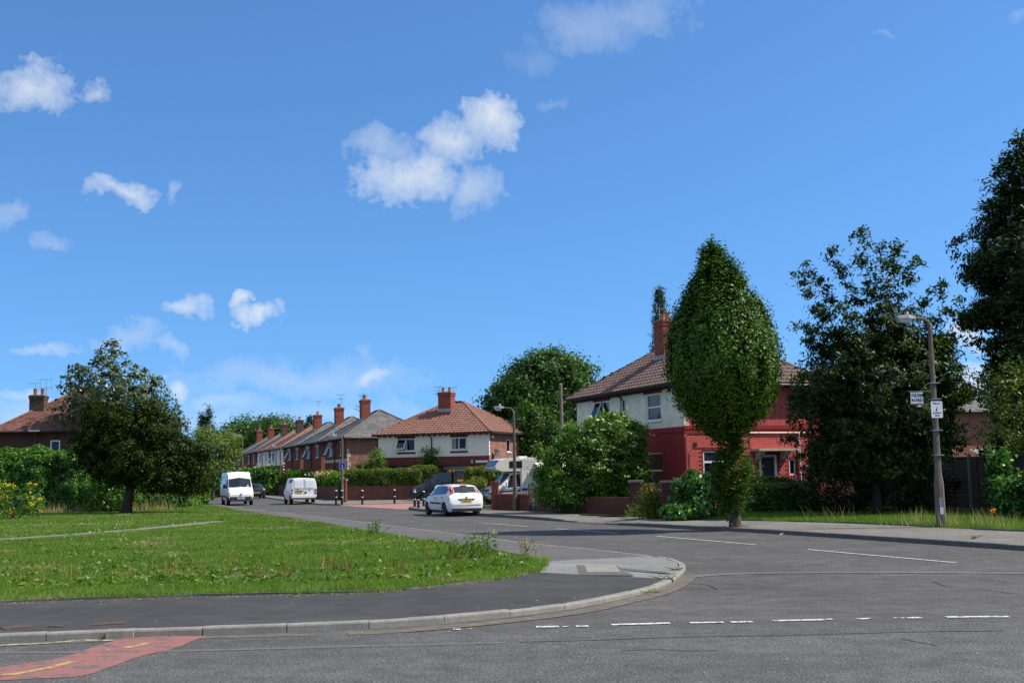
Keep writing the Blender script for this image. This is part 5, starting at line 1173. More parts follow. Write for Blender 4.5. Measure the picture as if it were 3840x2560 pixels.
street_lamp('big concrete street lamp carrying the road name, on the pavement by the panel fence', (b.x, b.y, .12), 5.86, .5, R(180+6), .10, .06, 1.25, .15, .52)
SB = b
b = G(1932, 1913, .12); street_lamp('concrete street lamp in front of the motorhome', (b.x, b.y, .12), 4.5, .5, R(176), .085, .055, 1.15, .115, .45)
b = G(1283, 1886, .11); street_lamp('street lamp with the blue sign, at the hedge corner', (b.x, b.y, .11), 3.95, .40, R(178), .075, .05, .95, .10, .5); LB = b
b = P(1051, 1850, 106); street_lamp('street lamp behind the low white van along the far hedges', (b.x, b.y, .11), 4.2, .5, R(178), .075, .05, .95, .10, .6)
b = P(1951, 1750, 93); street_lamp('thin grey street lamp behind the cream semi', (b.x, b.y, 0), 5.6, .35, R(-5), .06, .045, 1, .08, .5, mat='lamp_metal')
b = P(908, 1790, 128); street_lamp('tall far street lamp rising before the slate roofs', (b.x, b.y, 0), 6.2, .4, R(178), .07, .05, 1, .1, .5)
b = P(880, 1790, 150); street_lamp('farthest pale street lamp post at the end of the street', (b.x, b.y, 0), 4.2, .4, R(178), .07, .05, 1, .1, .5, mat='lamp_metal')
b = P(2108, 1700, 76)
t = thing('telegraph_pole', 'bare wooden telegraph pole rising behind the flowering shrub', 'pole', (b.x, b.y, 0)); MB().tube([(0, 0, 0), (0, 0, 7.75)], [.15, .10], 10).build('pole', 'pole_wood', t, smooth=50, fix=False); MB().lathe([(.11, 0), (.115, .04), (.0, .1)], 10, (0, 0, 7.75)).build('cap', 'lead', t)
# road name and watch signs on the lamp
def facing(o, az): return Matrix.Translation(o) @ Matrix.Rotation(az, 4, 'Z') @ Matrix.Rotation(R(90), 4, 'X')
def roundrect(w, h, r, d):
    pts = []
    for cx, cy, a0 in ((w/2-r, h/2-r, 0), (-w/2+r, h/2-r, 90), (-w/2+r, -h/2+r, 180), (w/2-r, -h/2+r, 270)):
        for k in range(4): a = R(a0+k*30); pts.append((cx+r*math.cos(a), cy+r*math.sin(a)))
    return MB().prism(pts, -d, 0)
az = R(8); zz = P(3440, 1491, SB.y).z
t = thing('street_nameplate', 'white street nameplate reading CULVER ROAD clipped to the big concrete lamp', 'road sign', P(3438, 1491, SB.y-.16), 0)
pl = MB().prism([(-.20, -.175), (.20, -.175), (.20, .175), (-.20, .175)], -.012, 0).build('backing', 'ink', t); pl.matrix_local = facing((0, 0, 0), az-R(3))
fa = MB().prism([(-.19, -.165), (.19, -.165), (.19, .165), (-.19, .165)], 0, .004).build('face', 'sign_white', t); fa.matrix_local = facing((0, 0, 0), az-R(3))
for s, dy in (('CULVER', .068), ('ROAD', -.072)):
    text(s, .118, 'ink', fa, Matrix.Translation((0, dy, .0055)), 'lettering', .0045, 1.0)
mb = MB(); mb.box(-.24, .42, -.02, .0, .185, .20); mb.box(-.24, .42, -.02, 0, -.20, -.185); mb.build('bracket', 'metal_grey', t)
t = thing('watch_sign', 'white rounded home watch notice facing the road on the big concrete lamp', 'notice', P(3513, 1535, SB.y-.2), 0)
fa = roundrect(.365, .495, .03, .012).build('plate', 'metal_grey', t); fa.matrix_local = facing((0, 0, 0), az)
f2 = roundrect(.355, .485, .028, .004).build('face', 'sign_white', t); f2.matrix_local = facing((0, 0, 0), az) @ Matrix.Translation((0, 0, .006))
for s, sz, dy in (('This is a', .072, .185), ('HomeWatch', .050, -.095), ('Area', .072, -.17), ('. .', .06, .135)):
    text(s, sz, 'ink', f2, Matrix.Translation((0, dy, .003)), 'lettering', .002)
MB().prism([(-.025, -.05), (.0, -.02), (.012, .03), (.030, .055), (.022, .075), (.006, .062), (-.012, .04), (-.03, .0), (-.055, -.02), (-.03, -.025)], .002, .004).build('emblem', 'ink', f2); MB().prism([(-.004, -.075), (.004, -.075), (.004, -.02), (-.004, -.02)], .002, .004).build('emblem_stem', 'ink', f2)
mb = MB()
for z in (.30, -.62, -1.35, 0.78): mb.box(-.12, .16, .03, .30, z, z+.03)
mb.build('clamp_band', 'metal_grey', t)
st = thing('sticker', 'grey and white stickers low on the big concrete lamp', 'sticker', (SB.x-.02, SB.y-.17, .62)); MB().box(-.06, .04, 0, .006, .12, .36).build('grey_sticker', 'lead', st); MB().box(-.05, .05, -.004, .004, -.12, .09).build('white_sticker', 'sign_white', st)
# no-through-road sign
t = thing('no_through_road_sign', 'blue square no through road sign with a red and white T on the hedge-corner lamp', 'road sign', P(1283.5, 1746, LB.y-.14), 0)
o = roundrect(.40, .42, .04, .01).build('border', 'sign_white', t); o.matrix_local = facing((0, 0, 0), R(-4))
o = roundrect(.35, .37, .03, .004).build('face', 'sign_blue', t); o.matrix_local = facing((0, 0, 0), R(-4)) @ Matrix.Translation((0, 0, .006))
MB().prism([(-.032, -.165), (.032, -.165), (.032, .06), (-.032, .06)], .001, .004).build('white_stem', 'sign_white', o); MB().prism([(-.08, .06), (.08, .06), (.08, .12), (-.08, .12)], .001, .004).build('red_bar', 'sign_red', o)
# bollards
def bollard(label, px, py, h=.86, z=.11):
    b = G(px, py, z); t = thing('bollard', label, 'bollard', (b.x, b.y, z), 0, 'black bollards at the side road')
    MB().lathe([(.072, -.05), (.068, .02), (.064, h*.86), (.072, h*.87), (.072, h*.90), (.05, h*.98), (.02, h)], 14).build('post', 'bollard_black', t, smooth=35)
    MB().lathe([(.074, h*.915), (.074, h*.955), (.04, h*.985)], 14).build('white_band', 'sign_white', t)
    if h > .6: MB().lathe([(.070, h*.455), (.072, h*.46), (.072, h*.50), (.070, h*.505)], 14).build('white_band', 'sign_white', t)
bollard('bollard left of the blue-signed lamp', 1260, 1887.5); bollard('bollard directly before the blue-signed lamp', 1282.5, 1887.8); bollard('lone bollard in front of the middle of the clipped hedge', 1358.6, 1888); bollard('bollard between the hedge and the dark truck', 1479.5, 1885); bollard('bollard before the nose of the truck, left of the stub', 1555.5, 1900); bollard('short stub bollard next to the hatchback', 1569, 1904, .46); bollard('bollard just left of the hatchback bonnet', 1589, 1897.5)
# ------------------------------------------------------------------ walls, gates, fences
def brick_wall(name, label, a, b, h, th, mat, jm, individual=0, seed=0, coping=None, bl=.235, rh=.08, z=.1, cap_brick=True):
    a, b = Vector(a), Vector(b); d = b-a; L = d.length; t = thing(name, label, 'wall', (a.x, a.y, z), math.atan2(d.y, d.x)); rng = np.random.default_rng(seed+90)
    MB().box(.012, L-.012, .012, th-.012, -.1, h-.01).build('core', jm, t)
    F = Fr((0, .012, 0), (1, 0, 0), (0, -1, 0)); p = empty('brick_face', parent=t)
    bricks_on(p, F, 0, L, 0, h, bl, rh, [], mat, individual, rng, .011, .012)
    if coping:
        n = max(1, int(L/.6)); 
        for k in range(n): MB().box(L*k/n+.004, L*(k+1)/n-.004, -.04, th+.04, h, h+.07).build('coping_stone', coping, t)
    return t
def pier(label, px, py, w, h, mat, jm, seed, z=.12, cap='coping', az=R(-8)):
    b = G(px, py, z); t = thing('gate_pier', label, 'gate pier', (b.x, b.y, z), az); rng = np.random.default_rng(seed)
    MB().box(-w/2+.012, w/2-.012, .012, w-.012, -.1, h).build('core', jm, t); p = empty('brick_face', parent=t)
    bricks_on(p, Fr((-w/2, .012, 0), (1, 0, 0), (0, -1, 0)), 0, w, 0, h, .235, .08, [], mat, 60, rng, .011, .012); bricks_on(p, Fr((w/2-.012, 0, 0), (0, 1, 0), (1, 0, 0)), 0, w, 0, h, .235, .08, [], mat, 60, rng, .011, .012)
    MB().box(-w/2-.03, w/2+.03, -.03, w+.03, h, h+.09).build('brick_cap', mat, t); MB().box(-w/2-.05, w/2+.05, -.05, w+.05, h+.09, h+.17).build('capstone', cap, t)
    return t
pier('brick gate pier left of the tall weeds by the flowering shrub', 2386, 1932, .50, 1.22, 'brick_dark', 'mortar_dark', 1)
pier('brick gate pier between the weeds and the ivy-covered fence', 2508, 1944, .50, 1.22, 'brick_dark', 'mortar_dark', 2)
W1 = [G(2368, 1931, .12), G(2150, 1924, .12), G(2010, 1916, .12)]
brick_wall('garden_wall', 'low brick garden wall under the flowering shrub', W1[2], W1[0], .72, .22, 'brick_dark', 'mortar_dark', 120, 3, z=.12)
b0, b1 = G(1856, 1909.5, .12), G(1982, 1914, .12)
brick_wall('garden_wall', 'short brick wall in front of the motorhome', b0, b1, .70, .22, 'brick_dark', 'mortar_dark', 150, 4, z=.12, coping='brick_red')
pier('low brick gate pier at the iron gate before the motorhome', 1855, 1909.5, .34, 1.18, 'brick_red', 'mortar', 5, cap='brick_red')
def iron_gate(label, a, b, h, z=.12, n=14, fancy=True):
    d = b-a; L = d.length; t = thing('iron_gate', label, 'gate', (a.x, a.y, z), math.atan2(d.y, d.x))
    m = MB(); m.box(0, L, -.015, .015, .08, .11); m.box(0, L, -.015, .015, h-.28, h-.25); m.box(0, .04, -.02, .02, .02, h); m.box(L-.04, L, -.02, .02, .02, h); m.build('frame', 'iron_black', t)
    for k in range(n): x = .06+(L-.12)*k/(n-1); MB().tube([(x, 0, .1), (x, 0, h-.05+.06*math.sin(math.pi*k/(n-1)))], .009, 4).build('bar', 'iron_black', t, fix=False)
    if fancy:
        m = MB()
        for k in range(5): x = .12+(L-.24)*k/4; m.tube([(x+.07*math.cos(a), 0, h-.14+.07*math.sin(a)) for a in [i*.7 for i in range(9)]], .008, 4)
        m.build('scroll', 'iron_black', t, fix=False)
iron_gate('scrolled black iron gate right of the hatchback', G(1812, 1907, .12), G(1851, 1909, .12), 1.05, n=9)
iron_gate('plain black gate between the brick wall and the flowering shrub', G(1984, 1914.5, .12), G(2008, 1915.5, .12), 1.25, n=7, fancy=False)
a, b, c = Vector((-11.95, 79.15, 0)), Vector((-6.9, 79.25, 0)), Vector((-12.2, 79.6, 0))
brick_wall('garden_wall', 'dark brick wall below the clipped hedge of the cream semi', a, b, 1.0, .22, 'brick_dark', 'mortar_dark', 0, 6, z=.1)
pier('narrow brick pier behind the blue-signed lamp', 1288, 1882, .30, 1.35, 'brick_red', 'mortar', 7, z=.11)
U0 = Vector((-math.sin(R(20.5)), math.cos(R(20.5)), 0)); w0 = Vector((-12.6, 80.0, 0))
brick_wall('garden_wall', 'long low brick wall in front of the far street gardens', w0+U0*42, w0, .95, .22, 'brick_dark', 'mortar_dark', 0, 8, z=.1)
# picket fence before the painted side wall
def picket_fence():
    a, b = G(2560, 1938, .12), P(3330, 1925, 45.0); a.z = b.z = 0; a = Vector((7.0, 46.4, 0)); b = Vector((15.2, 49.3, 0)); d = b-a; L = d.length
    t = thing('picket_fence', 'dark red wooden picket fence in front of the painted side wall', 'fence', (a.x, a.y, .12), math.atan2(d.y, d.x)); rng = random.Random(4)
    m = MB(); m.box(0, L, .03, .07, .45, .53); m.box(0, L, .03, .07, 1.15, 1.23); m.build('rail', 'timber_red', t)
    n = int(L/.145)
    for k in range(n):
        x = k*.145; h = 1.48+rng.uniform(-.04, .04); MB().add([(x, 0, .05), (x+.095, 0, .05), (x+.095, 0, h-.05), (x+.0475, 0, h), (x, 0, h-.05), (x, .025, .05), (x+.095, .025, .05), (x+.095, .025, h-.05), (x+.0475, .025, h), (x, .025, h-.05)], [(0, 1, 2, 3, 4), (9, 8, 7, 6, 5)]+[(i, 5+i, 5+(i+1) % 5, (i+1) % 5) for i in range(5)]).build('picket', 'timber_red', t)
    for k in range(5): x = L*k/4; MB().box(x-.05, x+.05, .07, .17, -.1, 1.3).build('post', 'timber_dark', t)
picket_fence()
# timber panel fence with concrete posts
def panel_fence():
    pts = [P(3210, 1900, 48.0), P(3395, 1900, 46.2), P(3645, 1900, 44.0), P(3760, 1900, 42.6), P(3890, 1900, 38.5), P(4080, 1900, 34.5)]
    t = thing('panel_fence', 'weathered timber panel fence with concrete posts behind the cherry tree', 'fence', (0, 0, .1)); rng = random.Random(9); H = 2.15
    for i, p in enumerate(pts): MB().box(p.x-.06, p.x+.06, p.y-.06, p.y+.06, -.1, H+.04+.05*(i == 2)).build('concrete_post', 'concrete_fence', t)
    for a, b in zip(pts, pts[1:]):
        d = Vector((b.x-a.x, b.y-a.y, 0)); L = d.length; n = 13; e = empty('fence_panel', (a.x, a.y, 0), math.atan2(d.y, d.x), t)
        for k in range(n):
            z0 = .15+k*(H-.2)/n; tl = rng.uniform(-.006, .006)
            MB().add([(.07, .01, z0), (L-.07, .01, z0+tl), (L-.07, .035, z0+.19+tl), (.07, .035, z0+.19), (.07, -.01, z0), (L-.07, -.01, z0+tl), (L-.07, .02, z0+.19+tl), (.07, .02, z0+.19)], [(0, 1, 2, 3), (7, 6, 5, 4), (0, 4, 5, 1), (3, 2, 6, 7), (0, 3, 7, 4), (1, 5, 6, 2)]).build('board', 'timber_fence', e)
        for k in range(1, 4): MB().box(L*k/4-.025, L*k/4+.025, -.035, -.012, .12, H-.02).build('batten', 'timber_fence', e)
        MB().box(.06, L-.06, -.04, .04, H-.05, H-.01).build('top_rail', 'timber_fence', e); MB().box(.06, L-.06, -.03, .03, -.05, .15).build('gravel_board', 'concrete_fence', e)
panel_fence()
t = thing('shed_roof', 'pale corrugated shed roof above the panel fence at the picture edge', 'shed', P(3950, 1760, 45.5).to_2d().to_3d(), R(-10))
m = MB()
for k in range(28):
    x = -2.6+k*.16; m.quad((x, 0, 2.25), (x+.08, 0, 2.29), (x+.08, 2.6, 2.62), (x, 2.6, 2.58)); m.quad((x+.08, 0, 2.29), (x+.16, 0, 2.25), (x+.16, 2.6, 2.58), (x+.08, 2.6, 2.62))
m.build('roof', 'corrugated', t); MB().box(-2.5, 1.8, .15, 2.4, 0, 2.27).build('wall', 'timber_fence', t)
# ------------------------------------------------------------------ vegetation
leafmat('leaf_hornbeam', (.011, .028, .001), (.034, .070, .002), (.085, .132, .005), .12, .5, .28)
leafmat('leaf_cherry', (.010, .018, .003), (.022, .036, .005), (.055, .072, .012), .25, .5, .3)
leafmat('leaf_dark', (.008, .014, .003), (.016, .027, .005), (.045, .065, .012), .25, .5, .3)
leafmat('leaf_syc', (.036, .044, .020), (.066, .076, .038), (.14, .15, .09), .22, .42, .55)
leafmat('leaf_yew', (.007, .013, .001), (.018, .030, .002), (.050, .064, .005), .12, .6, .2)
leafmat('leaf_hedge', (.025, .055, .006), (.060, .120, .014), (.16, .24, .06), .3, .4, .45)
leafmat('leaf_privet', (.035, .050, .006), (.08, .10, .012), (.17, .175, .03), .3)
leafmat('leaf_box', (.035, .070, .004), (.085, .145, .008), (.17, .235, .02), .3)
leafmat('leaf_golden', (.075, .075, .010), (.15, .145, .022), (.25, .22, .05), .3)
leafmat('leaf_elder', (.028, .056, .004), (.070, .122, .010), (.17, .225, .045), .28, .45, .35)
leafmat('leaf_round', (.016, .036, .005), (.040, .078, .010), (.08, .12, .025), .25, .5, .28)
leafmat('leaf_light', (.05, .07, .012), (.095, .12, .026), (.19, .20, .06), .35)
leafmat('leaf_cedar', (.012, .026, .014), (.024, .042, .022), (.06, .08, .045), .15)
leafmat('leaf_ivy', (.022, .06, .006), (.05, .115, .012), (.15, .25, .06), .28, .35, .55)
leafmat('grass_blade', (.052, .092, .010), (.098, .146, .020), (.20, .23, .055), .35, .6, .2, .25)
leafmat('weed_leaf', (.045, .080, .008), (.085, .125, .014), (.18, .20, .045), .35)
leafmat('dry_stalk', (.13, .085, .03), (.22, .15, .05), (.36, .26, .10), .3, .7, .1)
leafmat('dry_grass', (.20, .17, .075), (.32, .27, .13), (.48, .42, .24), .3, .7, .1)
leafmat('flower_cream', (.45, .42, .26), (.60, .57, .38), (.75, .72, .55), .3)
leafmat('flower_yellow', (.65, .40, .004), (.80, .55, .008), (.85, .65, .02), .3); leafmat('flower_pink', (.6, .25, .22), (.7, .35, .3), (.75, .5, .45), .3); leafmat('flower_orange', (.8, .12, .01), (.85, .2, .01), (.85, .3, .02), .3); leafmat('flower_white', (.6, .6, .55), (.72, .72, .68), (.8, .8, .78), .3)
def rg(s): return np.random.default_rng(s)
# clipped street tree (fastigiate hornbeam)
b = G(2757, 1974, .12); k = 4200/b.y
def zpx(y, x=2757): return P(x, y, b.y).z-.12
prof = [(zpx(1660), .10), (zpx(1640), .35), (zpx(1600), .82), (zpx(1500), 1.38), (zpx(1400), 1.72), (zpx(1310), 1.66), (zpx(1200), 1.37), (zpx(1100), .98), (zpx(1010), .56), (zpx(955), .28), (zpx(910), .07)]
leanx = lambda z: np.interp(z, [zpx(1700), zpx(1600), zpx(1500), zpx(1400), zpx(1200), zpx(1000), zpx(900)], [.04, -.12, -.17, -.13, -.19, -.34, -.45])
prof = [(z, r*k/115) for z, r in prof]
r_ = rg(1); cp = profile_pts(1000, prof, r_, .55, .14, 2); pc = profile_pts(210, [(z, r*.93) for z, r in prof], r_, .82, .10, 3); pl_ = []
for c_ in pc:
    hgt = r_.uniform(.5, 1.15)*(1 if c_[2] < zpx(1180) else .62); ln = c_[:2]*.05
    for j_ in range(9): f_ = (j_+r_.random())/9; zz_ = c_[2]-.35+hgt*f_; sc2 = min(1.15, np.interp(zz_, [p_[0] for p_ in prof], [p_[1] for p_ in prof], right=.02)/max(.05, np.interp(c_[2], [p_[0] for p_ in prof], [p_[1] for p_ in prof]))); pl_.append((c_[0]*sc2+r_.normal()*.09*(1-f_), c_[1]*sc2+r_.normal()*.09*(1-f_), zz_))
cp = np.concatenate([cp, np.array(pl_)])
cp[:, 0] += leanx(cp[:, 2])
# upright shoots that break the outline
sh = cp[r_.random(len(cp)) < .22] + np.stack([np.zeros(1), np.zeros(1), np.zeros(1)], 1); sh = sh*np.array([1.07, 1.07, 1]) + np.array([0, 0, .26])
lo = profile_pts(190, [(zpx(1925), .15), (zpx(1860), .48), (zpx(1790), .66), (zpx(1730), .52), (zpx(1680), .35), (zpx(1640), .25)], r_, .3, .45, 5); lo[:, 0] += .0
t = tree('street_tree', 'tall clipped flame-shaped street tree standing in the pavement', (b.x, b.y, .12), np.concatenate([cp, lo]), 30, .17, .115, 'leaf_hornbeam', .15, 7.0, 3, limbs=30, first=.22, flat=1.6, bw=1.1, asp=.5, up=.12)
p, _ = clump_leaves(sh, 10, .12, rg(4), 2.4); leaf_mesh('shoots', p, .09*rg(5).uniform(.6, 1.3, len(p)), 'leaf_hornbeam', t, rg(6), None, .3, .45)
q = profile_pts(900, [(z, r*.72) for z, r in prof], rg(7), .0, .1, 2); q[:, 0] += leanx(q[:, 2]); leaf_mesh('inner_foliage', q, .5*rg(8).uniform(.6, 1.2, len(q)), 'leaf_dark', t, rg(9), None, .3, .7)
# cherry tree
b = P(3290, 1900, 41.0); r_ = rg(11)
def at(px, py, dy=0.0, o=None):
    o = o or b; q = P(px, py, o.y+dy); return (q.x-o.x, dy, q.z-.12)
def boughs(o, specs, r, n=9, wob=.12):
    """clump centres along drooping boughs: specs (px0,py0,px1,py1,dy)"""
    out = []
    for (x0, y0, x1, y1, dy) in specs:
        a, c = np.array(at(x0, y0, dy*.3, o)), np.array(at(x1, y1, dy, o))
        for i in range(n):
            t = (i+r.random())/n; p = a+(c-a)*t; p[2] += .25*math.sin(t*math.pi); out.append(p+r.normal(size=3)*wob*(1.2-t*.6))
    return np.array(out)
sp = [(3240, 1350, 2960, 1035, -.5), (3230, 1300, 3000, 985, .4), (3250, 1300, 3110, 925, .2), (3260, 1250, 3228, 850, 0), (3280, 1250, 3305, 915, -.3), (3300, 1250, 3370, 920, .3), (3310, 1280, 3450, 975, .2), (3330, 1320, 3560, 1060, .4), (3330, 1380, 3600, 1140, -.4), (3330, 1400, 3580, 1260, .3),
      (3250, 1400, 2975, 1210, -.6), (3240, 1400, 3040, 1150, .5), (3240, 1450, 3020, 1290, .2), (3230, 1500, 2975, 1480, -.8), (3230, 1560, 2945, 1580, -.9), (3240, 1600, 2935, 1660, -.6), (3240, 1650, 2990, 1720, -.2), (3250, 1600, 3090, 1760, -.8), (3300, 1600, 3330, 1780, -.9), (3330, 1500, 3570, 1380, .3), (3330, 1560, 3600, 1470, -.2), (3330, 1620, 3600, 1610, .1), (3320, 1650, 3560, 1720, -.4), (3320, 1600, 3480, 1780, .2), (3280, 1450, 3330, 1060, -.6), (3270, 1500, 3160, 1130, -.9), (3300, 1400, 3420, 1150, -.9)]
cp = boughs(b, sp, r_, 17, .16)
inner = ellipsoid_pts(1100, (2.6, 1.9, 2.8), r_, .2, .3, 3); inner += np.array(at(3285, 1490)); cp = np.concatenate([cp, inner]+[ellipsoid_pts(n_, (a_, a_*.9, c_), r_, .3, .4, px_)+np.array(at(px_, py_, dy_)) for px_, py_, a_, c_, n_, dy_ in [(3470, 1330, 1.1, .8, 150, .2), (3520, 1480, 1.0, .8, 140, .0), (3480, 1640, 1.2, .8, 150, .3), (3330, 1740, 1.6, .6, 170, .2), (3150, 1660, 1.1, .8, 140, -.2), (3130, 1740, 1.0, .5, 90, .2), (3060, 1500, .8, .5, 70, -.4)]])
tree('cherry_tree', 'dark cherry tree with drooping pointed leaves behind the big concrete lamp', (b.x, b.y, .12), cp, 38, .26, .19, 'leaf_cherry', .15, 6.5, 12, bark='bark_dark', asp=.36, droop=.9, limbs=60, first=.2, flat=.7)
# large dark tree cut by the right edge of the picture
b2 = P(3990, 1900, 43.5); r_ = rg(21)
def at2(px, py, dy=0.0): return at(px, py, dy, b2)
cs = []
for (px, py, rr, rz_, n) in [(3880, 700, 1.5, 1.5, 130), (3960, 560, 1.6, 1.4, 110), (3800, 820, 1.2, 1.2, 100), (3760, 950, 1.1, 1.0, 90), (3700, 1010, 1.0, .7, 60), (3900, 980, 2.0, 1.6, 190), (3790, 1130, 1.1, 1.0, 110), (3850, 1300, 1.5, 1.5, 190), (3790, 1420, 1.1, 1.0, 100), (3880, 1550, 1.6, 1.4, 170), (3850, 1700, 1.5, 1.0, 110), (4050, 1200, 2.4, 3.4, 220), (4080, 700, 2.2, 2.5, 170), (3700, 1180, .7, .5, 40), (3640, 1200, .5, .3, 22)]:
    q = ellipsoid_pts(n, (rr, rr*1.1, rz_), r_, .35, .3, px); cs.append(q+np.array(at2(px, py, r_.normal()*.4)))
cs.append(boughs(b2, [(3760, 1130, 3560, 930, -.4), (3760, 1150, 3600, 1030, .2), (3780, 900, 3570, 905, 0.3), (3820, 620, 3740, 640, 0), (3780, 780, 3690, 800, .2), (3800, 1350, 3640, 1280, -.5)], r_, 8, .10))
tree('broad_tree', 'large dark broadleaf tree filling the edge of the picture beside the cherry', (b2.x, b2.y, .1), np.concatenate(cs), 46, .34, .20, 'leaf_dark', .35, 11, 22, asp=.4, droop=.7, limbs=70, first=.15, flat=.7)
q = P(3790, 1560, 41.0); bush('shrub', 'yellow-green shrub under the large dark tree, above the panel fence', 'shrub', (q.x+.5, q.y, .12), (1.6, 1.2, 2.3), 150, 40, .12, 'leaf_light', 24, shell=.5, spread=.35, zc=3.9, stems=8, zmin=-1)
# flowering elder over the garden wall
q = G(2215, 1925, .12); r_ = rg(31); t = thing('flowering_shrub', 'large rounded shrub with cream flower heads between the motorhome and the corner house', 'shrub', (q.x+.3, q.y+1.5, .12))
cs = []
for (px, py, rr, rz_, n) in [(2200, 1760, 1.9, 1.5, 200), (2310, 1720, 1.55, 1.5, 190), (2290, 1640, 1.3, 1.0, 130), (2190, 1660, 1.2, .9, 110), (2100, 1740, 1.1, 1.1, 90), (2075, 1800, .7, .7, 60), (2350, 1800, 1.0, 1.0, 90), (2150, 1850, 1.6, .7, 110), (2300, 1860, 1.3, .5, 70)]:
    e = P(px, py, q.y+1.5); c = ellipsoid_pts(n, (rr, rr*.85, rz_), r_, .72, .22, px); cs.append(c+np.array((e.x-q.x-.3, 0, e.z-.12)))
cs = np.concatenate(cs); cs = cs[cs[:, 2] > .15]; p, _ = clump_leaves(cs, 70, .27, r_); p = p[p[:, 2] > .05]; cen = cs.mean(0)
leaf_mesh('foliage', p, .125*r_.uniform(.6, 1.4, len(p)), 'leaf_elder', t, r_, unit(p-cen), .5, .5)
d = unit(cs-cen); f = cs[(d[:, 1] < .1) & (r_.random(len(cs)) < .6) & (d[:, 2] > -.3) & (cs[:, 0] > -.2)] + d[(d[:, 1] < .1)][0]*0
fl, _ = clump_leaves(f+unit(f-cen)*.30, 12, .11, r_, .3); leaf_mesh('flower_heads', fl, .085*r_.uniform(.6, 1.3, len(fl)), 'flower_cream', t, r_, None, .3, .9, up=.9)
m = MB()
for i in range(14): e = Vector(cs[r_.integers(len(cs))]); m.tube([(r_.normal()*.2, r_.normal()*.2, 0), (e.x*.4, e.y*.4, e.z*.55), e], [.05, .03, .008], 5)
m.build('stem', 'bark', t, fix=False)
# ivy on the fence by the piers, low ivy, shaded hedge
q = G(2600, 1950, .12); t, c, r_ = bush('ivy_bush', 'bright ivy mound right of the second gate pier', 'ivy', (q.x+.15, q.y+.6, .12), (.72, .5, .88), 150, 40, .13, 'leaf_ivy', 41, shell=.75, spread=.16, zc=.75, asp=.75)
q = G(2530, 1952, .12); bush('ivy_bush', 'low ivy clump at the foot of the second gate pier', 'ivy', (q.x+.1, q.y+.3, .12), (.5, .35, .32), 50, 34, .12, 'leaf_ivy', 42, shell=.6, spread=.14, asp=.75)
q = G(2672, 1950, .12); bush('ivy_bush', 'darker ivy behind the foot of the clipped street tree', 'ivy', (q.x+.1, q.y+1.2, .12), (.9, .5, .85), 120, 34, .12, 'leaf_ivy', 43, shell=.6, spread=.2, asp=.75)
q = P(2920, 1900, 44.5); hedge('garden_hedge', 'shaded garden hedge below the door canopy of the red side wall', 'hedge', (q.x-1.1, q.y, .12), R(12), 3.0, 1.0, 1.32, 9000, .11, 'leaf_hedge', 44, lump=.2, round_=.35)
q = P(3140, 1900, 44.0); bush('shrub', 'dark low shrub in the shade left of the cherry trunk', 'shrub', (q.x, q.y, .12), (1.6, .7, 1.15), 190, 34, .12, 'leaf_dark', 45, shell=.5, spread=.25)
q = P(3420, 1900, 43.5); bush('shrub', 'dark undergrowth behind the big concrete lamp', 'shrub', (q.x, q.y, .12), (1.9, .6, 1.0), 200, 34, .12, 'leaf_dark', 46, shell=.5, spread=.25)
q = P(3765, 1900, 39.5); bush('ivy_bush', 'sunlit climbing ivy on the panel fence right of the big concrete lamp', 'ivy', (q.x, q.y, .12), (.45, .3, 1.05), 90, 36, .13, 'leaf_ivy', 47, shell=.6, spread=.2, zc=1.15, asp=.75); q = P(3835, 1900, 38.0); bush('ivy_bush', 'sunlit ivy mound at the picture edge below the panel fence', 'ivy', (q.x, q.y, .12), (.85, .4, .75), 120, 36, .13, 'leaf_ivy', 48, shell=.6, spread=.2, zc=.75, asp=.75)
# trees and bushes behind the houses
def big_tree(name, label, px, py_base, y, blobs, per, spread, leaf, mat, seed, trunk=.3, th=6, group=None, asp=.5, flat=.8, limbs=20, droop=0.):
    o = P(px, py_base, y); r = rg(seed); cs = []
    for (x, yy, rx, rz_, n) in blobs:
        k = 4200/y; c = ellipsoid_pts(n, (rx/k, rx/k, rz_/k), r, .5, .4, seed+x*.01); e = P(x, yy, y+r.normal()*.3); cs.append(c+np.array((e.x-o.x, e.y-y, e.z)))
    cs = np.concatenate(cs); cs = cs[cs[:, 2] > .3]
    return tree(name, label, (o.x, y, 0), cs, per, spread, leaf, mat, trunk, th, seed+1, group, asp, limbs=limbs, flat=flat, droop=droop)
big_tree('round_tree', 'big rounded dark green tree behind the telegraph pole', 2050, 1780, 100, [(2050, 1450, 170, 120, 330), (1930, 1500, 95, 70, 110), (2160, 1440, 75, 80, 110), (2050, 1370, 120, 50, 130), (1860, 1525, 50, 32, 40), (2100, 1560, 140, 90, 190), (1960, 1600, 90, 90, 120)], 46, .75, .32, 'leaf_round', 51, .4, 8)
big_tree('garden_tree', 'lighter green tree between the cream semi and the telegraph pole', 2030, 1780, 86, [(2000, 1590, 75, 75, 120), (2060, 1640, 80, 70, 120), (1975, 1680, 50, 55, 60), (2120, 1660, 60, 60, 80), (1990, 1720, 60, 50, 70)], 40, .5, .24, 'leaf_round', 53, .2, 4)
o = P(2500, 1700, 84); r_ = rg(55); zt = P(2489, 1085, 84).z; cs = []
for i in range(240):
    h = (i+r_.random())/240; z = zt*(1-.62*h); rad = .12+1.45*h*(.7+.5*r_.random()); a = r_.random()*6.283; cs.append((math.cos(a)*rad-.2*(1-h), math.sin(a)*rad, z-.35*rad))
tree('cedar_tree', 'drooping blue-green conifer rising behind the chimney of the corner house', (o.x, 84, 0), np.array(cs), 36, .28, .2, 'leaf_cedar', .2, zt*.97, 56, asp=.3, droop=1.6, limbs=50, first=.4, flat=1.2)
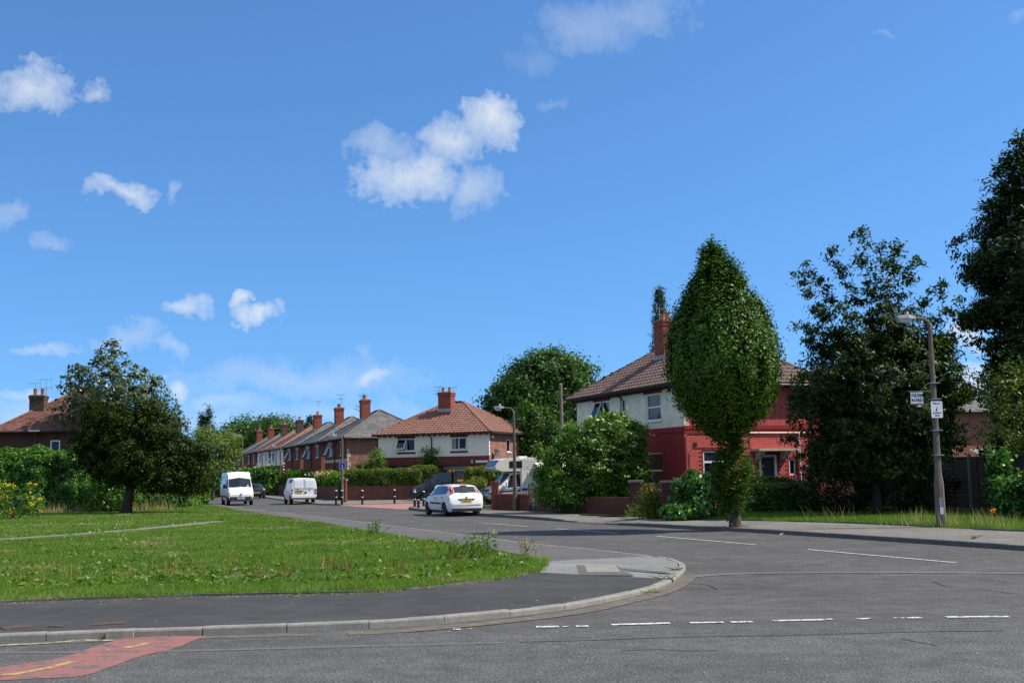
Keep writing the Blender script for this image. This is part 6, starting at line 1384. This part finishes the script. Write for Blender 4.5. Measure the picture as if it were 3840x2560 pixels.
big_tree('far_tree', 'left of two dark trees above the far rooftops', 900, 1790, 185, [(900, 1640, 75, 60, 120), (860, 1665, 50, 40, 60), (945, 1650, 50, 55, 60)], 40, 1.3, .5, 'leaf_round', 61, .4, 8, 'trees above the far rooftops'); big_tree('far_tree', 'right of two dark trees above the far rooftops', 1030, 1790, 180, [(1030, 1625, 75, 55, 140), (990, 1640, 50, 50, 70), (1075, 1650, 40, 35, 50)], 40, 1.3, .5, 'leaf_round', 63, .4, 8, 'trees above the far rooftops')
o = P(776, 1790, 190); r_ = rg(65)
cs = np.concatenate([profile_pts(150, [(3, .7), (6, 1.0), (10, .95), (P(776, 1535, 190).z, .25)], r_, .5, .2), profile_pts(90, [(2, .5), (7, .75), (P(760, 1560, 190).z, .2)], r_, .5, .2)+np.array([-1.1, .5, 0])])
tree('poplar_tree', 'slim grey-green poplar far off above the small leafy tree', (o.x, 190, 0), cs, 30, .55, .4, 'leaf_cedar', .25, 10, 66, flat=1.6)
o = P(1166, 1790, 160); r_ = rg(67); zt = P(1166, 1555, 160).z
tree('far_conifer', 'dark pointed conifer peeping over the far street roofs', (o.x, 160, 0), profile_pts(150, [(4, 1.9), (8, 1.3), (zt, .1)], r_, .5, .2), 26, .5, .4, 'leaf_cedar', .2, zt*.98, 68, droop=.6)
o = P(1361, 1790, 125); m = MB(); r_ = rg(69); t = thing('bare_tree', 'thin nearly leafless treetop behind the nearest far chimney', 'tree', (o.x, 125, 0)); zt = P(1361, 1472, 125).z; m.tube([(0, 0, 0), (.05, 0, zt)], [.12, .02], 6)
for i in range(26): h = .78+.2*i/26; a = r_.random()*6.28; L = 1.1*(1.05-h)*4; m.tube([(0, 0, zt*h), (math.cos(a)*L*.6, math.sin(a)*L*.6, zt*h+L*.45), (math.cos(a)*L, math.sin(a)*L, zt*h+L*.5)], [.03, .018, .008], 4)
m.build('trunk', 'bark', t, fix=False); q = np.stack([r_.normal(size=60)*.35, r_.normal(size=60)*.35, zt*.84+r_.random(60)*zt*.14], 1); leaf_mesh('crown', q, np.full(60, .10), 'leaf_cedar', t, r_)
# ---- left side: sycamore, yew, tall hedge
big_tree('sycamore_tree', 'open-crowned sycamore behind the dark yew', 430, 1790, 73, [(415, 1360, 65, 65, 60), (410, 1440, 150, 80, 150), (350, 1500, 130, 75, 110), (300, 1545, 90, 50, 60), (560, 1470, 60, 50, 45), (600, 1540, 85, 60, 70), (480, 1520, 130, 80, 120), (640, 1590, 50, 40, 35), (250, 1450, 30, 25, 10), (590, 1430, 25, 22, 10), (425, 1300, 25, 30, 14), (300, 1400, 40, 40, 18), (520, 1390, 30, 35, 14)], 12, .28, .22, 'leaf_syc', 71, .22, 6.2, asp=.75, limbs=60, flat=.6)
o = G(470, 1926, .1); r_ = rg(73); cs = []
for (px, py, rr, rz_, n) in [(430, 1600, 100, 75, 170), (520, 1580, 110, 70, 190), (600, 1620, 95, 70, 160), (340, 1660, 85, 75, 150), (450, 1690, 140, 75, 240), (600, 1700, 110, 70, 180), (690, 1700, 80, 60, 120), (380, 1740, 80, 55, 110), (500, 1760, 120, 50, 150), (640, 1770, 110, 50, 140), (740, 1770, 65, 55, 90), (600, 1810, 90, 35, 90), (700, 1815, 80, 35, 80), (440, 1790, 70, 35, 60), (330, 1570, 30, 40, 25), (760, 1700, 35, 30, 30), (560, 1540, 40, 35, 40), (345, 1540, 40, 40, 30)]:
    k = 4200/o.y; c = ellipsoid_pts(n, (rr/k*.95, rr/k*.9, rz_/k*.95), r_, .6, .5, px*.01, freq=3.4); e = P(px, py, o.y); cs.append(c+np.array((e.x-o.x, 0, e.z-.1)))
tree('yew_tree', 'dark olive spreading yew with a leaning reddish trunk on the lawn', (o.x, o.y, .1), np.concatenate(cs), 40, .22, .15, 'leaf_yew', .25, 4.2, 74, asp=.38, bark='bark_red', lean=(.9, .2), limbs=26, first=.3, flat=1.0, jit=(.5, 1.5))
a = G(-260, 1930, .1); b_ = G(300, 1921, .1)
d = b_-a; hedge('tall_hedge', 'tall bushy green hedge along the lawn left of the yew', 'hedge', (a.x, a.y, .1), math.atan2(d.y, d.x), d.length, 2.6, 3.28, 42000, .15, 'leaf_hedge', 75, lump=.30, round_=.6)
q = G(390, 1922, .1); bush('shrub', 'paler self-sown shrub at the hedge foot left of the yew trunk', 'shrub', (q.x, q.y+1.0, .1), (1.5, .9, 1.25), 170, 36, .14, 'leaf_hedge', 76, shell=.6, spread=.3)
a = G(440, 1918, .1); b_ = G(700, 1904, .1); d = b_-a; hedge('lower_hedge', 'lower shaded hedge stretch beneath the yew', 'hedge', (a.x, a.y+.3, .1), math.atan2(d.y, d.x), d.length, 1.8, 1.75, 17000, .14, 'leaf_round', 77, lump=.3, round_=.4)  # darker leaf colour paints in the shade under the yew
a = G(690, 1903, .1); b_ = G(792, 1895, .1); d = b_-a; hedge('hedge_end', 'bright leafy hedge end beside the high-roof van', 'hedge', (a.x, a.y, .1), math.atan2(d.y, d.x), d.length, 2.0, 2.15, 13000, .15, 'leaf_elder', 78, lump=.3, round_=.5)
big_tree('small_tree', 'small yellow-green leafy tree between the yew and the far houses', 800, 1790, 92, [(800, 1680, 85, 55, 90), (745, 1650, 50, 40, 40), (850, 1650, 45, 40, 40), (780, 1630, 40, 30, 28), (860, 1710, 40, 40, 32), (730, 1720, 50, 40, 40), (800, 1740, 80, 40, 60), (885, 1690, 20, 25, 10)], 26, .5, .2, 'leaf_light', 79, .14, 4, asp=.4, limbs=40, droop=.5)
q = P(690, 1790, 104); hedge('far_hedge', 'far hedge behind the small leafy tree and the high-roof van', 'hedge', (q.x, q.y, 0), R(8), 8.5, 1.5, 2.6, 5000, .3, 'leaf_hedge', 80, lump=.3, round_=.6)
q = P(600, 1790, 215); hedge('distant_hedgerow', 'distant dark hedgerow closing the far end of the street', 'hedge', (q.x, q.y, 0), R(0), 40, 3, 5.5, 9000, .7, 'leaf_round', 88, lump=.8, round_=1.5)
# ---- hedges of the far street and the cream semi
a = Vector((-11.9, 79.5, 0)); hedge('clipped_hedge', 'clipped privet hedge on the wall of the cream semi', 'hedge', (a.x, a.y, .1), R(1), 5.4, 1.6, 2.15, 22000, .10, 'leaf_privet', 81, lump=.10, round_=.35)
q = P(1600, 1790, 81.0); hedge('clipped_hedge', 'sunny olive end of the privet hedge behind the truck', 'hedge', (q.x-1.6, q.y-.6, .1), R(-16), 2.5, 1.6, 2.35, 10000, .10, 'leaf_privet', 82, lump=.12, round_=.5)
q = P(1425, 1800, 81.8); bush('shrub', 'tall leafy shrub at the corner between the far brick gable and the cream semi', 'shrub', (q.x-.2, q.y, .1), (.75, .6, 1.7), 90, 34, .16, 'leaf_elder', 83, shell=.4, spread=.3, zc=1.9); q = P(1360, 1800, 82.0); bush('shrub', 'pale pointed-leaved bush behind the clipped privet hedge', 'shrub', (q.x, q.y, .1), (1.0, .6, 1.0), 80, 34, .16, 'leaf_light', 84, shell=.4, spread=.3, zc=1.7)
q = P(1610, 1740, 81.6); bush('climber', 'green climbing shrub on the front of the cream semi', 'shrub', (q.x, q.y, .1), (.8, .4, 1.5), 90, 30, .16, 'leaf_hedge', 85, shell=.3, spread=.3, zc=2.3)
q = P(1790, 1840, 70.0); hedge('golden_hedge', 'tall olive-brown hedge between the cream semi and the motorhome', 'hedge', (q.x-.9, q.y+.9, .1), R(-8), 2.6, 1.3, 2.15, 8000, .11, 'leaf_golden', 86, lump=.14, round_=.4); q = P(1778, 1850, 66.0); bush('golden_bush', 'round golden-green bush beside the motorhome windscreen', 'shrub', (q.x, q.y, .1), (.78, .7, .85), 130, 36, .10, 'leaf_golden', 87, shell=.75, lump=.12, spread=.18)
for i, (t0, L, H, n, mat, lb) in enumerate([(1.2, 7.2, 1.85, 9000, 'leaf_box', 'bright green bush hedge right of the low van, with pink roses'), (9.0, 7.5, 2.05, 9000, 'leaf_box', 'domed bright green hedge behind the low white van'), (18, 9, 2.25, 9000, 'leaf_box', 'tall domed hedge left of the low white van'), (29, 9, 2.0, 8000, 'leaf_hedge', 'square-cut dark hedge between the two vans'), (40, 10, 1.3, 5000, 'leaf_box', 'low far hedge above the small dark car')]):
    p = w0+U0*t0+Vector((.5, .2, 0)); e = p+U0*L
    hedge('street_hedge', lb, 'hedge', (e.x, e.y, .1), R(-69.5), L, 1.6, H, n, .15, mat, 90+i, 'hedges along the far street', lump=.22, round_=.6)
# ------------------------------------------------------------------ grass, weeds and flowers
def blades(name, x, y, z, h, w, mat, parent, r, lean=.5):
    n = len(x); a = r.random(n)*6.283; l = r.normal(size=(n, 2))*lean*h[:, None]*.6; c, s = np.cos(a)*w/2, np.sin(a)*w/2
    v = np.stack([np.stack([x-c, y-s, z], 1), np.stack([x+c, y+s, z], 1), np.stack([x+l[:, 0], y+l[:, 1], z+h], 1)], 1).reshape(-1, 3)
    return mesh_np(name, v, np.arange(n*3).reshape(-1, 3), mat, parent, nside=3)
def scatter(poly, n, r, ymin, ymax, xl=-.52, xr=.52, power=2.0):
    """denser towards the viewer"""
    u = r.random(n); y = ymin*(ymax/ymin)**u if power else ymin+(ymax-ymin)*u
    x = y*r.uniform(xl, xr, n); k = inside(x, y, poly); return x[k], y[k]
r_ = rg(101); X, Y = scatter(LAWN, 560000, r_, 17.2, 75, -.50, .06)
pth = [G(*q, .1) for q in PATH_PX]; keep = np.ones(len(X), bool)
for a, b_ in zip(pth, pth[1:]):
    dx, dy = b_.x-a.x, b_.y-a.y; t_ = np.clip(((X-a.x)*dx+(Y-a.y)*dy)/(dx*dx+dy*dy), 0, 1); keep &= np.hypot(X-a.x-t_*dx, Y-a.y-t_*dy) > .50+.16*r_.random(len(X))
X, Y = X[keep], Y[keep]; sc_ = Y/20
nz_ = np.array([mnoise.noise(Vector((x*.35, y*.35, 0)))+.5*mnoise.noise(Vector((x*1.3, y*1.3, 5))) for x, y in zip(X[::1], Y[::1])])
h = (.042+.030*r_.random(len(X))+.03*np.clip(nz_, 0, 1))*np.minimum(1.5, .8+.2*sc_); dry = ((nz_ < -.36)&(r_.random(len(X)) < .42))|(r_.random(len(X)) < .03)
g1 = prop(blades('grass', X[~dry], Y[~dry], np.full((~dry).sum(), .1), h[~dry], .012*sc_[~dry]*r_.uniform(.6, 1.3, (~dry).sum()), 'grass_blade', None, r_), 'short mown grass on the corner lawn', 'grass', None, 'stuff')
g2 = prop(blades('dry_grass', X[dry], Y[dry], np.full(dry.sum(), .1), h[dry]*1.1, .012*sc_[dry], 'dry_grass', None, r_), 'straw coloured dry grass flecks in the lawn', 'grass', None, 'stuff')
er = rg(201); ep = polyline([Vector((p.x, p.y, .1)) for p in INN[1:16]], .05); ex = np.array([p.x for p in ep for _ in range(14)]); ey = np.array([p.y for p in ep for _ in range(14)]); ex += er.normal(size=len(ex))*.05; ey += er.normal(size=len(ey))*.05+.03
ez = np.array([mnoise.noise(Vector((a_*1.7, b_*1.7, 3))) for a_, b_ in zip(ex, ey)]); kk_ = er.random(len(ex)) < .35+ez
prop(blades('edge_grass', ex[kk_], ey[kk_], np.full(kk_.sum(), .1), .05+.09*er.random(kk_.sum()), np.full(kk_.sum(), .016), 'grass_blade', None, er, 1.1), 'ragged grass overhanging the lawn edging', 'grass', None, 'stuff')
# verge grass on the far pavement side
X, Y = scatter(VERGE, 330000, r_, 26, 52, .10, .50); h = .07+.10*r_.random(len(X))**2; nr = r_.random(len(X)) < .10
prop(blades('verge_grass', X, Y, np.full(len(X), .12), h, .016*Y/30*r_.uniform(.6, 1.3, len(X)), 'grass_blade', None, r_), 'rough grass strip below the fences', 'grass', None, 'stuff')
seedy = [(3430, 1972), (3460, 1970), (3500, 1972), (3570, 1978), (3640, 1978), (3690, 1980), (3750, 1984), (3790, 1986), (3140, 1958)]
x_, y_ = [], []
for q in seedy:
    g0 = G(*q, .12); k = 26; x_ += list(g0.x+r_.normal(size=k)*.35); y_ += list(g0.y+.25+r_.random(k)*.5)
x_, y_ = np.array(x_), np.array(y_); prop(blades('seed_grass', x_, y_, np.full(len(x_), .12), .25+.40*r_.random(len(x_)), np.full(len(x_), .022), 'dry_grass', None, r_, .5), 'pale seeding grass stems along the pavement edge', 'grass', None, 'stuff')
# broad-leaved weeds: along the near lawn edge, at the lawn tip, scattered
def weed_patch(name, label, pts, leaf, hgt, mat, seed, per=14, spread=.13, kind='stuff', cat='weeds'):
    r = rg(seed); c = np.array(pts); p, _ = clump_leaves(c, per, spread, r, .5); p[:, 2] = .1+np.abs(p[:, 2]-.1)*hgt+.02
    o = leaf_mesh(name, p, leaf*r.uniform(.5, 1.4, len(p)), mat, None, r, None, .3, .5, up=.7); return prop(o, label, cat, None, kind)
pts = []
r_ = rg(111)
for _ in range(150):
    px = r_.uniform(0, 2000); py = np.interp(px, [0, 600, 1280, 1700, 2000], [2215, 2195, 2190, 2165, 2135])-abs(r_.normal())*26; g0 = G(px, py, .1); pts.append((g0.x, g0.y, .1))
for (x0, x1, y0, y1, n) in [(300, 700, 2110, 2200, 60), (550, 1000, 2140, 2200, 60), (0, 120, 2110, 2170, 25), (0, 1900, 1960, 2150, 190), (1750, 1960, 2100, 2140, 25), (1250, 1700, 1990, 2050, 40)]:
    for _ in range(n):
        px, py = r_.uniform(x0, x1), r_.uniform(y0, y1); g0 = G(px, py, .1)
        if inside(np.array([g0.x]), np.array([g0.y]), LAWN)[0]: pts.append((g0.x, g0.y, .1))
weed_patch('lawn_weeds', 'broad-leaved dock and plantain among the lawn grass', pts, .105, .9, 'weed_leaf', 112, 11, .13)
pts = [tuple(G(px, py, .1)) for px, py in zip(r_.uniform(0, 1900, 60), np.interp(r_.uniform(0, 1900, 60), [0, 1900], [2200, 2150]))]
pts = []
for _ in range(46):
    px = r_.uniform(50, 1850); py = np.interp(px, [0, 600, 1280, 1850], [2200, 2180, 2175, 2140])-abs(r_.normal())*35; g0 = G(px, py, .1); pts.append(g0)
x_ = np.concatenate([p.x+r_.normal(size=9)*.06 for p in pts]); y_ = np.concatenate([p.y+r_.normal(size=9)*.06 for p in pts])
prop(blades('dock_stalks', x_, y_, np.full(len(x_), .1), .12+.22*r_.random(len(x_)), np.full(len(x_), .02), 'dry_stalk', None, r_, .3), 'brown seeding dock stalks in the lawn', 'weeds', None, 'stuff')
# leafy tall weeds at the far kerb of the lawn
def tall_weed(label, px, py, n, H, spread, seed, mat='weed_leaf', leaf=.11, group='tall weeds at the lawn kerb', name='tall_weed', asp=.3, stalk='weed_leaf', zb=.1):
    g0 = G(px, py, zb); r = rg(seed); t = thing(name, label, 'weed', (g0.x, g0.y, zb), 0, group); m = MB(); L = []
    for i in range(n):
        bx_, by = r.normal()*spread, r.normal()*spread*.7; hh = H*r.uniform(.45, 1.0); tx, ty = bx_+r.normal()*.12, by+r.normal()*.12
        m.tube([(bx_, by, 0), ((bx_+tx)/2, (by+ty)/2, hh*.5), (tx, ty, hh)], [.008, .006, .003], 4, cap=False)
        for k in range(int(hh*34)): f_ = r.random()**.8; L.append((bx_+(tx-bx_)*f_+r.normal()*.035, by+(ty-by)*f_+r.normal()*.035, hh*f_))
    prop(m.build('stalks', stalk, t, fix=False), kind='stuff'); leaf_mesh('foliage', np.array(L), leaf*r.uniform(.5, 1.3, len(L)), mat, t, r, None, .3, asp, up=.5)
tall_weed('largest clump of tall leafy weeds at the tip of the lawn', 1735, 2098, 34, .58, .38, 121); tall_weed('wiry weeds right of the largest clump at the tip of the lawn', 1812, 2078, 10, .48, .18, 122); tall_weed('small upright weeds on the lawn edge facing the hatchback', 1400, 2006, 12, .45, .15, 123); tall_weed('dry grass tuft near the end of the lawn edging', 1975, 2086, 10, .42, .16, 124, 'dry_grass', .08, name='grass_tuft', stalk='dry_stalk')
tall_weed('tall rusty-topped weeds filling the gap between the brick gate piers', 2447, 1945, 80, 1.15, .27, 125, 'leaf_privet', .12, None, stalk='dry_stalk'); tall_weed('yellowing weeds in front of the left brick gate pier', 2384, 1938, 22, .52, .16, 126, 'leaf_golden', .11, None, stalk='dry_stalk')
g0 = G(2450, 1942, .12); r_ = rg(127); q = np.stack([r_.normal(size=420)*.27, r_.normal(size=420)*.22+.1, .75+.55*r_.random(420)], 1); t = thing('rusty_seedheads', 'rust-brown seed heads on the weeds between the gate piers', 'weed', (g0.x, g0.y, .12)); leaf_mesh('foliage', q, np.full(420, .09), 'dry_stalk', t, r_, None, .3, .35, droop=-1.5)
# yellow flowered ragwort by the hedge
g0 = G(55, 1946, .1); t, c, r_ = bush('ragwort_plant', 'clump of bright yellow flowers in front of the tall hedge', 'flowers', (g0.x, g0.y, .1), (1.55, .7, .95), 80, 30, .12, 'leaf_hedge', 131, shell=.4, spread=.3, zc=.7, asp=.35)
f = c[(c[:, 1] < .35)]; f = f[r_.random(len(f)) < .75]; p, _ = clump_leaves(f+np.array([0, -.12, .18]), 12, .10, r_, .6); leaf_mesh('flowers', p, .075*r_.uniform(.6, 1.3, len(p)), 'flower_yellow', t, r_, None, .3, .95, up=.6)
# clover and daisies
r_ = rg(133); px = r_.uniform(0, 720, 500); py = np.interp(px, [0, 300, 720], [1985, 1965, 1945])+r_.normal(size=500)*14; pt = np.array([tuple(G(a, b_, .1)) for a, b_ in zip(px, py)]); pt[:, 2] = .15; prop(leaf_mesh('clover_flowers', pt, .034*r_.uniform(.6, 1.3, len(pt)), 'flower_white', None, r_, None, .2, .95, up=1.5), 'white clover flowers dotting the lawn before the yew', 'flowers', None, 'stuff')
# a thin rim of dead stalks along the hedge foot
x_, y_ = [], []
for _ in range(900):
    px = rg(135+_).uniform(150, 620) if _ < 0 else r_.uniform(150, 640); g0 = G(px, np.interp(px, [150, 640], [1926, 1912]), .1); x_.append(g0.x+r_.normal()*.1); y_.append(g0.y+r_.normal()*.2)
prop(blades('hedge_foot_stalks', np.array(x_), np.array(y_), np.full(len(x_), .1), .2+.5*r_.random(len(x_))**2, np.full(len(x_), .03), 'dry_grass', None, r_, .3), 'dry stalks along the foot of the tall hedge', 'grass', None, 'stuff')
# pink roses by the far hedge
p = w0+U0*6.5+Vector((.2, -.1, 0)); t = thing('rose_bush', 'pink roses at the top of the bright hedge by the low van', 'flowers', (p.x, p.y, .1)); r_ = rg(137); q = np.stack([r_.normal(size=60)*.5, r_.normal(size=60)*.3, 1.75+.35*r_.random(60)], 1); leaf_mesh('blooms', q, np.full(60, .17), 'flower_pink', t, r_, None, .3, .95); MB().tube([(0, 0, 0), (.1, 0, 1.9)], .03, 5).build('stem', 'bark', t, fix=False)
# orange poppy in the verge, flower on the road edge
g0 = G(3727, 1985, .12); z = P(3727, 1913, g0.y).z; t = thing('poppy', 'single orange poppy in the verge grass right of the big concrete lamp', 'flower', (g0.x, g0.y, .12)); MB().tube([(0, 0, 0), (.02, 0, z-.14)], .006, 4).build('stem', 'weed_leaf', t, fix=False); r_ = rg(141); leaf_mesh('petal', np.array([[.02, 0, z-.12]]*10)+r_.normal(size=(10, 3))*.02, np.full(10, .09), 'flower_orange', t, r_, None, .2, .9)
g0 = G(1851, 2018); t = thing('white_weed', 'small white-flowered weed growing at the flush kerb line', 'weed', (g0.x, g0.y, .0)); r_ = rg(143); q = r_.normal(size=(60, 3))*np.array([.08, .06, .07])+np.array([0, 0, .13]); leaf_mesh('foliage', q, np.full(60, .05), 'weed_leaf', t, r_); q = r_.normal(size=(36, 3))*np.array([.08, .06, .05])+np.array([0, 0, .19]); leaf_mesh('flowers', q, np.full(36, .035), 'flower_cream', t, r_, None, .2, .9)
# little weeds in kerb joints
for px, py, lb, s in ((2540, 2135, 'weed in the kerb joint on the rounded corner', 1), (2452, 2222, 'weed tuft against the kerb face on the corner', 2), (2500, 2168, 'weed on the kerb top by the manhole slab', 3), (2790, 1976, 'grass tuft at the foot of the clipped street tree', 4), (3650, 2018, 'dandelion tuft in the far pavement', 5)):
    tall_weed(lb, px, py, 8, .07 if s < 4 else .12, .045 if s != 4 else .2, 150+s, 'weed_leaf', .045, 'weeds in the paving joints', 'paving_weed', zb=(.07, .0, .07, .12, .12)[s-1])
# fallen leaves and litter
r_ = rg(161); pt = []
for _ in range(230):
    px = r_.uniform(0, 1900); py = np.interp(px, [0, 490, 1280, 1743, 1930], [2262, 2243, 2226, 2190, 2164])+abs(r_.normal())*5; g0 = G(px, py, .1); pt.append((g0.x, g0.y, .112))
prop(leaf_mesh('fallen_leaves', np.array(pt), .05*r_.uniform(.5, 1.4, len(pt)), 'dry_grass', None, r_, np.tile((0, 0, 1.), (len(pt), 1)), 3, .45, up=2), 'dry fallen leaves along the lawn edging', 'leaves', None, 'stuff')
pt = np.array([tuple(G(r_.uniform(300, 3800), r_.uniform(2230, 2540))) for _ in range(60)]); pt[:, 2] = .016; kk = ~inside(pt[:, 0], pt[:, 1], [(p.x, p.y) for p in OUT]+[(p.x, p.y) for p in INN[::-1]]); pt[~kk, 2] = .112
prop(leaf_mesh('road_specks', pt, .03*r_.uniform(.4, 1.2, len(pt)), 'flower_white', None, r_, np.tile((0, 0, 1.), (len(pt), 1)), 4, .5, up=3), 'pale specks of litter on the road', 'litter', None, 'stuff')
g0 = G(2935, 2003); t = thing('litter', 'scrap of white litter in the gutter right of the clipped street tree', 'litter', (g0.x, g0.y, .0)); MB().add([(-.09, 0, .005), (.02, -.03, .01), (.10, .0, .03), (.05, .05, .05), (-.04, .04, .03)], [(0, 1, 4), (1, 3, 4), (1, 2, 3)]).build('wrapper', 'sign_white', t)
